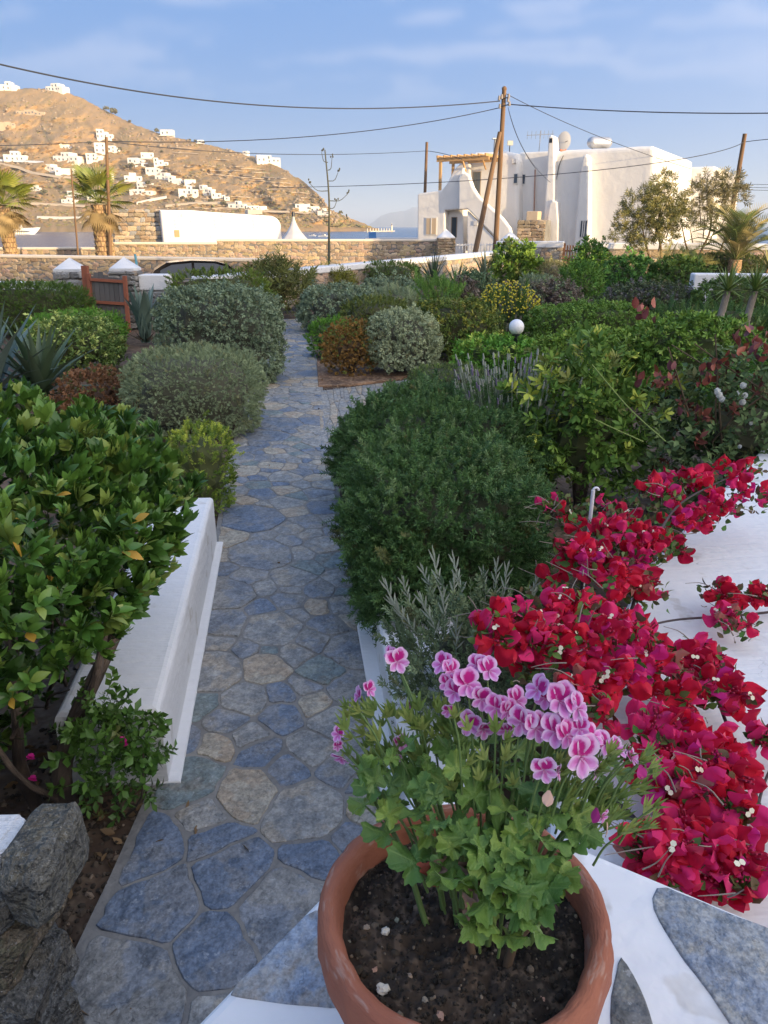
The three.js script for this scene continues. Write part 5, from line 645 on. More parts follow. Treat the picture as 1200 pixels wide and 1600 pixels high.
    for (let i = 0; i < 62; i++) { const p = c.clone().add(V(rr(-1, 1) * s, rr(-0.8, 0.4) * s, rr(-1, 1) * s)); lm.push(poseM(p.sub(at), V(rr(-1, 1), rr(0, 1), rr(-1, 1)), rr(0, 6), rr(0.8, 1.3))); lc.push(rnd() < 0.3 ? lin(0.12, 0.08, 0.04) : lin(rr(0.06, 0.12), rr(0.10, 0.19), 0.035)); }
  });
  FL.sort((p, q) => p[0].lengthSq() - q[0].lengthSq());
  const fm = bm.map(() => []);
  FL.forEach(([p, dir, k], i) => { const sc = rr(1.35, 2.0); if (i < 298) { const f = part('flower', flowers[Math.floor(rnd() * 5)], bm[k], g); f.position.copy(p).sub(at); f.quaternion.setFromUnitVectors(YUP, dir); f.rotateY(rr(0, 6)); f.scale.setScalar(sc * (p.length() < 2.5 ? 1.12 : 1)); part('flower_tube', tubes, tubeM, f); if (rnd() < 0.16) part('flower_star', star, ctr, f); } else fm[k].push(poseM(p.clone().sub(at), dir, rr(0, 6), sc)); });
  fm.forEach((l, k) => l.length && many('far_flowers', flowers[k % 5], bm[k], l, null, g));
  many('foliage', leafGeo(0.034, 0.022, { prof: [0.2, 1, 0.8, 0] }), LEAF, lm, lc, g);
  // long woody canes
  const cane = (l, r0, r1) => part('cane', taper(l.map(([x, y, h]) => G(x, y, h).sub(at)), r0, r1, 22, 7), std({ color: lin(0.075, 0.055, 0.055), bumpMap: T.roughBump, bumpScale: 0.003 }), g);
  cane([[1212, 1330, .63], [1190, 1270, .64], [1165, 1200, .66], [1135, 1130, .68], [1110, 1060, .72]], 0.008, 0.005); cane([[1230, 1262, .63], [1150, 1285, .65], [1095, 1330, .68], [1050, 1345, .68]], 0.009, 0.005); cane([[1240, 952, .63], [1150, 962, .64], [1060, 968, .66], [985, 985, .75]], 0.006, 0.004); cane([[1230, 1150, .63], [1192, 1230, .63], [1180, 1290, .63]], 0.005, 0.004);
  cane([[740, 1060, .45], [752, 1005, .7], [775, 955, .9], [800, 930, 1.0]], 0.006, 0.003); cane([[890, 1080, .5], [900, 1000, .7], [912, 900, .88], [930, 840, 1.0]], 0.009, 0.004); cane([[960, 1060, .6], [985, 960, .72], [1010, 880, .85], [1060, 790, .92], [1140, 745, .95]], 0.009, 0.004); cane([[1000, 1330, .65], [1010, 1260, .66], [1040, 1190, .7]], 0.008, 0.004); cane([[1030, 1320, .62], [970, 1260, .62], [900, 1200, .64], [850, 1130, .7]], 0.010, 0.006);
  const dry = std({ color: lin(0.26, 0.215, 0.18), roughness: 0.9 }); for (let i = 0; i < 200; i++) { const c = pick(C), h = c[4] + rr(-0.08, 0.06), s = c[2] * 1.2, p = G(c[0] + rr(-s, s * 0.4), c[1] + rr(-s, s) * 0.8, h), e = p.clone().add(V(rr(-0.14, 0.06), rr(-0.02, 0.09), rr(-0.06, 0.06))); part('twig', taper([p.sub(at), p.clone().lerp(e.sub(at), 0.5).add(V(0, rr(-0.015, 0.02), 0)), e], 0.0028, 0.0012, 5, 4), dry, g); }
}
// ---------------------------------------------------------------- terracotta pot
const POT = V(0.0985, 1.15, -0.678);
{ reseed(500);
  const terra = std({ map: tex(512, (u, v) => { const s = contrast(fC(u, v), 2), k = contrast(fD(u, v), 2), w = smooth(fB(u, v), 0.55, 0.68) * contrast(fD(v, u), 2.2); return mix3(mix3([0.34, 0.12, 0.066], [0.28, 0.095, 0.056], s * 0.7 + k * 0.3), [0.44, 0.32, 0.26], w * 0.5); }), bumpMap: T.fineBump, bumpScale: 0.0015, roughness: 0.82 });
  const g = thing('flower_pot', 'round terracotta flower pot with thick rolled rim, standing on the parapet corner', 'flower pot', POT);
  const lat = (pts) => { const l = new THREE.LatheGeometry(pts.map(([r, y]) => new THREE.Vector2(r, y)), 96), p = l.attributes.position; for (let i = 0; i < p.count; i++) { const x = p.getX(i), z = p.getZ(i), r = Math.hypot(x, z); if (r < 0.13) continue; const a = Math.atan2(z, x), k = 1 + 0.020 * n3(Math.cos(a) * 1.6, Math.sin(a) * 1.6, 4) + 0.010 * n3(Math.cos(a) * 5, Math.sin(a) * 5, p.getY(i) * 14); p.setX(i, x * k); p.setZ(i, z * k); } l.computeVertexNormals(); const n = l.attributes.normal, S = pts.length; for (let j = 0; j < S; j++) { const b = 96 * S + j; const v = V().fromBufferAttribute(n, j).add(V().fromBufferAttribute(n, b)).normalize(); n.setXYZ(j, v.x, v.y, v.z); n.setXYZ(b, v.x, v.y, v.z); } const u = l.attributes.uv; for (let i = 0; i < u.count; i++) u.setXY(i, u.getX(i) * 3, u.getY(i) * 1.2); return l; };
  part('body', lat([[0, 0.006], [0.105, 0.006], [0.112, 0], [0.116, 0.01], [0.14, 0.12], [0.158, 0.215], [0.15, 0.216], [0.145, 0.19], [0.11, 0.03], [0, 0.03]]), terra, g);
  part('rim', lat([[0.154, 0.200], [0.168, 0.198], [0.178, 0.206], [0.1835, 0.224], [0.182, 0.246], [0.178, 0.262], [0.171, 0.2685], [0.162, 0.268], [0.156, 0.262], [0.153, 0.25], [0.1515, 0.22], [0.154, 0.200]]), terra, g);
  // potting soil with stones in it
  const so = new THREE.CircleGeometry(0.1535, 72, 0, Math.PI * 2), ring = new THREE.RingGeometry(0.001, 0.1535, 72, 26); ring.rotateX(-Math.PI / 2); const p = ring.attributes.position; const hSoil = (x, z) => 0.222 + 0.015 * fbm(x * 14, z * 14, 2, 4) + 0.005 * n3(x * 70, z * 70, 1) + 0.004 * Math.abs(n3(x * 130, z * 130, 7)); for (let i = 0; i < p.count; i++) p.setY(i, hSoil(p.getX(i), p.getZ(i))); ring.computeVertexNormals(); const u = ring.attributes.uv; for (let i = 0; i < u.count; i++) u.setXY(i, p.getX(i) * 3, p.getZ(i) * 3); so.dispose();
  const sm = part('soil', ring, std({ map: tex(512, (u, v) => { const s = contrast(fA(u, v), 2.4), k = contrast(fD(u, v), 2.8); return mix3(mix3([0.012, 0.009, 0.007], [0.048, 0.033, 0.023], s), [0.12, 0.085, 0.06], Math.pow(k, 4) * 0.8); }), bumpMap: T.fineBump, bumpScale: 0.006, roughness: 1 }), g);
  const crumb = new THREE.IcosahedronGeometry(1, 0), ms = [], cs = []; for (let i = 0; i < 2600; i++) { const a = rr(0, 6.3), r = 0.15 * Math.sqrt(rnd()), x = Math.cos(a) * r, z = Math.sin(a) * r, s = rr(0.0006, 0.0026) * (rnd() < 0.05 ? 2.3 : 1); ms.push(new THREE.Matrix4().compose(V(x, hSoil(x, z) + s * 0.3, z), qq.setFromAxisAngle(V(rr(-1, 1), 1, rr(-1, 1)).normalize(), rr(0, 6)), V(s * rr(0.8, 1.6), s, s))); const k = rnd() < 0.07 ? rr(0.10, 0.24) : rr(0.010, 0.055); cs.push(lin(k, k * 0.78, k * 0.56)); } many('soil_crumbs', crumb, std({ color: lin(1, 1, 1), roughness: 1, flatShading: true }), ms, cs, sm);
  const pebbleG = [1, 2, 3].map((k) => { const q = new THREE.IcosahedronGeometry(0.5, 2), w = q.attributes.position; for (let i = 0; i < w.count; i++) { const v = V().fromBufferAttribute(w, i), f = 1 + 0.35 * n3(v.x * 2.4 + k * 5, v.y * 2.4, v.z * 2.4); w.setXYZ(i, v.x * f, v.y * f, v.z * f); } q.computeVertexNormals(); return q; });
  [[598, 1545, 0.0068, 'pale angular stone'], [602, 1457, 0.0052, 'white pebble'], [687, 1584, 0.005], [573, 1451, 0.0038], [585, 1508, 0.004], [640, 1520, 0.0035], [665, 1560, 0.004], [545, 1470, 0.003], [620, 1430, 0.0032], [846, 1560, 0.004]].forEach(([px, py, s, label], i) => { const q = G(px, py, 1.377).sub(POT); const m = part('pebble', pebbleG[i % 3], std({ color: i < 2 ? lin(0.62, 0.58, 0.50) : lin(rr(0.22, 0.42), 0.24, 0.18) }), sm, label); m.position.set(q.x, hSoil(q.x, q.z) + s * 0.4, q.z); m.scale.set(s * 2.2, s * 1.4, s * 1.8); m.rotation.y = i; });
  // ---- the geranium
  const base = V(0.03, 0.222, 0.03), gp = thing('geranium', 'pink and white regal geranium with lobed leaves growing in the terracotta pot', 'geranium', POT.clone().add(base)), O = POT.clone().add(base);
  const leafTex = (c0, c1, c2) => tex(256, (u, v) => { const x = u - 0.5, y = v - 0.5, r = Math.hypot(x, y), a = Math.atan2(x, y), vein = Math.min(...[-2.2, -1.1, 0, 1.1, 2.2].map((q) => Math.abs(a - q) * r)), s = contrast(fA(u, v), 2); return mix3(mix3(c0, c1, s), c2, vein < 0.010 ? 0.55 : 0.16 * smooth(contrast(fB(u, v), 2), 0.55, 0.9)); });
  const LM = [leafTex([0.075, 0.165, 0.025], [0.115, 0.23, 0.038], [0.20, 0.32, 0.075]), leafTex([0.10, 0.20, 0.03], [0.155, 0.275, 0.045], [0.25, 0.37, 0.085]), leafTex([0.15, 0.25, 0.04], [0.21, 0.32, 0.05], [0.33, 0.41, 0.09]), leafTex([0.06, 0.135, 0.028], [0.095, 0.185, 0.038], [0.16, 0.25, 0.07])].map((t) => new THREE.MeshPhysicalMaterial({ map: t, side: THREE.DoubleSide, roughness: 0.6, transmission: 0.15, thickness: 0, bumpMap: T.fineBump, bumpScale: 0.001 }));
  const lobed = (k) => { const N = 66, pos = [0, 0, 0], uv = [0.5, 0.3], idx = [], R = 0.034; for (const f of [0.5, 1]) for (let i = 0; i <= N; i++) { const a = lerp(-2.75, 2.75, i / N), lobe = 0.60 + 0.40 * Math.pow(Math.abs(Math.cos(a * 1.43)), 0.8), tooth = f === 1 ? 0.15 * (Math.abs(((a * 3.3 + 40) % 1) - 0.5) * 2 - 0.5) + 0.04 * n3(i * 0.5, k, 1) : 0, r = R * f * (lobe + tooth) * (0.9 + 0.15 * Math.cos(a)), x = Math.sin(a) * r, y = Math.cos(a) * r + 0.006; pos.push(x, y, 0.16 * Math.hypot(x, y) * (1 + 0.4 * k / 3) * Math.cos(a * 2.86) * f + 0.0065 * Math.sin(a * 5 + k) * f * f - (0.10 + 0.12 * (k % 2)) * y * f + 0.003 * n3(x * 60, y * 60, k)); uv.push(0.5 + x / R * 0.45, 0.5 + y / R * 0.42); } for (let i = 0; i < N; i++) { const a = 1 + i, b = a + N + 1; idx.push(0, a, a + 1, a, b, b + 1, a, b + 1, a + 1); } return mesh3(pos, idx, uv); };
  const LG = [0, 1, 2, 3].map(lobed), stemM = std({ color: lin(0.12, 0.19, 0.05), roughness: 0.65 }), woody = std({ color: lin(0.13, 0.085, 0.05) });
  const at2 = (px, py, D) => Z(px, py, D).sub(O);
  const orient = (m, dir, face) => { const q = new THREE.Quaternion().setFromUnitVectors(YUP, dir), zz = V(0, 0, 1).applyQuaternion(q), want = face.clone().addScaledVector(dir, -face.dot(dir)).normalize(); q.premultiply(new THREE.Quaternion().setFromAxisAngle(dir, Math.atan2(V().crossVectors(zz, want).dot(dir), zz.dot(want)))); m.quaternion.copy(q); };
  const stem = (a, b, r0, r1, mat = stemM, lift = 0.25) => { const d = b.clone().sub(a), mid = a.clone().lerp(b, 0.5).add(V(-d.x * 0.12, d.length() * lift * 0.35, -d.z * 0.12)); part('stem', taper([a, mid, b], r0, r1, 10, 6), mat, gp); };
  // main stems
  const tips = [[560, 1210, .80], [610, 1150, .80], [660, 1160, .80], [700, 1190, .76], [760, 1180, .76], [810, 1200, .72], [860, 1220, .70], [910, 1260, .67], [960, 1240, .70], [720, 1280, .70], [790, 1290, .66], [640, 1230, .76]].map((t) => at2(...t)); tips.forEach((t) => stem(V(t.x * 0.42 + rr(-0.02, 0.02), -0.005, t.z * 0.35 + rr(-0.02, 0.02)), t, 0.0042, 0.0026, stemM));
  for (const [x, z] of [[-0.02, 0], [0.02, 0.01], [0, -0.02]]) stem(V(x, -0.01, z), V(x * 2, 0.07, z * 2), 0.006, 0.0045, woody);
  // leaves: pixel, distance ahead, size factor
  const leaves = [[640, 1350, .655, 1.25], [590, 1300, .72, 1.1], [600, 1260, .74, 1.15], [660, 1300, .68, 1.0], [575, 1225, .77, 1.0], [620, 1225, .75, 1.1], [665, 1250, .72, 1.0], [690, 1215, .74, 1.15], [700, 1280, .68, 1.0], [745, 1345, .62, 1.0], [735, 1320, .64, 1.0], [748, 1432, .585, 1.1], [800, 1380, .60, 1.1], [845, 1345, .61, 1.1], [850, 1430, .575, 1.1], [885, 1375, .60, 1.0], [830, 1400, .585, 1.15], [870, 1320, .63, 1.0], [905, 1330, .63, .9], [800, 1330, .63, 1.0], [770, 1300, .66, 1.05], [730, 1240, .71, 1.05], [765, 1250, .70, 1.0], [800, 1255, .68, 1.1], [830, 1290, .66, 1.0], [860, 1270, .67, 1.0], [640, 1270, .70, .9], [560, 1250, .77, .9], [610, 1190, .79, .8], [650, 1190, .78, .9], [700, 1170, .77, .9], [740, 1200, .74, .9], [780, 1215, .72, .9], [820, 1225, .70, .9], [880, 1240, .68, .85], [910, 1275, .66, .9], [930, 1300, .65, .8], [580, 1190, .80, .8], [900, 1300, .645, .9], [690, 1330, .64, .8], [655, 1215, .755, .9], [838, 1455, .565, 1.0], [715, 1300, .66, 1.1], [755, 1370, .61, 1.15], [700, 1345, .64, .95], [800, 1345, .62, 1.1], [725, 1390, .605, .9], [825, 1320, .64, 1.1], [780, 1325, .645, 1.2], [700, 1385, .605, 1.15], [760, 1420, .585, 1.1], [800, 1410, .585, 1.2], [680, 1365, .63, 1.0], [835, 1385, .595, 1.1], [775, 1385, .60, 1.2], [730, 1365, .62, 1.1], [865, 1400, .585, 1.0], [820, 1430, .575, 1.0], [740, 1465, .57, .95], [790, 1475, .56, .95]];
  leaves.forEach(([px, py, D, s], i) => { const p = at2(px + rr(-4, 4), py + rr(-4, 4), D), low = p.y < 0.06, out = V(p.x, 0, p.z).normalize(), m = part('leaf', LG[i % 4], LM[low ? (i % 5 === 0 ? 2 : i % 2 ? 0 : 3) : [0, 1, 1, 2][i % 4]], gp); orient(m, out.clone().multiplyScalar(0.8).add(V(rr(-0.7, 0.7), low ? -0.35 : rr(-0.3, 0.8), rr(-0.5, 0.6))).normalize(), V(rr(-0.9, 0.9), 1, rr(-0.5, 0.9)).normalize()); m.position.copy(p).addScaledVector(out, -0.012); m.scale.setScalar(s * 0.74); stem(V(p.x * 0.55, Math.max(0.01, p.y * 0.45), p.z * 0.55), m.position.clone(), 0.0018, 0.0013); });
  for (let i = 0; i < 62; i++) { const a = rr(0, 6.3), q = Math.sqrt(rnd()), p = at2(760 + Math.cos(a) * q * 215, 1225 + Math.sin(a) * q * 75, 0.71 + rr(-0.04, 0.06) - Math.sin(a) * q * 0.07), m = part('leaf', LG[i % 4], LM[i % 4], gp); orient(m, V(rr(-1, 1), rr(-0.1, 1.2), rr(-0.8, 0.8)).normalize(), V(rr(-1, 1), 0.7, rr(-0.5, 1)).normalize()); m.position.copy(p); m.scale.setScalar(rr(0.32, 0.62)); }
  const dead = std({ color: lin(0.20, 0.12, 0.085) }); [[690, 1350, .64], [720, 1365, .63], [745, 1390, .61], [770, 1372, .62], [790, 1400, .60], [670, 1372, .635], [735, 1420, .59]].forEach((t, i) => { const m = part('dry_leaf', LG[i % 4], i === 5 ? std({ color: lin(0.30, 0.07, 0.035) }) : dead, gp); m.position.copy(at2(...t)); m.rotation.set(rr(-1, 1), rr(0, 6), rr(-1, 1)); m.scale.set(0.35, 0.45, 0.9); });
  // buds: hairy green sepals in bunches
  const bud = sprig(6, 0.9, 0.22, { rise: [0, 0.1], up: 1.1, prof: [0.6, 1, 0.6, 0], stem: 0, curl: -0.15 }), budM = [[0.20, 0.28, 0.06], [0.29, 0.35, 0.09], [0.15, 0.23, 0.055]].map((c) => std({ color: lin(...c), roughness: 0.7 }));
  const budAt = []; for (let i = 0; i < 240; i++) { const r = rnd(); budAt.push(r < 0.45 ? [lerp(540, 720, rnd()), rr(1105, 1215), rr(.76, .82)] : r < 0.7 ? [lerp(700, 880, rnd()), rr(1120, 1240), rr(.68, .77)] : [lerp(860, 1022, rnd()), lerp(1180, 1310, rnd()), rr(.66, .72)]); }
  budAt.forEach((t) => { const p = at2(...t), m = part('bud', bud, pick(budM), gp), d = V(p.x * 3 + rr(-0.4, 0.4), 1, p.z * 2 + rr(-0.3, 0.5)).normalize(); orient(m, d, V(0, 0, 1)); m.position.copy(p); m.scale.setScalar(rr(0.014, 0.027)); if (rnd() < 0.2) stem(p.clone().multiplyScalar(0.8).add(V(0, -0.01, 0)), p, 0.0015, 0.0011); });
  // flowers
  const petTex = (big) => tex(256, (u, v) => { const x = (u - 0.5) * 2, e = 0.10 * (fB(u, v) - 0.5), blot = big ? 1 - smooth(Math.hypot(x * 1.35, (v - 0.42) * 2.1) + e * 4, 0.55, 0.95) : 0.4 * (1 - smooth(Math.hypot(x * 2.4, (v - 0.3) * 2.4) + e * 4, 0.4, 1)), vein = smooth(Math.abs(Math.sin(x * 9 / (0.3 + v))), 0.0, 0.35); const edge = mix3([0.76, 0.30, 0.66], [0.87, 0.68, 0.84], smooth(Math.hypot(x, (v - 0.5) * 1.6), 0.35, 1)); return mix3(mix3(edge, [0.62, 0.2, 0.52], (1 - vein) * 0.45 * (1 - v)), [0.55, 0.008, 0.22], blot * 0.97); });
  const PM = [petTex(true), petTex(false)].map((t) => [[1, 1, 1], [0.88, 0.82, 0.9], [1, 0.86, 0.96]].map((c) => new THREE.MeshPhysicalMaterial({ map: t, color: lin(...c), side: THREE.DoubleSide, roughness: 0.75, transmission: 0.25, thickness: 0, specularIntensity: 0.4 })));
  const petal = (L, W, cup, ruf) => { const R = 9, N = 9, pos = [], uv = [], idx = []; for (let i = 0; i <= R; i++) { const t = i === R ? 1 : 1 - Math.pow(1 - i / R, 1.4), hw = W / 2 * (t < 0.55 ? lerp(0.2, 1, smooth(t, -0.1, 0.55)) : Math.max(0.24, Math.sqrt(Math.max(0, 1 - Math.pow((t - 0.55) / 0.46, 2.4))))); for (let j = 0; j < N; j++) { const x = j / (N - 1) * 2 - 1, yy = t * L - 0.05 * L * x * x * t; pos.push(x * hw, yy, cup * x * x * hw * 0.5 + ruf * Math.sin(x * 6 + i) * t * t * L * 0.06 - 0.16 * L * t * t); uv.push(0.5 + x * hw / W, t); } } for (let i = 0; i < R; i++) for (let j = 0; j < N - 1; j++) { const a = i * N + j; idx.push(a, a + 1, a + N, a + 1, a + N + 1, a + N); } return mesh3(pos, idx, uv); };
  const PG = [petal(0.028, 0.030, 0.35, 0.5), petal(0.021, 0.016, 0.3, 0.7), petal(0.028, 0.028, 0.5, 0.6)];
  const bloom = (px, py, D, s, yaw, pitch, shut = 0) => { const f = new THREE.Group(); f.name = 'flower'; f.position.copy(at2(px, py, D)); f.rotation.set(pitch, yaw, rr(-0.25, 0.25), 'YXZ'); f.scale.setScalar(s * 0.70); gp.add(f); const tint = Math.floor(rnd() * 3);
    // faces +z: two large blotched petals above, three paler ones below
    [[0.46, 0], [-0.46, 0], [1.95, 1], [-1.95, 1], [3.14, 1]].forEach(([a, k], i) => { const m = part('petal', PG[k ? 1 : i % 2 ? 0 : 2], PM[k][tint], f); m.rotation.set(0, 0, a + rr(-0.1, 0.1)); m.rotateX(0.18 + rr(-0.12, 0.12) + (k ? 0.12 : 0) + shut); m.position.z = 0.0012 * i; });
    part('stamen', merge([0, 1, 2, 3].map((k) => bar(V(0, 0, 0), V(0.003 * Math.cos(k * 1.6), 0.003 * Math.sin(k * 1.6) - 0.001, 0.010), 0.0005, 0.0004, 4))), std({ color: lin(0.55, 0.12, 0.3) }), f); part('calyx', bud.clone().scale(0.011, 0.011, 0.011).rotateX(1.57).translate(0, 0, -0.009), budM[1], f); const p = f.position; stem(p.clone().multiplyScalar(0.72), p.clone().add(V(0, -0.004, -0.004)), 0.0016, 0.0012); };
  [[730, 1070, .76, 1.15, .2, -.5], [712, 1082, .765, .95, -.7, -.3], [752, 1092, .75, .95, .1, -.2], [762, 1050, .79, 1.05, .6, -.7], [745, 1042, .80, .9, -.3, -.9], [692, 1040, .80, .95, -.9, -.6], [705, 1050, .79, .9, .4, -.6], [700, 1068, .775, .8, -.2, -.3], [620, 1034, .82, 1.05, .35, -.3], [612, 1024, .83, .7, -.8, -.3], [562, 1088, .83, .75, -1.2, -.2], [576, 1078, .83, .7, .9, -.4], [530, 1148, .81, .7, -.6, -.5], [534, 1182, .795, .85, -.3, .6], [527, 1165, .80, .5, .3, 0], [626, 1160, .785, .8, .2, 0], [619, 1182, .775, .55, -.2, .3], [775, 1106, .735, 1.0, -.3, -.3], [792, 1112, .73, .9, .5, -.2], [806, 1096, .745, 1.0, .7, -.5], [735, 1130, .735, 1.05, -.4, 0], [755, 1138, .73, .9, .3, .2], [873, 1097, .71, 1.35, .3, -.55], [900, 1108, .705, 1.1, .8, -.5], [842, 1080, .73, 1.1, -1.1, -.6], [852, 1092, .725, .9, -.3, -.6], [815, 1128, .705, 1.15, -.5, -.1], [836, 1138, .70, 1.1, .4, -.3], [866, 1145, .69, 1.2, 0, -.6], [884, 1150, .685, 1.1, .6, -.4], [905, 1182, .66, 1.5, .35, -.25], [850, 1202, .65, 1.0, -.1, -.1], [868, 1208, .65, .6, 1.1, 0], [925, 1152, .69, .9, .9, -.7], [945, 1165, .69, .95, .6, -.8], [962, 1172, .69, .85, 1.0, -.8], [985, 1185, .69, .7, 1.1, -.6], [930, 1205, .665, .7, .9, .2], [700, 1110, .76, .6, -.2, .1], [640, 1100, .80, .4, 0, .2], [940, 1275, .65, .55, .6, .2], [790, 1140, .715, .8, -.2, .2], [905, 1140, .69, .8, -.2, -.6]].forEach((b) => bloom(...b, rr(0, 0.25)));
  [[858, 1235, .645], [932, 1262, .645], [948, 1285, .64], [1000, 1195, .68]].forEach(([px, py, D], i) => { const m = part('faded_petal', PG[1], std({ color: i % 2 ? lin(0.45, 0.03, 0.2) : lin(0.55, 0.36, 0.28) }), gp); m.position.copy(at2(px, py, D)); m.rotation.set(2.6, i, 0.2); m.scale.setScalar(0.8); });
}

// ---------------------------------------------------------------- the white house
{ reseed(600);
  const TH = 0.54, C = Z(1022, 380, 49), nrm = V(-Math.sin(TH), 0, Math.cos(TH)), ux = V(Math.cos(TH), 0, Math.sin(TH));
  const g = thing('white_house', 'large white plastered house with rounded corners, outside stair, chimney and wooden pergola', 'house', V(C.x, 0, C.z), null, -TH);
  // where a sight line meets the facade plane moved out by o: [along, height] in the house's own axes (x to its right, z outwards)
  const F = (px, py, o = 0) => { const d = sight(px, py), p0 = C.clone().addScaledVector(nrm, o), k = (p0.clone().sub(V(0, EYE, 0))).dot(nrm) / d.dot(nrm), p = V(d.x * k, EYE + d.y * k, d.z * k); return [p.clone().sub(C).dot(ux), p.y]; };
  const pl = std({ map: tex(256, (u, v) => { const s = contrast(fC(u, v), 1.6); return mix3([0.78, 0.775, 0.77], [0.73, 0.725, 0.72], s); }), bumpMap: T.roughBump, bumpScale: 0.01, color: lin(1.0, 0.97, 0.92), roughness: 0.9 });
  const ext = (pts, o, depth, bev = 0.12, curve = false) => { const l = pts.map(([x, y]) => F(x, y, o)), s = new THREE.Shape(l.map(([x, y]) => new THREE.Vector2(x, y))); const e = new THREE.ExtrudeGeometry(s, { depth: Math.max(0.02, depth - 2 * bev), bevelEnabled: bev > 0, bevelThickness: bev, bevelSize: bev, bevelOffset: -bev, bevelSegments: 4 }); e.translate(0, 0, o - depth + bev); const n = boxUV(e, 0.4); return n; };
  const rect = (x0, y0, x1, y1, o, depth, bev) => { const a = F(x0, (y0 + y1) / 2, o), b = F(x1, (y0 + y1) / 2, o), t = F((x0 + x1) / 2, y0, o), u = F((x0 + x1) / 2, y1, o); return boxUV(box(b[0] - a[0], t[1] - u[1], depth, (a[0] + b[0]) / 2, (t[1] + u[1]) / 2, o - depth / 2, bev), 0.4); };
  const B = 405;
  part('main_wall', ext([[722, B], [722, 262], [728, 245], [742, 238], [790, 236], [806, 240], [810, 252], [810, B]], 0, 6, 0.25), pl, g);
  part('recessed_wall', rect(806, 237, 866, B, -0.8, 5.5, 0.12), pl, g);
  part('end_wall', ext([[862, B], [862, 250], [868, 238], [884, 234], [950, 231], [1000, 228], [1018, 228], [1023, 232], [1022, B]], 0.2, 12.5, 0.28), pl, g);
  // the gable side, lower wing and the corner behind it
  { const a = F(1022, 380, 0.2)[0]; const h = Z(1100, 264, 62).y; part('rear_wing', boxUV(box(5, h, 9, a - 1.5, h / 2, -16.8, 0.2), 0.4), pl, g); part('far_wing', boxUV(box(3, h * 0.96, 3, a + 0.2, h * 0.48, -19.6, 0.2), 0.4), pl, g); }
  part('chimney', ext([[846, B], [850, 330], [854, 270], [856, 226], [857, 214], [861, 211], [865, 214], [866, 226], [866, B]], 0.7, 0.95, 0.1), pl, g);
  part('chimney_opening', rect(858, 216, 863, 223, 0.72, 0.06), M.dark, g);
  part('buttress', ext([[894, B], [901, 330], [907, 262], [911, 243], [916, 241], [919, 246], [919, B]], 1.0, 1.0, 0.12), pl, g);
  part('low_buttress', ext([[852, B], [854, 345], [858, 318], [863, 312], [870, 316], [872, 345], [872, B]], 0.85, 0.8, 0.1), pl, g);
  // ground floor block with terrace, stair wall sweeping down
  part('terrace_block', ext([[652, B], [652, 304], [655, 302], [690, 297], [700, 284], [712, 270], [722, 262], [724, 262], [724, 327], [695, 329], [695, B]], 2.6, 0.5, 0.1), pl, g);
  part('terrace_block', ext([[652, B], [652, 304], [724, 304], [724, B]], 2.0, 4.6, 0.1), pl, g);
  part('terrace_parapet', ext([[696, 300], [700, 284], [708, 266], [718, 256], [730, 252], [734, 258], [734, 300]], 0.5, 0.3, 0.1), pl, g);
  part('stair_wall', ext([[716, 328], [716, 278], [722, 271], [727, 270], [732, 274], [738, 292], [748, 308], [766, 324], [784, 340], [796, 356], [800, 372], [802, 390], [790, 392], [775, 372], [748, 345], [730, 327]], 3.0, 0.45, 0.1), pl, g);
  part('stair_wall', ext([[730, B], [730, 330], [748, 347], [774, 374], [788, B]], 2.9, 0.3, 0.05), pl, g, 'wall under the stair flight');
  for (let i = 0; i < 9; i++) { const [x, y] = F(757 + i * 5.0, 330 + i * 5.6, 2.2); part('stair_step', boxUV(box(0.36, 0.2, 1.5, x, y - 0.2, 1.9), 0.4), pl, g); }
  // doors, windows with frames and panes
  const glass = new THREE.MeshPhysicalMaterial({ color: lin(0.05, 0.07, 0.10), roughness: 0.08 }), frame = std({ color: lin(0.66, 0.64, 0.60) }), frameW = std({ color: lin(0.34, 0.27, 0.2) });
  const win = (x0, y0, x1, y1, o, bars = 0, curtain) => { const p = part('window', rect(x0 - 1.3, y0 - 1.3, x1 + 1.3, y1 + 1.3, o + 0.04, 0.12), frame, g); part('pane', rect(x0, y0, x1, y1, o + 0.055, 0.03), curtain ? std({ color: lin(0.55, 0.42, 0.28) }) : glass, p); for (let k = 1; k <= bars; k++) { const x = lerp(x0, x1, k / (bars + 1)); part('mullion', rect(x - 0.7, y0, x + 0.7, y1, o + 0.075, 0.04), frame, p); } };
  win(666, 341, 681, 366, 2.6, 1, true); win(803, 272, 808, 286, 0.0); win(815, 273, 820, 287, -0.8); win(811, 332, 815, 341, -0.8); win(862.5, 269, 866, 280, 0.2); win(907, 345, 916, 370, 0.98, 2); win(866, 358, 875, 372, 0.2);
  const door = (x0, y0, x1, y1, o, m, panels) => { const p = part('door', rect(x0 - 1, y0 - 1, x1 + 1, y1, o + 0.03, 0.12), frameW, g); for (let k = 0; k < panels; k++) part('door_panel', rect(lerp(x0, x1, k / panels) + 0.3, y0, lerp(x0, x1, (k + 1) / panels) - 0.3, y1, o + 0.05, 0.06), m, p); };
  door(739, 269, 750, 310, 0.0, std({ color: lin(0.10, 0.115, 0.125), roughness: 0.5 }), 2); door(705.5, 340, 713, 371, 2.0, std({ color: lin(0.02, 0.035, 0.05), roughness: 0.4 }), 1);
  part('lamp_box', rect(800, 248, 806, 255, 0.1, 0.2), frame, g); part('drain_pipe', bar(V(...F(836, 265, -0.6), -0.62), V(...F(834, 340, -0.6), -0.62), 0.05, 0.05, 8), std({ color: lin(0.42, 0.26, 0.2) }), g); part('meter_box', rect(740, 345, 746, 352, 2.96, 0.12), frame, g);
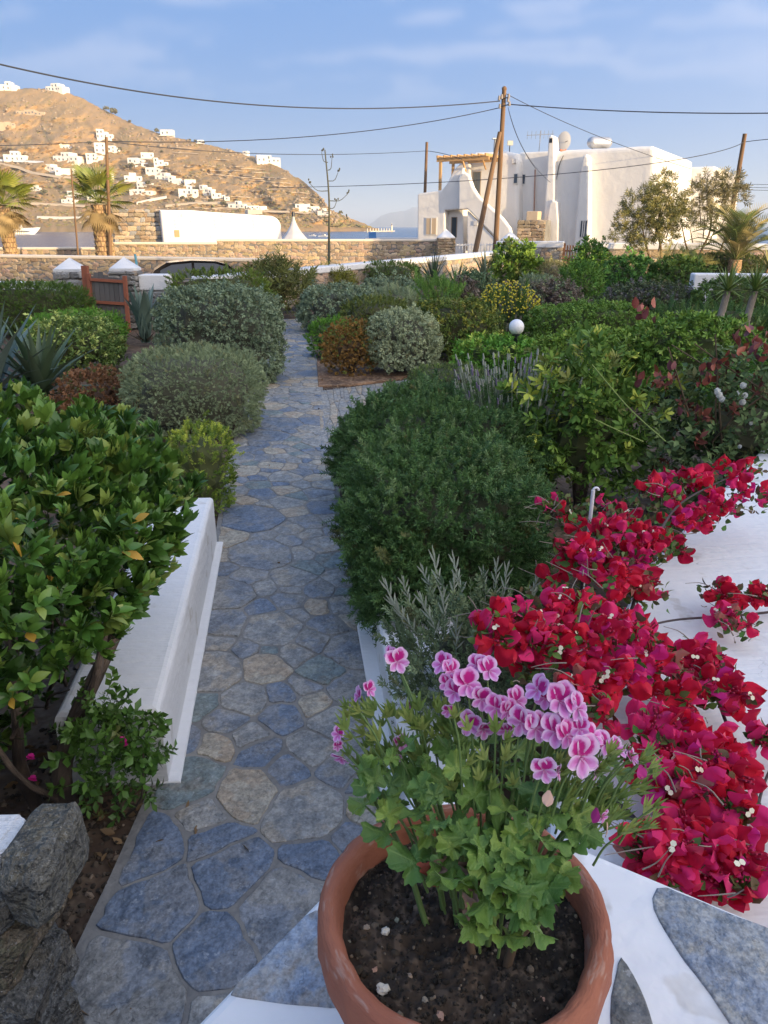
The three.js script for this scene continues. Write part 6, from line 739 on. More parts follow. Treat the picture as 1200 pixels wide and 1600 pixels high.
  { const pts = [[880, 243], [874, 256], [870, 275], [866, 300], [868, 330], [864, 350]].map(([x, y]) => V(...F(x, y, 0.3), 0.25)); part('cable', tube(pts, 0.025, 20, 5), M.wire, g); }
  // stone plinth in front
  { const o = 2.2, a = F(809, 345, o), b = F(852, 345, o), t = F(830, 344, o)[1], pg = part('stone_plinth', box(b[0] - a[0], t, 1.0, (a[0] + b[0]) / 2, t / 2, o - 0.55), M.mortar, g); courses(b[0] - a[0], t, 0.3, 0.2).forEach(([x, y, w, h], i) => { const s = part('stone', lumps[i % 4], pick(warmStones), pg); s.position.set(a[0] + x, y, o - 0.05); s.scale.set(w * 0.97, h * 0.95, 0.14); }); const a2 = F(822, 335, 1.6), b2 = F(840, 335, 1.6), t2 = F(830, 330, 1.6)[1]; part('stone_pier', keepNormals(box(b2[0] - a2[0], t2, 0.7, (a2[0] + b2[0]) / 2, t2 / 2, 1.2, 0.05)), std({ map: T.plaster, color: lin(0.75, 0.58, 0.4) }), g); }
  // pergola
  { const w = std({ color: lin(0.50, 0.30, 0.13), roughness: 0.7 }), [x0, y0] = F(685, 250, 2.4), [x1] = F(760, 246, 2.4), yb = F(690, 300, 2.4)[1]; const pg = new THREE.Group(); pg.name = 'pergola'; g.add(pg); for (const z of [2.3, 0.4]) part('beam', box(x1 - x0 + 0.3, 0.22, 0.14, (x0 + x1) / 2, y0, z), w, pg); for (let i = 0; i < 8; i++) part('rafter', box(0.1, 0.16, 2.6, lerp(x0, x1, i / 7), y0 + 0.18, 1.3), w, pg); part('post', box(0.16, y0 - yb + 0.6, 0.16, x0 + 0.12, (y0 + yb) / 2 - 0.3, 2.3), w, pg); part('post', box(0.16, y0 - yb + 0.6, 0.16, x0 + 0.12, (y0 + yb) / 2 - 0.3, 0.4), w, pg); part('brace', bar(V(F(728, 268, 2.3)[0], F(728, 268, 2.3)[1], 2.3), V(F(722, 252, 2.3)[0], y0, 2.3), 0.07, 0.07, 4), w, pg); part('brace', bar(V(F(758, 264, .2)[0], F(758, 264, .2)[1], 0.1), V(F(752, 250, 1.8)[0], y0, 1.6), 0.07, 0.07, 4), w, pg); }
  const onRoof = (px, py, o) => { const [x, y] = F(px, py, o); return V(x, y, o).applyAxisAngle(YUP, -TH).add(V(C.x, 0, C.z)); };
  const rd = thing('satellite_dish', 'grey satellite dish on the roof beside the chimney', 'satellite dish', onRoof(879, 234, -2)); { const dish = new THREE.SphereGeometry(1.1, 20, 8, 0, 6.3, 0, 0.62); dish.rotateX(Math.PI / 2 + 0.15); dish.scale(0.68, 0.9, 0.6); dish.translate(0, 0.62, -0.25); part('dish', dish, std({ color: lin(0.30, 0.31, 0.34) }), rd); part('mount', bar(V(0, -0.5, 0), V(0, 0.6, 0), 0.05), M.dark, rd); part('feed_arm', bar(V(0, 0.4, 0.1), V(0.12, 0.45, 0.75), 0.02), M.dark, rd); part('receiver', box(0.4, 0.3, 0.3, 0.0, 0.05, 0.1), std({ color: lin(0.5, 0.2, 0.12) }), rd); }
  const wt = thing('solar_water_heater', 'rooftop water tank lying on a metal frame above the long wall', 'water heater', onRoof(936, 234, -3)); { const steel = std({ color: lin(0.5, 0.5, 0.5), roughness: 0.35, metalness: 0.7 }); const t = new THREE.CapsuleGeometry(0.36, 1.0, 6, 18); t.rotateZ(Math.PI / 2); t.rotateY(0.2); t.translate(0, 0.42, 0); part('tank', t, steel, wt); for (const x of [-0.45, 0.45]) { part('leg', bar(V(x, -0.6, 0.2), V(x, 0.2, 0), 0.03), M.dark, wt); part('leg', bar(V(x, -0.6, -0.3), V(x, 0.2, 0), 0.03), M.dark, wt); } const cp = box(1.1, 0.05, 1.4, 0.9, -0.1, 0.1); cp.rotateZ(-0.25); part('collector_panel', cp, M.dark, wt); }
  const an = thing('roof_antenna', 'thin television antenna standing on the roof behind the chimney', 'antenna', onRoof(842, 236, -2.5)); { const m = std({ color: lin(0.25, 0.26, 0.28) }); part('mast', bar(V(0, -0.3, 0), V(0.05, 1.25, 0), 0.025), m, an); part('boom', bar(V(-0.9, 0.95, 0), V(0.9, 1.02, 0.2), 0.02), m, an); for (let i = 0; i < 7; i++) part('element', bar(V(-0.85 + i * 0.28, 0.72 + i * 0.01, 0.0), V(-0.85 + i * 0.28, 1.2 + i * 0.01, 0.1), 0.013, 0.013, 4), m, an); }
  const cp = thing('chimney_pot', 'small stone chimney pot on the roof behind the utility pole', 'chimney pot', onRoof(774, 237, -2)); part('pot', bar(V(0, -0.2, 0), V(0, 0.75, 0), 0.16, 0.13, 10), std({ color: lin(0.45, 0.42, 0.38) }), cp); part('cap', box(0.5, 0.06, 0.5, 0, 0.8, 0), frame, cp);
  const fl = thing('floodlight', 'small floodlight on the roof edge right of the utility pole', 'floodlight', onRoof(796, 237, -0.8)); part('arm', bar(V(0, -0.1, 0), V(0, 0.4, 0), 0.03), M.dark, fl); part('head', box(0.36, 0.28, 0.16, 0.02, 0.52, 0), std({ color: lin(0.5, 0.47, 0.4) }), fl);
}
// white railing gate at the house yard
{ const a = Z(708, 390, 44), b = Z(784, 390, 44.5); a.y = b.y = 0; const g = thing('yard_railing', 'white metal railing at the house yard behind the leaning pole', 'railing', a, null, Math.atan2(-(b.z - a.z), b.x - a.x)), L = b.distanceTo(a), m = std({ color: lin(0.62, 0.64, 0.68) }); for (let i = 0; i <= 16; i++) part('bar', bar(V(L * i / 16, 0, 0), V(L * i / 16, 1.35, 0), 0.022, 0.022, 6), m, g); for (const y of [0.2, 1.25]) part('rail', box(L, 0.06, 0.04, L / 2, y, 0), m, g); part('low_wall', box(L, 0.5, 0.2, L / 2, 0.25, -0.1), M.plaster, g); }

// ---------------------------------------------------------------- poles and wires
const poleM = std({ map: M.wood.map, color: lin(0.62, 0.55, 0.50), bumpMap: T.roughBump, bumpScale: 0.01 });
function pole(pxT, pyT, pxB, pyB, D, r, label, tilt = 0) { const b = Z(pxB, pyB, D), t = Z(pxT, pyT, D + tilt); const k = (b.y + 0.4) / (t.y - b.y); const b2 = b.clone().add(b.clone().sub(t).multiplyScalar(k)); const g = thing('utility_pole', label, 'utility pole', b2); part('pole', bar(V(0, 0, 0), t.clone().sub(b2), r, r * 0.72, 12), poleM, g); return [g, t, b2]; }
const [mp, mt, mb] = pole(788, 139, 774, 390, 42, 0.15, 'tall wooden utility pole in front of the white house, carrying the wires');
{ const loc = (px, py) => Z(px, py, 41.8).sub(mb); for (const [x0, y0, x1, y1] of [[779, 155, 796, 152], [780, 167, 796, 163]]) part('cross_arm', bar(loc(x0, y0), loc(x1, y1), 0.03, 0.03, 6), M.dark, mp); for (const [x, y] of [[780, 153], [784, 151], [795, 150], [796, 162], [781, 166], [794, 156]]) { const s = part('insulator', new THREE.CylinderGeometry(0.05, 0.075, 0.2, 8), std({ color: lin(0.25, 0.22, 0.2), roughness: 0.3 }), mp); s.position.copy(loc(x, y)); } part('cap', new THREE.SphereGeometry(0.13, 8, 6).translate(mt.x - mb.x, mt.y - mb.y, mt.z - mb.z), poleM, mp); }
pole(781, 207, 743, 392, 40.2, 0.15, 'wooden brace pole leaning against the tall utility pole', 1.6);
const p2 = pole(667, 222, 664, 302, 62, 0.14, 'thin wooden pole behind the terrace of the white house')[1];
const p3 = pole(1164, 209, 1146, 315, 44, 0.15, 'wooden utility pole beyond the lit olive trees')[1];
const p4 = pole(166, 214, 172, 385, 40.5, 0.10, 'wooden pole rising behind the fringed palm')[1];
const p5 = pole(111, 264, 122, 398, 39, 0.05, 'thin bare pole between the two palms')[1];
function wire(a, b, mid, r, label) { const pts = [], m = mid; for (let i = 0; i <= 24; i++) { const t = i / 24; pts.push(a.clone().multiplyScalar((1 - t) * (1 - t)).addScaledVector(m, 2 * t * (1 - t)).addScaledVector(b, t * t)); } solo('wire', new THREE.TubeGeometry(new THREE.CatmullRomCurve3(pts), 48, r, 5, false), M.wire, label, 'wire'); }
const ctl = (a, b, px, py, D) => Z(px, py, D).multiplyScalar(2).addScaledVector(a, -0.5).addScaledVector(b, -0.5);
{ let a, b;
  a = Z(-40, 91, 26); b = Z(781, 158, 42); wire(a, b, ctl(a, b, 430, 166, 35), 0.026, 'thick twisted wire, uppermost of those crossing the hill to the tall pole');
  a = Z(782, 168, 42); b = Z(168, 221, 41); wire(a, b, ctl(a, b, 500, 212, 41.5), 0.020, 'sagging wire from the tall pole to the pole behind the palm');
  a = p2.clone().add(V(0, -0.6, 0)); b = Z(168, 221, 41); wire(a, b, ctl(a, b, 440, 241, 51), 0.019, 'low wire from the thin pole by the terrace over the hill foot');
  a = p2.clone().add(V(0, -0.6, 0)); b = Z(722, 249, 52); wire(a, b, ctl(a, b, 692, 240, 57), 0.02, 'short wire from the thin pole to the house terrace');
  a = Z(168, 221, 41); b = Z(-40, 228, 30); wire(a, b, ctl(a, b, 70, 225.5, 35), 0.014, 'thin wire from the palm pole off past the wide hillside house');
  a = Z(796, 163, 42); b = Z(1260, 176, 36); wire(a, b, ctl(a, b, 1010, 175, 39), 0.026, 'thick wire from the tall pole over the roof of the house');
  a = Z(790, 146, 42); b = Z(1080, 264, 52); wire(a, b, ctl(a, b, 935, 213, 46), 0.016, 'thin wire slanting down from the top of the tall pole past the water tank');
  a = Z(420, 293, 60); b = p3.clone().add(V(0, -0.4, 0)); wire(a, b, ctl(a, b, 860, 273, 42), 0.019, 'long low wire across the front of the house to the far pole');
  a = p3.clone().add(V(0, -0.4, 0)); b = Z(1260, 216, 42); wire(a, b, ctl(a, b, 1210, 217, 43), 0.019, 'short wire leaving the far pole at the edge of the view');
  a = Z(794, 168, 42); b = Z(838, 265, 50); wire(a, b, ctl(a, b, 812, 222, 46), 0.014, 'service wire dropping from the tall pole to the recessed wall');
  a = Z(795, 172, 42); b = Z(860, 285, 50); wire(a, b, ctl(a, b, 822, 240, 46), 0.012, 'second service wire dropping from the tall pole beside the first');
  for (const [y, l] of [[287, 'upper of three thin wires low beside the far pole'], [292, 'middle of three thin wires low beside the far pole'], [296, 'lowest of three thin wires low beside the far pole']]) { a = Z(1154, y, 46); b = Z(1260, y + 1, 44); wire(a, b, ctl(a, b, 1205, y + 1.5, 45), 0.012, l); }
}
// ---------------------------------------------------------------- palms and the lit trees
{ reseed(700);
  const fan = (k) => { const pos = [], idx = [], n = 22; for (let i = 0; i < n; i++) { const a = lerp(-2.1, 2.1, i / (n - 1)), L = 0.75 + 0.25 * Math.cos(a), dx = Math.sin(a), dy = Math.cos(a), w = 0.035, o = pos.length / 3, dr = -0.10 - 0.25 * L * (0.6 + 0.4 * k); pos.push(dx * 0.06 - dy * 0.01, dy * 0.06 + dx * 0.01, 0, dx * 0.06 + dy * 0.01, dy * 0.06 - dx * 0.01, 0.01, dx * 0.5 * L - dy * w, dy * 0.5 * L + dx * w, dr * 0.25, dx * 0.5 * L + dy * w, dy * 0.5 * L - dx * w, dr * 0.25 + 0.03, dx * L, dy * L, dr); idx.push(o, o + 1, o + 3, o, o + 3, o + 2, o + 2, o + 3, o + 4); } return mesh3(pos, idx); };
  const fans = [fan(0), fan(0.7), fan(1.3)];
  const green = [[0.16, 0.20, 0.035], [0.23, 0.26, 0.05], [0.28, 0.29, 0.065]].map((c) => std({ color: lin(...c), roughness: 0.5 })), drym = [[0.30, 0.22, 0.10], [0.36, 0.26, 0.12], [0.24, 0.17, 0.08]].map((c) => std({ color: lin(...c) }));
  const tm = std({ map: tex(256, (u, v) => { const x = u * 12, y = v * 14, s = (Math.floor(y) % 2) * 0.5, e = Math.max(Math.abs(((x + s) % 1) - 0.5), Math.abs((y % 1) - 0.5)) * 2; return mix3([0.42, 0.28, 0.15], [0.17, 0.10, 0.055], smooth(e, 0.6, 0.95)); }), bumpMap: T.roughBump, bumpScale: 0.04 });
  function palm(pxB, pyB, pyT, D, r, label, tr) { const b = Z(pxB, pyB, D); b.y = -0.25; const t = Z(pxB + 1, pyT, D), H = t.y - b.y, g = thing('fan_palm', label, 'palm', b); const tg = new THREE.CylinderGeometry(tr * 0.72, tr, H, 18, 30), p = tg.attributes.position; for (let i = 0; i < p.count; i++) { const y = p.getY(i), k = 1 + 0.09 * Math.sin(y * 26 + Math.atan2(p.getZ(i), p.getX(i)) * 6); p.setX(i, p.getX(i) * k); p.setZ(i, p.getZ(i) * k); } tg.translate(0, H / 2, 0); tg.computeVertexNormals(); part('trunk', tg, tm, g); const scar = new THREE.ConeGeometry(0.075, 0.22, 4); for (let i = 0; i < 120; i++) { const y = H * (0.1 + 0.9 * (i / 120)), a = i * 2.4, m = part('leaf_base', scar, drym[i % 3], g); const rr0 = tr * lerp(1, 0.75, y / H); m.position.set(Math.cos(a) * rr0, y, Math.sin(a) * rr0); m.quaternion.setFromUnitVectors(YUP, V(Math.cos(a), 1.6, Math.sin(a)).normalize()); }
    for (let i = 0; i < 64; i++) { const dead = i >= 36, e = dead ? rr(-1.1, -0.2) : rr(-0.1, 1.35), a = i * 2.4 + rr(-0.3, 0.3), d = V(Math.cos(a) * Math.cos(e), Math.sin(e), Math.sin(a) * Math.cos(e)), pl = r * (dead ? rr(0.25, 0.5) : rr(0.4, 0.65)), o = V(0, H + (dead ? -0.15 : 0.1), 0), tip = o.clone().addScaledVector(d, pl), m = part('frond', fans[dead ? 2 : i % 2], (dead ? drym : green)[i % 3], g); const q = new THREE.Quaternion().setFromUnitVectors(YUP, d), zz = V(0, 0, 1).applyQuaternion(q), want = V(0, 1, 0).addScaledVector(d, -d.y).normalize(); q.premultiply(new THREE.Quaternion().setFromAxisAngle(d, Math.atan2(V().crossVectors(zz, want).dot(d), zz.dot(want)))); m.quaternion.copy(q); m.position.copy(tip); m.scale.setScalar(r * rr(0.36, 0.52) * (dead ? 0.75 : 1)); part('frond_stem', bar(V(0, -pl / m.scale.x, 0), V(0, 0.05, 0), 0.018, 0.012, 4), (dead ? drym : green)[0], m); }
    return g; }
  palm(165, 398, 320, 41, 2.05, 'fan palm with a skirt of dry fronds behind the roadside wall', 0.52);
  palm(18, 400, 322, 40, 2.1, 'fan palm at the edge of the view by the bay, further from the gate', 0.36);
  // feathery palm, lit, at the rubble wall
  const g = thing('date_palm', 'low spreading feather palm lit by the sun at the rubble wall', 'palm', Z(1150, 402, 33).setY(0)); const H = 0.9; part('trunk', bar(V(0, 0, 0), V(0, H, 0), 0.3, 0.26, 12), tm, g);
  const fr = (() => { const l = []; const pts = [V(0, 0, 0), V(0, 0.5, 0.10), V(0, 0.85, 0.02), V(0, 1.05, -0.2)], c = new THREE.CatmullRomCurve3(pts); l.push(new THREE.TubeGeometry(c, 8, 0.008, 4)); const lf = leafGeo(0.3, 0.013, { prof: [0.6, 1, 0.6, 0], fold: 0.4 }); for (let i = 0; i < 26; i++) { const o = c.getPointAt(0.15 + 0.85 * i / 26); for (const s of [-1, 1]) l.push(place(lf, o, V(s, 0.8, 0.25), 0, 0.7 + 0.5 * Math.sin(Math.PI * i / 26))); } return merge(l); })();
  const gold = [[0.20, 0.22, 0.06], [0.27, 0.26, 0.09], [0.12, 0.17, 0.05], [0.33, 0.28, 0.12]].map((c) => std({ color: lin(...c) }));
  for (let i = 0; i < 34; i++) { const e = lerp(1.4, 0.15, i / 34), a = i * 2.4, m = part('frond', fr, gold[i % 4], g), d = V(Math.cos(a) * Math.cos(e), Math.sin(e), Math.sin(a) * Math.cos(e)), q = new THREE.Quaternion().setFromUnitVectors(YUP, d), zz = V(0, 0, 1).applyQuaternion(q), want = V(0, 1, 0).addScaledVector(d, -d.y).normalize(); q.premultiply(new THREE.Quaternion().setFromAxisAngle(d, Math.atan2(V().crossVectors(zz, want).dot(d), zz.dot(want)))); m.quaternion.copy(q); m.position.set(0, H, 0); m.scale.setScalar(rr(1.7, 2.3)); }
  const g2 = thing('cycad', 'small pale spiky palm clump below the lit olive tree', 'palm', Z(1062, 412, 31).setY(0)); for (let i = 0; i < 22; i++) { const e = rr(0.5, 1.4), a = i * 2.4, m = part('frond', fr, gold[(i + 1) % 4], g2); m.quaternion.setFromUnitVectors(YUP, V(Math.cos(a) * Math.cos(e), Math.sin(e), Math.sin(a) * Math.cos(e))); m.rotateY(rr(0, 6)); m.scale.setScalar(rr(1.1, 1.5)); }
  { const s = thing('dragon_plant', 'small lit strap leaved plant on a thin stem at the edge of the view', 'plant', Z(1196, 440, 30).setY(0)); part('stem', bar(V(0, 0, 0), V(0, 0.7, 0), 0.08, 0.06), tm, s); rosette(s, V(0, 0.7, 0), { n: 30, L: 0.9, wide: 0.7, mats: gold, min: -0.3, max: 1.4 }); }
  // lit, airy trees
  function airy(label, at, H, clusters, pal, trunks) { const t = thing('olive_tree', label, 'tree', at); trunks.forEach((l) => part('trunk', taper(l.map((p) => V(...p)), 0.075, 0.02, 12, 7), std({ map: M.wood.map, color: lin(0.9, 0.85, 0.8) }), t)); const ms = [[], [], []], cs = [[], [], []]; clusters.forEach(([x, y, z, r, n]) => { const c = V(x, y, z); for (let i = 0; i < n; i++) { const d = V(rr(-1, 1), rr(-1, 1), rr(-1, 1)).normalize().multiplyScalar(r * Math.cbrt(rnd())); const j = Math.floor(rnd() * 3), k = pick(pal), w = rr(0.8, 1.2); ms[j].push(poseM(c.clone().add(d.multiply(V(1.1, 0.8, 1))), d.clone().add(V(0, 0.12, 0)).normalize().add(V(rr(-.5, .5), rr(-.3, .6), rr(-.5, .5))), rr(0, 6), rr(0.16, 0.34))); cs[j].push(lin(k[0] * w, k[1] * w, k[2] * w)); } const f = c.clone().multiplyScalar(0.55).setY(c.y * 0.62); part('branch', taper([f, c.clone().lerp(f, 0.4).add(V(rr(-.1, .1), .1, rr(-.1, .1))), c], 0.028, 0.009, 7, 5), bark, t); }); ms.forEach((m, j) => m.length && many('crown', SP.lance[j], LEAF, m, cs[j], t)); return t; }
  const at = Z(1018, 405, 34).setY(0), pxl = PX(34, 350), cl = (px, py, z, r, n) => [(px - 1018) * pxl, Z(1018, py, 34).y, z, r * pxl, n];
  airy('loose olive tree lit by the sun in front of the end of the white house', at, 4, [cl(1022, 285, 0, 14, 60), cl(1008, 305, .2, 20, 120), cl(1035, 312, -.2, 22, 130), cl(985, 318, .1, 20, 110), cl(1015, 335, .4, 26, 200), cl(975, 345, .2, 18, 100), cl(1040, 345, 0, 24, 150), cl(962, 362, .2, 14, 60), cl(1000, 362, .3, 22, 120), cl(1032, 366, .2, 18, 80), cl(1052, 330, 0, 14, 60), cl(985, 382, .3, 14, 60)], [[0.17, 0.175, 0.055], [0.25, 0.235, 0.08], [0.32, 0.28, 0.11], [0.12, 0.13, 0.05]], [[[0, 0, 0], [0.1, 0.6, 0], [-0.3, 1.3, 0.1], [-0.6, 2.2, 0.1]], [[0.1, 0, 0], [0.4, 0.9, 0], [0.2, 1.9, 0], [0.1, 3.2, 0]], [[-0.1, 0, 0.1], [-0.8, 0.8, 0.2], [-1.3, 1.5, 0.2]]]);
  const at3 = Z(1100, 402, 36).setY(0), px3 = PX(36, 350), c3 = (px, py, z, r, n) => [(px - 1100) * px3, Z(1100, py, 36).y, z, r * px3, n];
  airy('wide grey olive tree behind the feather palm', at3, 3.5, [c3(1095, 290, 0, 22, 110), c3(1120, 288, 0, 20, 100), c3(1075, 305, .2, 20, 90), c3(1105, 312, .2, 24, 120), c3(1135, 305, 0, 18, 90), c3(1085, 332, .3, 20, 80), c3(1060, 345, .1, 14, 50), c3(1110, 340, 0, 22, 80)], [[0.21, 0.19, 0.09], [0.30, 0.27, 0.14], [0.36, 0.31, 0.17], [0.15, 0.15, 0.07]], [[[0, 0, 0], [-0.2, 1, 0], [0.1, 2, 0], [-0.1, 3.2, 0]], [[0, 0, 0], [0.6, 1.0, 0.1], [0.9, 2.2, 0]], [[0, 0.2, 0], [-0.8, 1.2, 0], [-1.2, 2.2, 0]]]);
}
// ---------------------------------------------------------------- the white garden building, barn, tent, car
{ const a = Z(255, 378, 50), g = thing('white_building', 'long low bright white building with rounded end beyond the harbour wall', 'building', a.clone().setY(-0.3), null, 0.36); const L = 7.7, h = Z(255, 328, 50).y + 0.3;
  const s = new THREE.Shape(); s.moveTo(0, 0); s.lineTo(L, 0); s.lineTo(L, h - 1.1); s.quadraticCurveTo(L, h - 0.35, L - 0.8, h - 0.3); s.lineTo(L * 0.42, h - 0.1); s.lineTo(L * 0.25, h); s.lineTo(0, h); const e = new THREE.ExtrudeGeometry(s, { depth: 5, bevelEnabled: true, bevelThickness: 0.15, bevelSize: 0.15, bevelOffset: -0.15, bevelSegments: 3 }); e.translate(0, 0, -5.15); part('wall', boxUV(e, 0.4), std({ map: T.plaster, color: lin(1.04, 1.0, 0.95) }), g);
  part('lamp', box(0.16, 0.3, 0.12, 2.9, 1.1, 0.05), M.dark, g); part('wall_plaque', box(0.3, 0.42, 0.06, 0.9, 2.1, 0.02), std({ color: lin(0.5, 0.3, 0.16) }), g); part('meter_box', box(0.8, 0.5, 0.12, 5.0, 0.75, 0.05), std({ color: lin(0.7, 0.62, 0.5) }), g); part('lamp', box(0.12, 0.22, 0.12, 6.7, 0.8, 0.05), M.dark, g); part('roof_tank', box(1.0, 0.3, 1, 6.4, h - 0.05, -2.5, 0.05), std({ color: lin(0.45, 0.4, 0.33) }), g);
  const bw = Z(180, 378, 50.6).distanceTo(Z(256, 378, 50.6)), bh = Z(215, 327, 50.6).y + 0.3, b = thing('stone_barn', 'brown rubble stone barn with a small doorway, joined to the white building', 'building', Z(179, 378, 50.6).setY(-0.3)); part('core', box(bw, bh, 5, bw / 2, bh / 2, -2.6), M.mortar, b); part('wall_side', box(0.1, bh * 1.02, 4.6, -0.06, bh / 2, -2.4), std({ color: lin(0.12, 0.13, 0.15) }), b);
  const dx = bw * 0.56; courses(bw, bh, 0.42, 0.27).forEach(([x, y, w, c], i) => { if (Math.abs(x - dx) < 0.42 + w * 0.3 && y < 1.5) return; const s = part('stone', lumps[i % 4], pick(i % 3 ? warmStones : greyStones), b); s.position.set(x, y, -0.12 + rr(-0.02, 0.03)); s.scale.set(w * 0.97, c * 0.94, 0.2); }); part('doorway', box(0.75, 1.45, 0.1, dx, 0.72, -0.08), M.dark, b); part('lintel', box(1.2, 0.14, 0.25, dx, 1.52, -0.05), greyStones[1], b); part('door_post', box(0.14, 1.4, 0.14, dx - 0.3, 0.7, 0), std({ color: lin(0.5, 0.38, 0.16) }), b);
  const t = thing('fabric_tent', 'grey peaked fabric tent rising behind the harbour wall', 'tent', Z(460, 377, 60).setY(Z(460, 376, 60).y)); const H = Z(461, 336, 60).y - Z(460, 376, 60).y, R = 22 * PX(60, 360); const pts = []; for (let i = 0; i <= 14; i++) { const v = i / 14; pts.push(new THREE.Vector2(R * (0.07 + 0.93 * Math.pow(1 - v, 1.8)) , H * v)); } const lt = new THREE.LatheGeometry(pts, 48), p = lt.attributes.position; for (let i = 0; i < p.count; i++) { const an = Math.atan2(p.getZ(i), p.getX(i)), k = 1 + 0.07 * Math.pow(Math.abs(Math.cos(an * 4)), 3) * (1 - p.getY(i) / H); p.setX(i, p.getX(i) * k); p.setZ(i, p.getZ(i) * k); } lt.computeVertexNormals(); part('canopy', lt, std({ color: lin(0.55, 0.53, 0.52) }), t); part('peak', bar(V(0, H - 0.1, 0), V(0, H + 0.25, 0), 0.14, 0.1, 10), M.dark, t);
  const gr = solo('flat_roof_shed', keepNormals(box(5.2, 2.4, 4, 0, 1.2, 0, 0.1)), std({ color: lin(0.46, 0.44, 0.43) }), 'low grey flat roofed shed between the sea and the long harbour wall', 'shed'); gr.position.copy(Z(622, 372, 66)).setY(-1.05 ); 
  const bl = solo('blue_crate', box(0.6, 0.45, 0.5, 0, 0.22, 0, 0.04), std({ color: lin(0.08, 0.22, 0.48) }), 'small blue crate beside the grey shed by the sea', 'crate'); bl.position.copy(Z(582, 371, 64)).setY(Z(582, 372, 64).y); const bs = solo('stone_block', keepNormals(box(1.2, 2.4, 1.2, 0, 0, 0, 0.08)), creamCap, 'pale masonry block under the blue crate by the sea', 'block'); bs.position.copy(bl.position).add(V(0, -1.2, 0)); 
  // road surface and dry grass on its verge
  const rp = []; const road = []; for (let i = 0; i <= 24; i++) { const k = i / 24, a0 = V(-40, 0, -27).lerp(V(6, 0, -46), k), nn = V(-19, 0, -46).normalize(); for (const o of [-2.6, 2.6]) { const q = a0.clone().addScaledVector(nn, o * 0.9); road.push(q.x, groundY(q.x, q.z) + 0.06, q.z); rp.push(q.x / 2, q.z / 2); } } const ri = []; for (let i = 0; i < 24; i++) { const q = i * 2; ri.push(q, q + 1, q + 3, q, q + 3, q + 2); } struct('road', mesh3(road, ri, rp), std({ map: T.soil, color: lin(2.1, 2.2, 2.3) }));
  const ms = [], cs = []; reseed(800); for (let i = 0; i < 5200; i++) { const x = rr(-34, -6), z = -19.5 - rr(0, 1) * 16, line = -42 + (x + 34) * 0.367; if (z < line + 0.6) continue; const dd = Math.abs((z + 27) * 1 + (x + 40) * 0.413) ; if (dd < 2.6) continue; ms.push(poseM(V(x, groundY(x, z) - 0.02, z), V(rr(-.3, .3), 1, rr(-.3, .3)), rr(0, 6), rr(0.12, 0.32))); const k = rr(0.7, 1.2); cs.push(lin(0.36 * k, 0.29 * k, 0.12 * k)); } const gs = many('dry_grass', SP.grass[0], LEAF, ms, cs, scene); tag(gs, 'dry yellow grass on the sunlit verge of the road', 'grass');
}
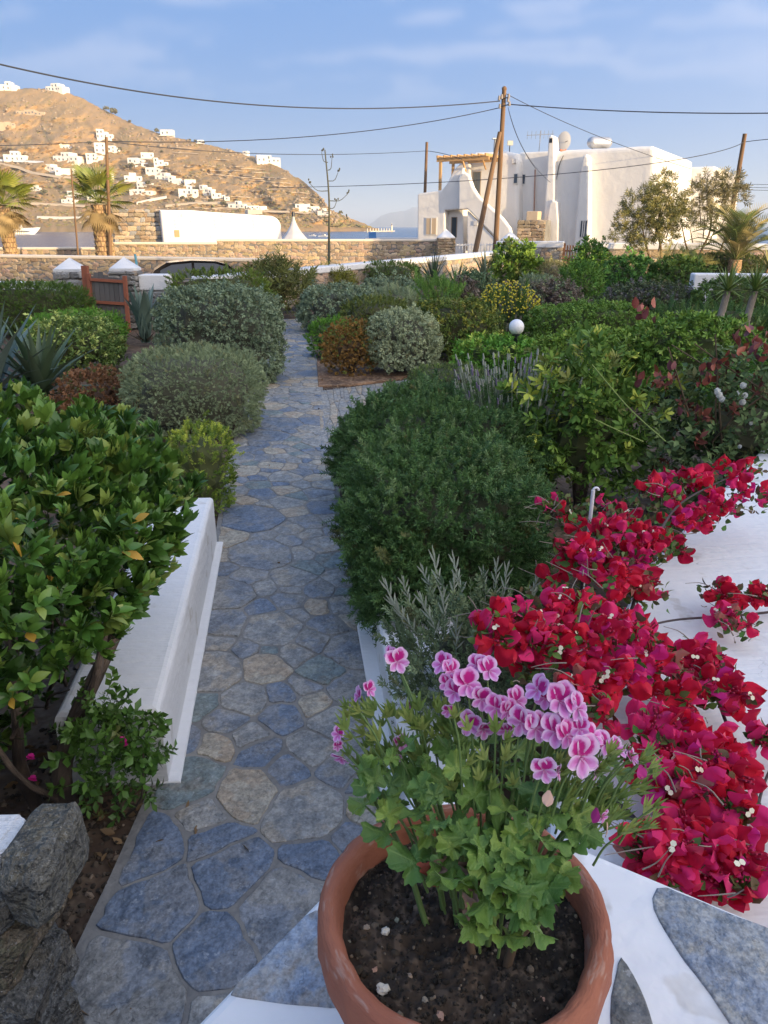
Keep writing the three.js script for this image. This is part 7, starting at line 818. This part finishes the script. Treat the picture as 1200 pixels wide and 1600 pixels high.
{ // the parked car
  const g = thing('parked_car', 'dark grey car parked on the road behind the garden hedge', 'car', V(-5.6, -0.27, -25.0), null, 0.30), pm = new THREE.MeshPhysicalMaterial({ color: lin(0.10, 0.085, 0.08), roughness: 0.3, metalness: 0.4, clearcoat: 0.8, clearcoatRoughness: 0.1, side: THREE.DoubleSide }), gm = new THREE.MeshPhysicalMaterial({ color: lin(0.03, 0.04, 0.055), roughness: 0.06, side: THREE.DoubleSide });
  const loft = (sec, W) => { const pos = [], idx = []; const n = sec.length; for (const [x, y, hw] of sec) pos.push(x, y, -hw, x, y, hw); return pos; };
  const body = new THREE.Shape(); [[-2.1, 0.35], [-2.14, 0.75], [-2.0, 0.92], [-1.7, 0.97], [0.95, 0.95], [1.9, 0.80], [2.12, 0.62], [2.1, 0.32]].forEach(([x, y], i) => i ? body.lineTo(x, y) : body.moveTo(x, y)); const be = new THREE.ExtrudeGeometry(body, { depth: 1.46, bevelEnabled: true, bevelSize: 0.08, bevelThickness: 0.12, bevelOffset: -0.08, bevelSegments: 4 }); be.translate(0, 0, -0.73); part('body', be, pm, g);
  const cab = (pts, hw0, hw1, m, name) => { const pos = [], idx = [], n = pts.length; pts.forEach(([x, y]) => { const k = lerp(hw0, hw1, (y - 0.92) / 0.56); pos.push(x, y, -k, x, y, k); }); for (let i = 0; i < n - 1; i++) idx.push(i * 2, i * 2 + 1, i * 2 + 3, i * 2, i * 2 + 3, i * 2 + 2); const c = pos.length / 3; let mx = 0; pts.forEach((p) => mx += p[0] / n); pos.push(mx, 0.93, -hw0, mx, 0.93, hw0); for (let i = 0; i < n - 1; i++) idx.push(c, i * 2, i * 2 + 2, c + 1, i * 2 + 1, i * 2 + 3); part(name, mesh3(pos, idx), m, g); };
  cab([[-1.95, 0.92], [-1.72, 1.22], [-1.35, 1.43], [-0.6, 1.49], [0.15, 1.46], [0.5, 1.36], [1.15, 0.94]], 0.76, 0.57, pm, 'cabin'); 
  const sideWin = (x, s) => { const q = x.map(([a, b]) => V(a, b, s * (lerp(0.76, 0.57, (b - 0.92) / 0.56) + 0.012))); const pos = []; q.forEach((v) => pos.push(v.x, v.y, v.z)); const idx = []; for (let i = 1; i < q.length - 1; i++) idx.push(0, i, i + 1); return mesh3(pos, idx); };
  for (const s of [1, -1]) { part('window', sideWin([[-1.62, 0.98], [-1.55, 1.22], [-1.2, 1.37], [-0.6, 1.42], [-0.6, 0.98]], s), gm, g); part('window', sideWin([[-0.52, 0.98], [-0.52, 1.42], [0.1, 1.40], [0.45, 1.30], [0.95, 0.98]], s), gm, g); }
  const ws = mesh3([1.16, 0.95, -0.7, 1.16, 0.95, 0.7, 0.52, 1.37, 0.57, 0.52, 1.37, -0.57].map((v, i) => v + (i % 3 === 0 ? 0.02 : i % 3 === 1 ? 0.02 : 0)), [0, 1, 2, 0, 2, 3]); part('windscreen', ws, gm, g);
  for (const [x, z] of [[-1.3, 0.75], [1.35, 0.75], [-1.3, -0.75], [1.35, -0.75]]) { const w = part('wheel', new THREE.CylinderGeometry(0.31, 0.31, 0.2, 24).rotateX(Math.PI / 2), M.dark, g); w.position.set(x, 0.31, z); part('rim', new THREE.CylinderGeometry(0.19, 0.19, 0.21, 20).rotateX(Math.PI / 2), std({ color: lin(0.4, 0.4, 0.42), metalness: 0.6, roughness: 0.4 }), w); }
  for (const z of [-0.6, 0.6]) part('headlight', box(0.08, 0.12, 0.3, 2.05, 0.68, z, 0.03), std({ color: lin(0.6, 0.6, 0.62), roughness: 0.2 }), g);
  const p = solo('blue_pipe', bar(Z(218, 430, 19).setY(0), Z(211, 397, 19), 0.03, 0.03, 8), std({ color: lin(0.16, 0.42, 0.50) }), 'thin turquoise pipe leaning up behind the gate pillar', 'pipe'); }
// ---------------------------------------------------------------- behind the eye: the porch house, and an unseen ridge added to shade the garden
{ const g = thing('village_house', 'low white house with blue doors whose porch looks over the garden', 'house', V(-6, 0, 4.2)); part('wall', boxUV(box(18, 3.6, 8, 6, 1.8, 4, 0.2), 0.4), M.plaster, g); const blue = std({ color: lin(0.04, 0.10, 0.25) }); for (let k = 0; k < 4; k++) { const f = part(k % 2 ? 'window' : 'door', box(1.1, k % 2 ? 1.2 : 2.1, 0.1, -1 + k * 3.6, k % 2 ? 2.0 : 1.7, -0.02), blue, g); part('pane', box(0.7, 0.7, 0.06, -1 + k * 3.6, 2.1, -0.06), H_WIN, f); }
  const pos = [], uv = [], idx = [], NX = 90, NZ = 14; for (let j = 0; j <= NZ; j++) for (let i = 0; i <= NX; i++) { const x = lerp(-120, 420, i / NX), t = j / NZ, z = lerp(26, 130, t), r = 18.3 + 1.3 * fbm(x * 0.02, 1, 3, 3); pos.push(x, -0.3 + r * smooth(z, 26, 70) * (1 - 0.25 * smooth(z, 80, 130)) + (z > 34 && z < 66 ? 0.6 * fbm(x * 0.08, z * 0.08, 5, 3) : 0), z); uv.push(x / 60, z / 60); } for (let j = 0; j < NZ; j++) for (let i = 0; i < NX; i++) { const a = j * (NX + 1) + i, b = a + NX + 1; idx.push(a, b, b + 1, a, b + 1, a + 1); } struct('added_shade_ridge', mesh3(pos, idx, uv), std({ map: T.hill, roughness: 1 })); }

{ // clods, pebbles and fallen leaves on the soil of the near beds
  reseed(900); const ms = [], cs = [], ml = [], cl = []; const ic = new THREE.IcosahedronGeometry(1, 0); const inPath = (x, z) => { for (let i = 1; i < EDGE.length; i++) { const [l0, r0] = EDGE[i - 1], [l1, r1] = EDGE[i]; if (z <= l0.z && z > l1.z) { const k = (z - l0.z) / (l1.z - l0.z); return x > lerp(l0.x, l1.x, k) - 0.03 && x < lerp(r0.x, r1.x, k) + 0.03; } } return false; };
  for (let i = 0; i < 5200; i++) { const near = rnd() < 0.5, x = near ? rr(-1.6, -0.5) : rr(-2.6, 3.2), z = near ? rr(-2.9, -1.1) : rr(-12, -1.2), s = rr(0.004, 0.016); ms.push(new THREE.Matrix4().compose(V(x, s * 0.1, z), qq.setFromAxisAngle(V(rr(-1, 1), 1, rr(-1, 1)).normalize(), rr(0, 6)), V(s * rr(0.8, 1.5), s * 0.7, s))); if (inPath(x, z)) { ms.pop(); continue; } const k = rnd() < 0.1 ? rr(0.14, 0.28) : rr(0.02, 0.09); cs.push(lin(k, k * 0.74, k * 0.52)); }
  for (let i = 0; i < 700; i++) { const near = rnd() < 0.4, x = near ? rr(-1.6, -0.6) : rr(-3, 3), z = near ? rr(-2.8, -1.3) : rr(-12, -1.5); if (inPath(x, z) && rnd() < 0.93) continue; ml.push(poseM(V(x, 0.012, z), V(rr(-1, 1), rr(-0.1, 0.25), rr(-1, 1)), rr(0, 6), rr(0.5, 1))); const k = rr(0.5, 1.1); cl.push(lin(0.22 * k, 0.14 * k, 0.07 * k)); }
  const a = many('soil_clods', ic, std({ color: lin(1, 1, 1), roughness: 1, flatShading: true }), ms, cs.concat(ms.slice(cs.length).map(() => lin(0.05, 0.035, 0.025))), scene); tag(a, 'clods and small pebbles lying on the dark soil of the beds', 'soil');
  const b = many('fallen_leaves', leafGeo(0.06, 0.028, { prof: [0.2, 1, 0.8, 0] }), LEAF, ml, cl, scene); tag(b, 'dry brown leaves fallen on the soil of the beds', 'leaves'); }

camera.updateProjectionMatrix();
renderer.render(scene, camera);
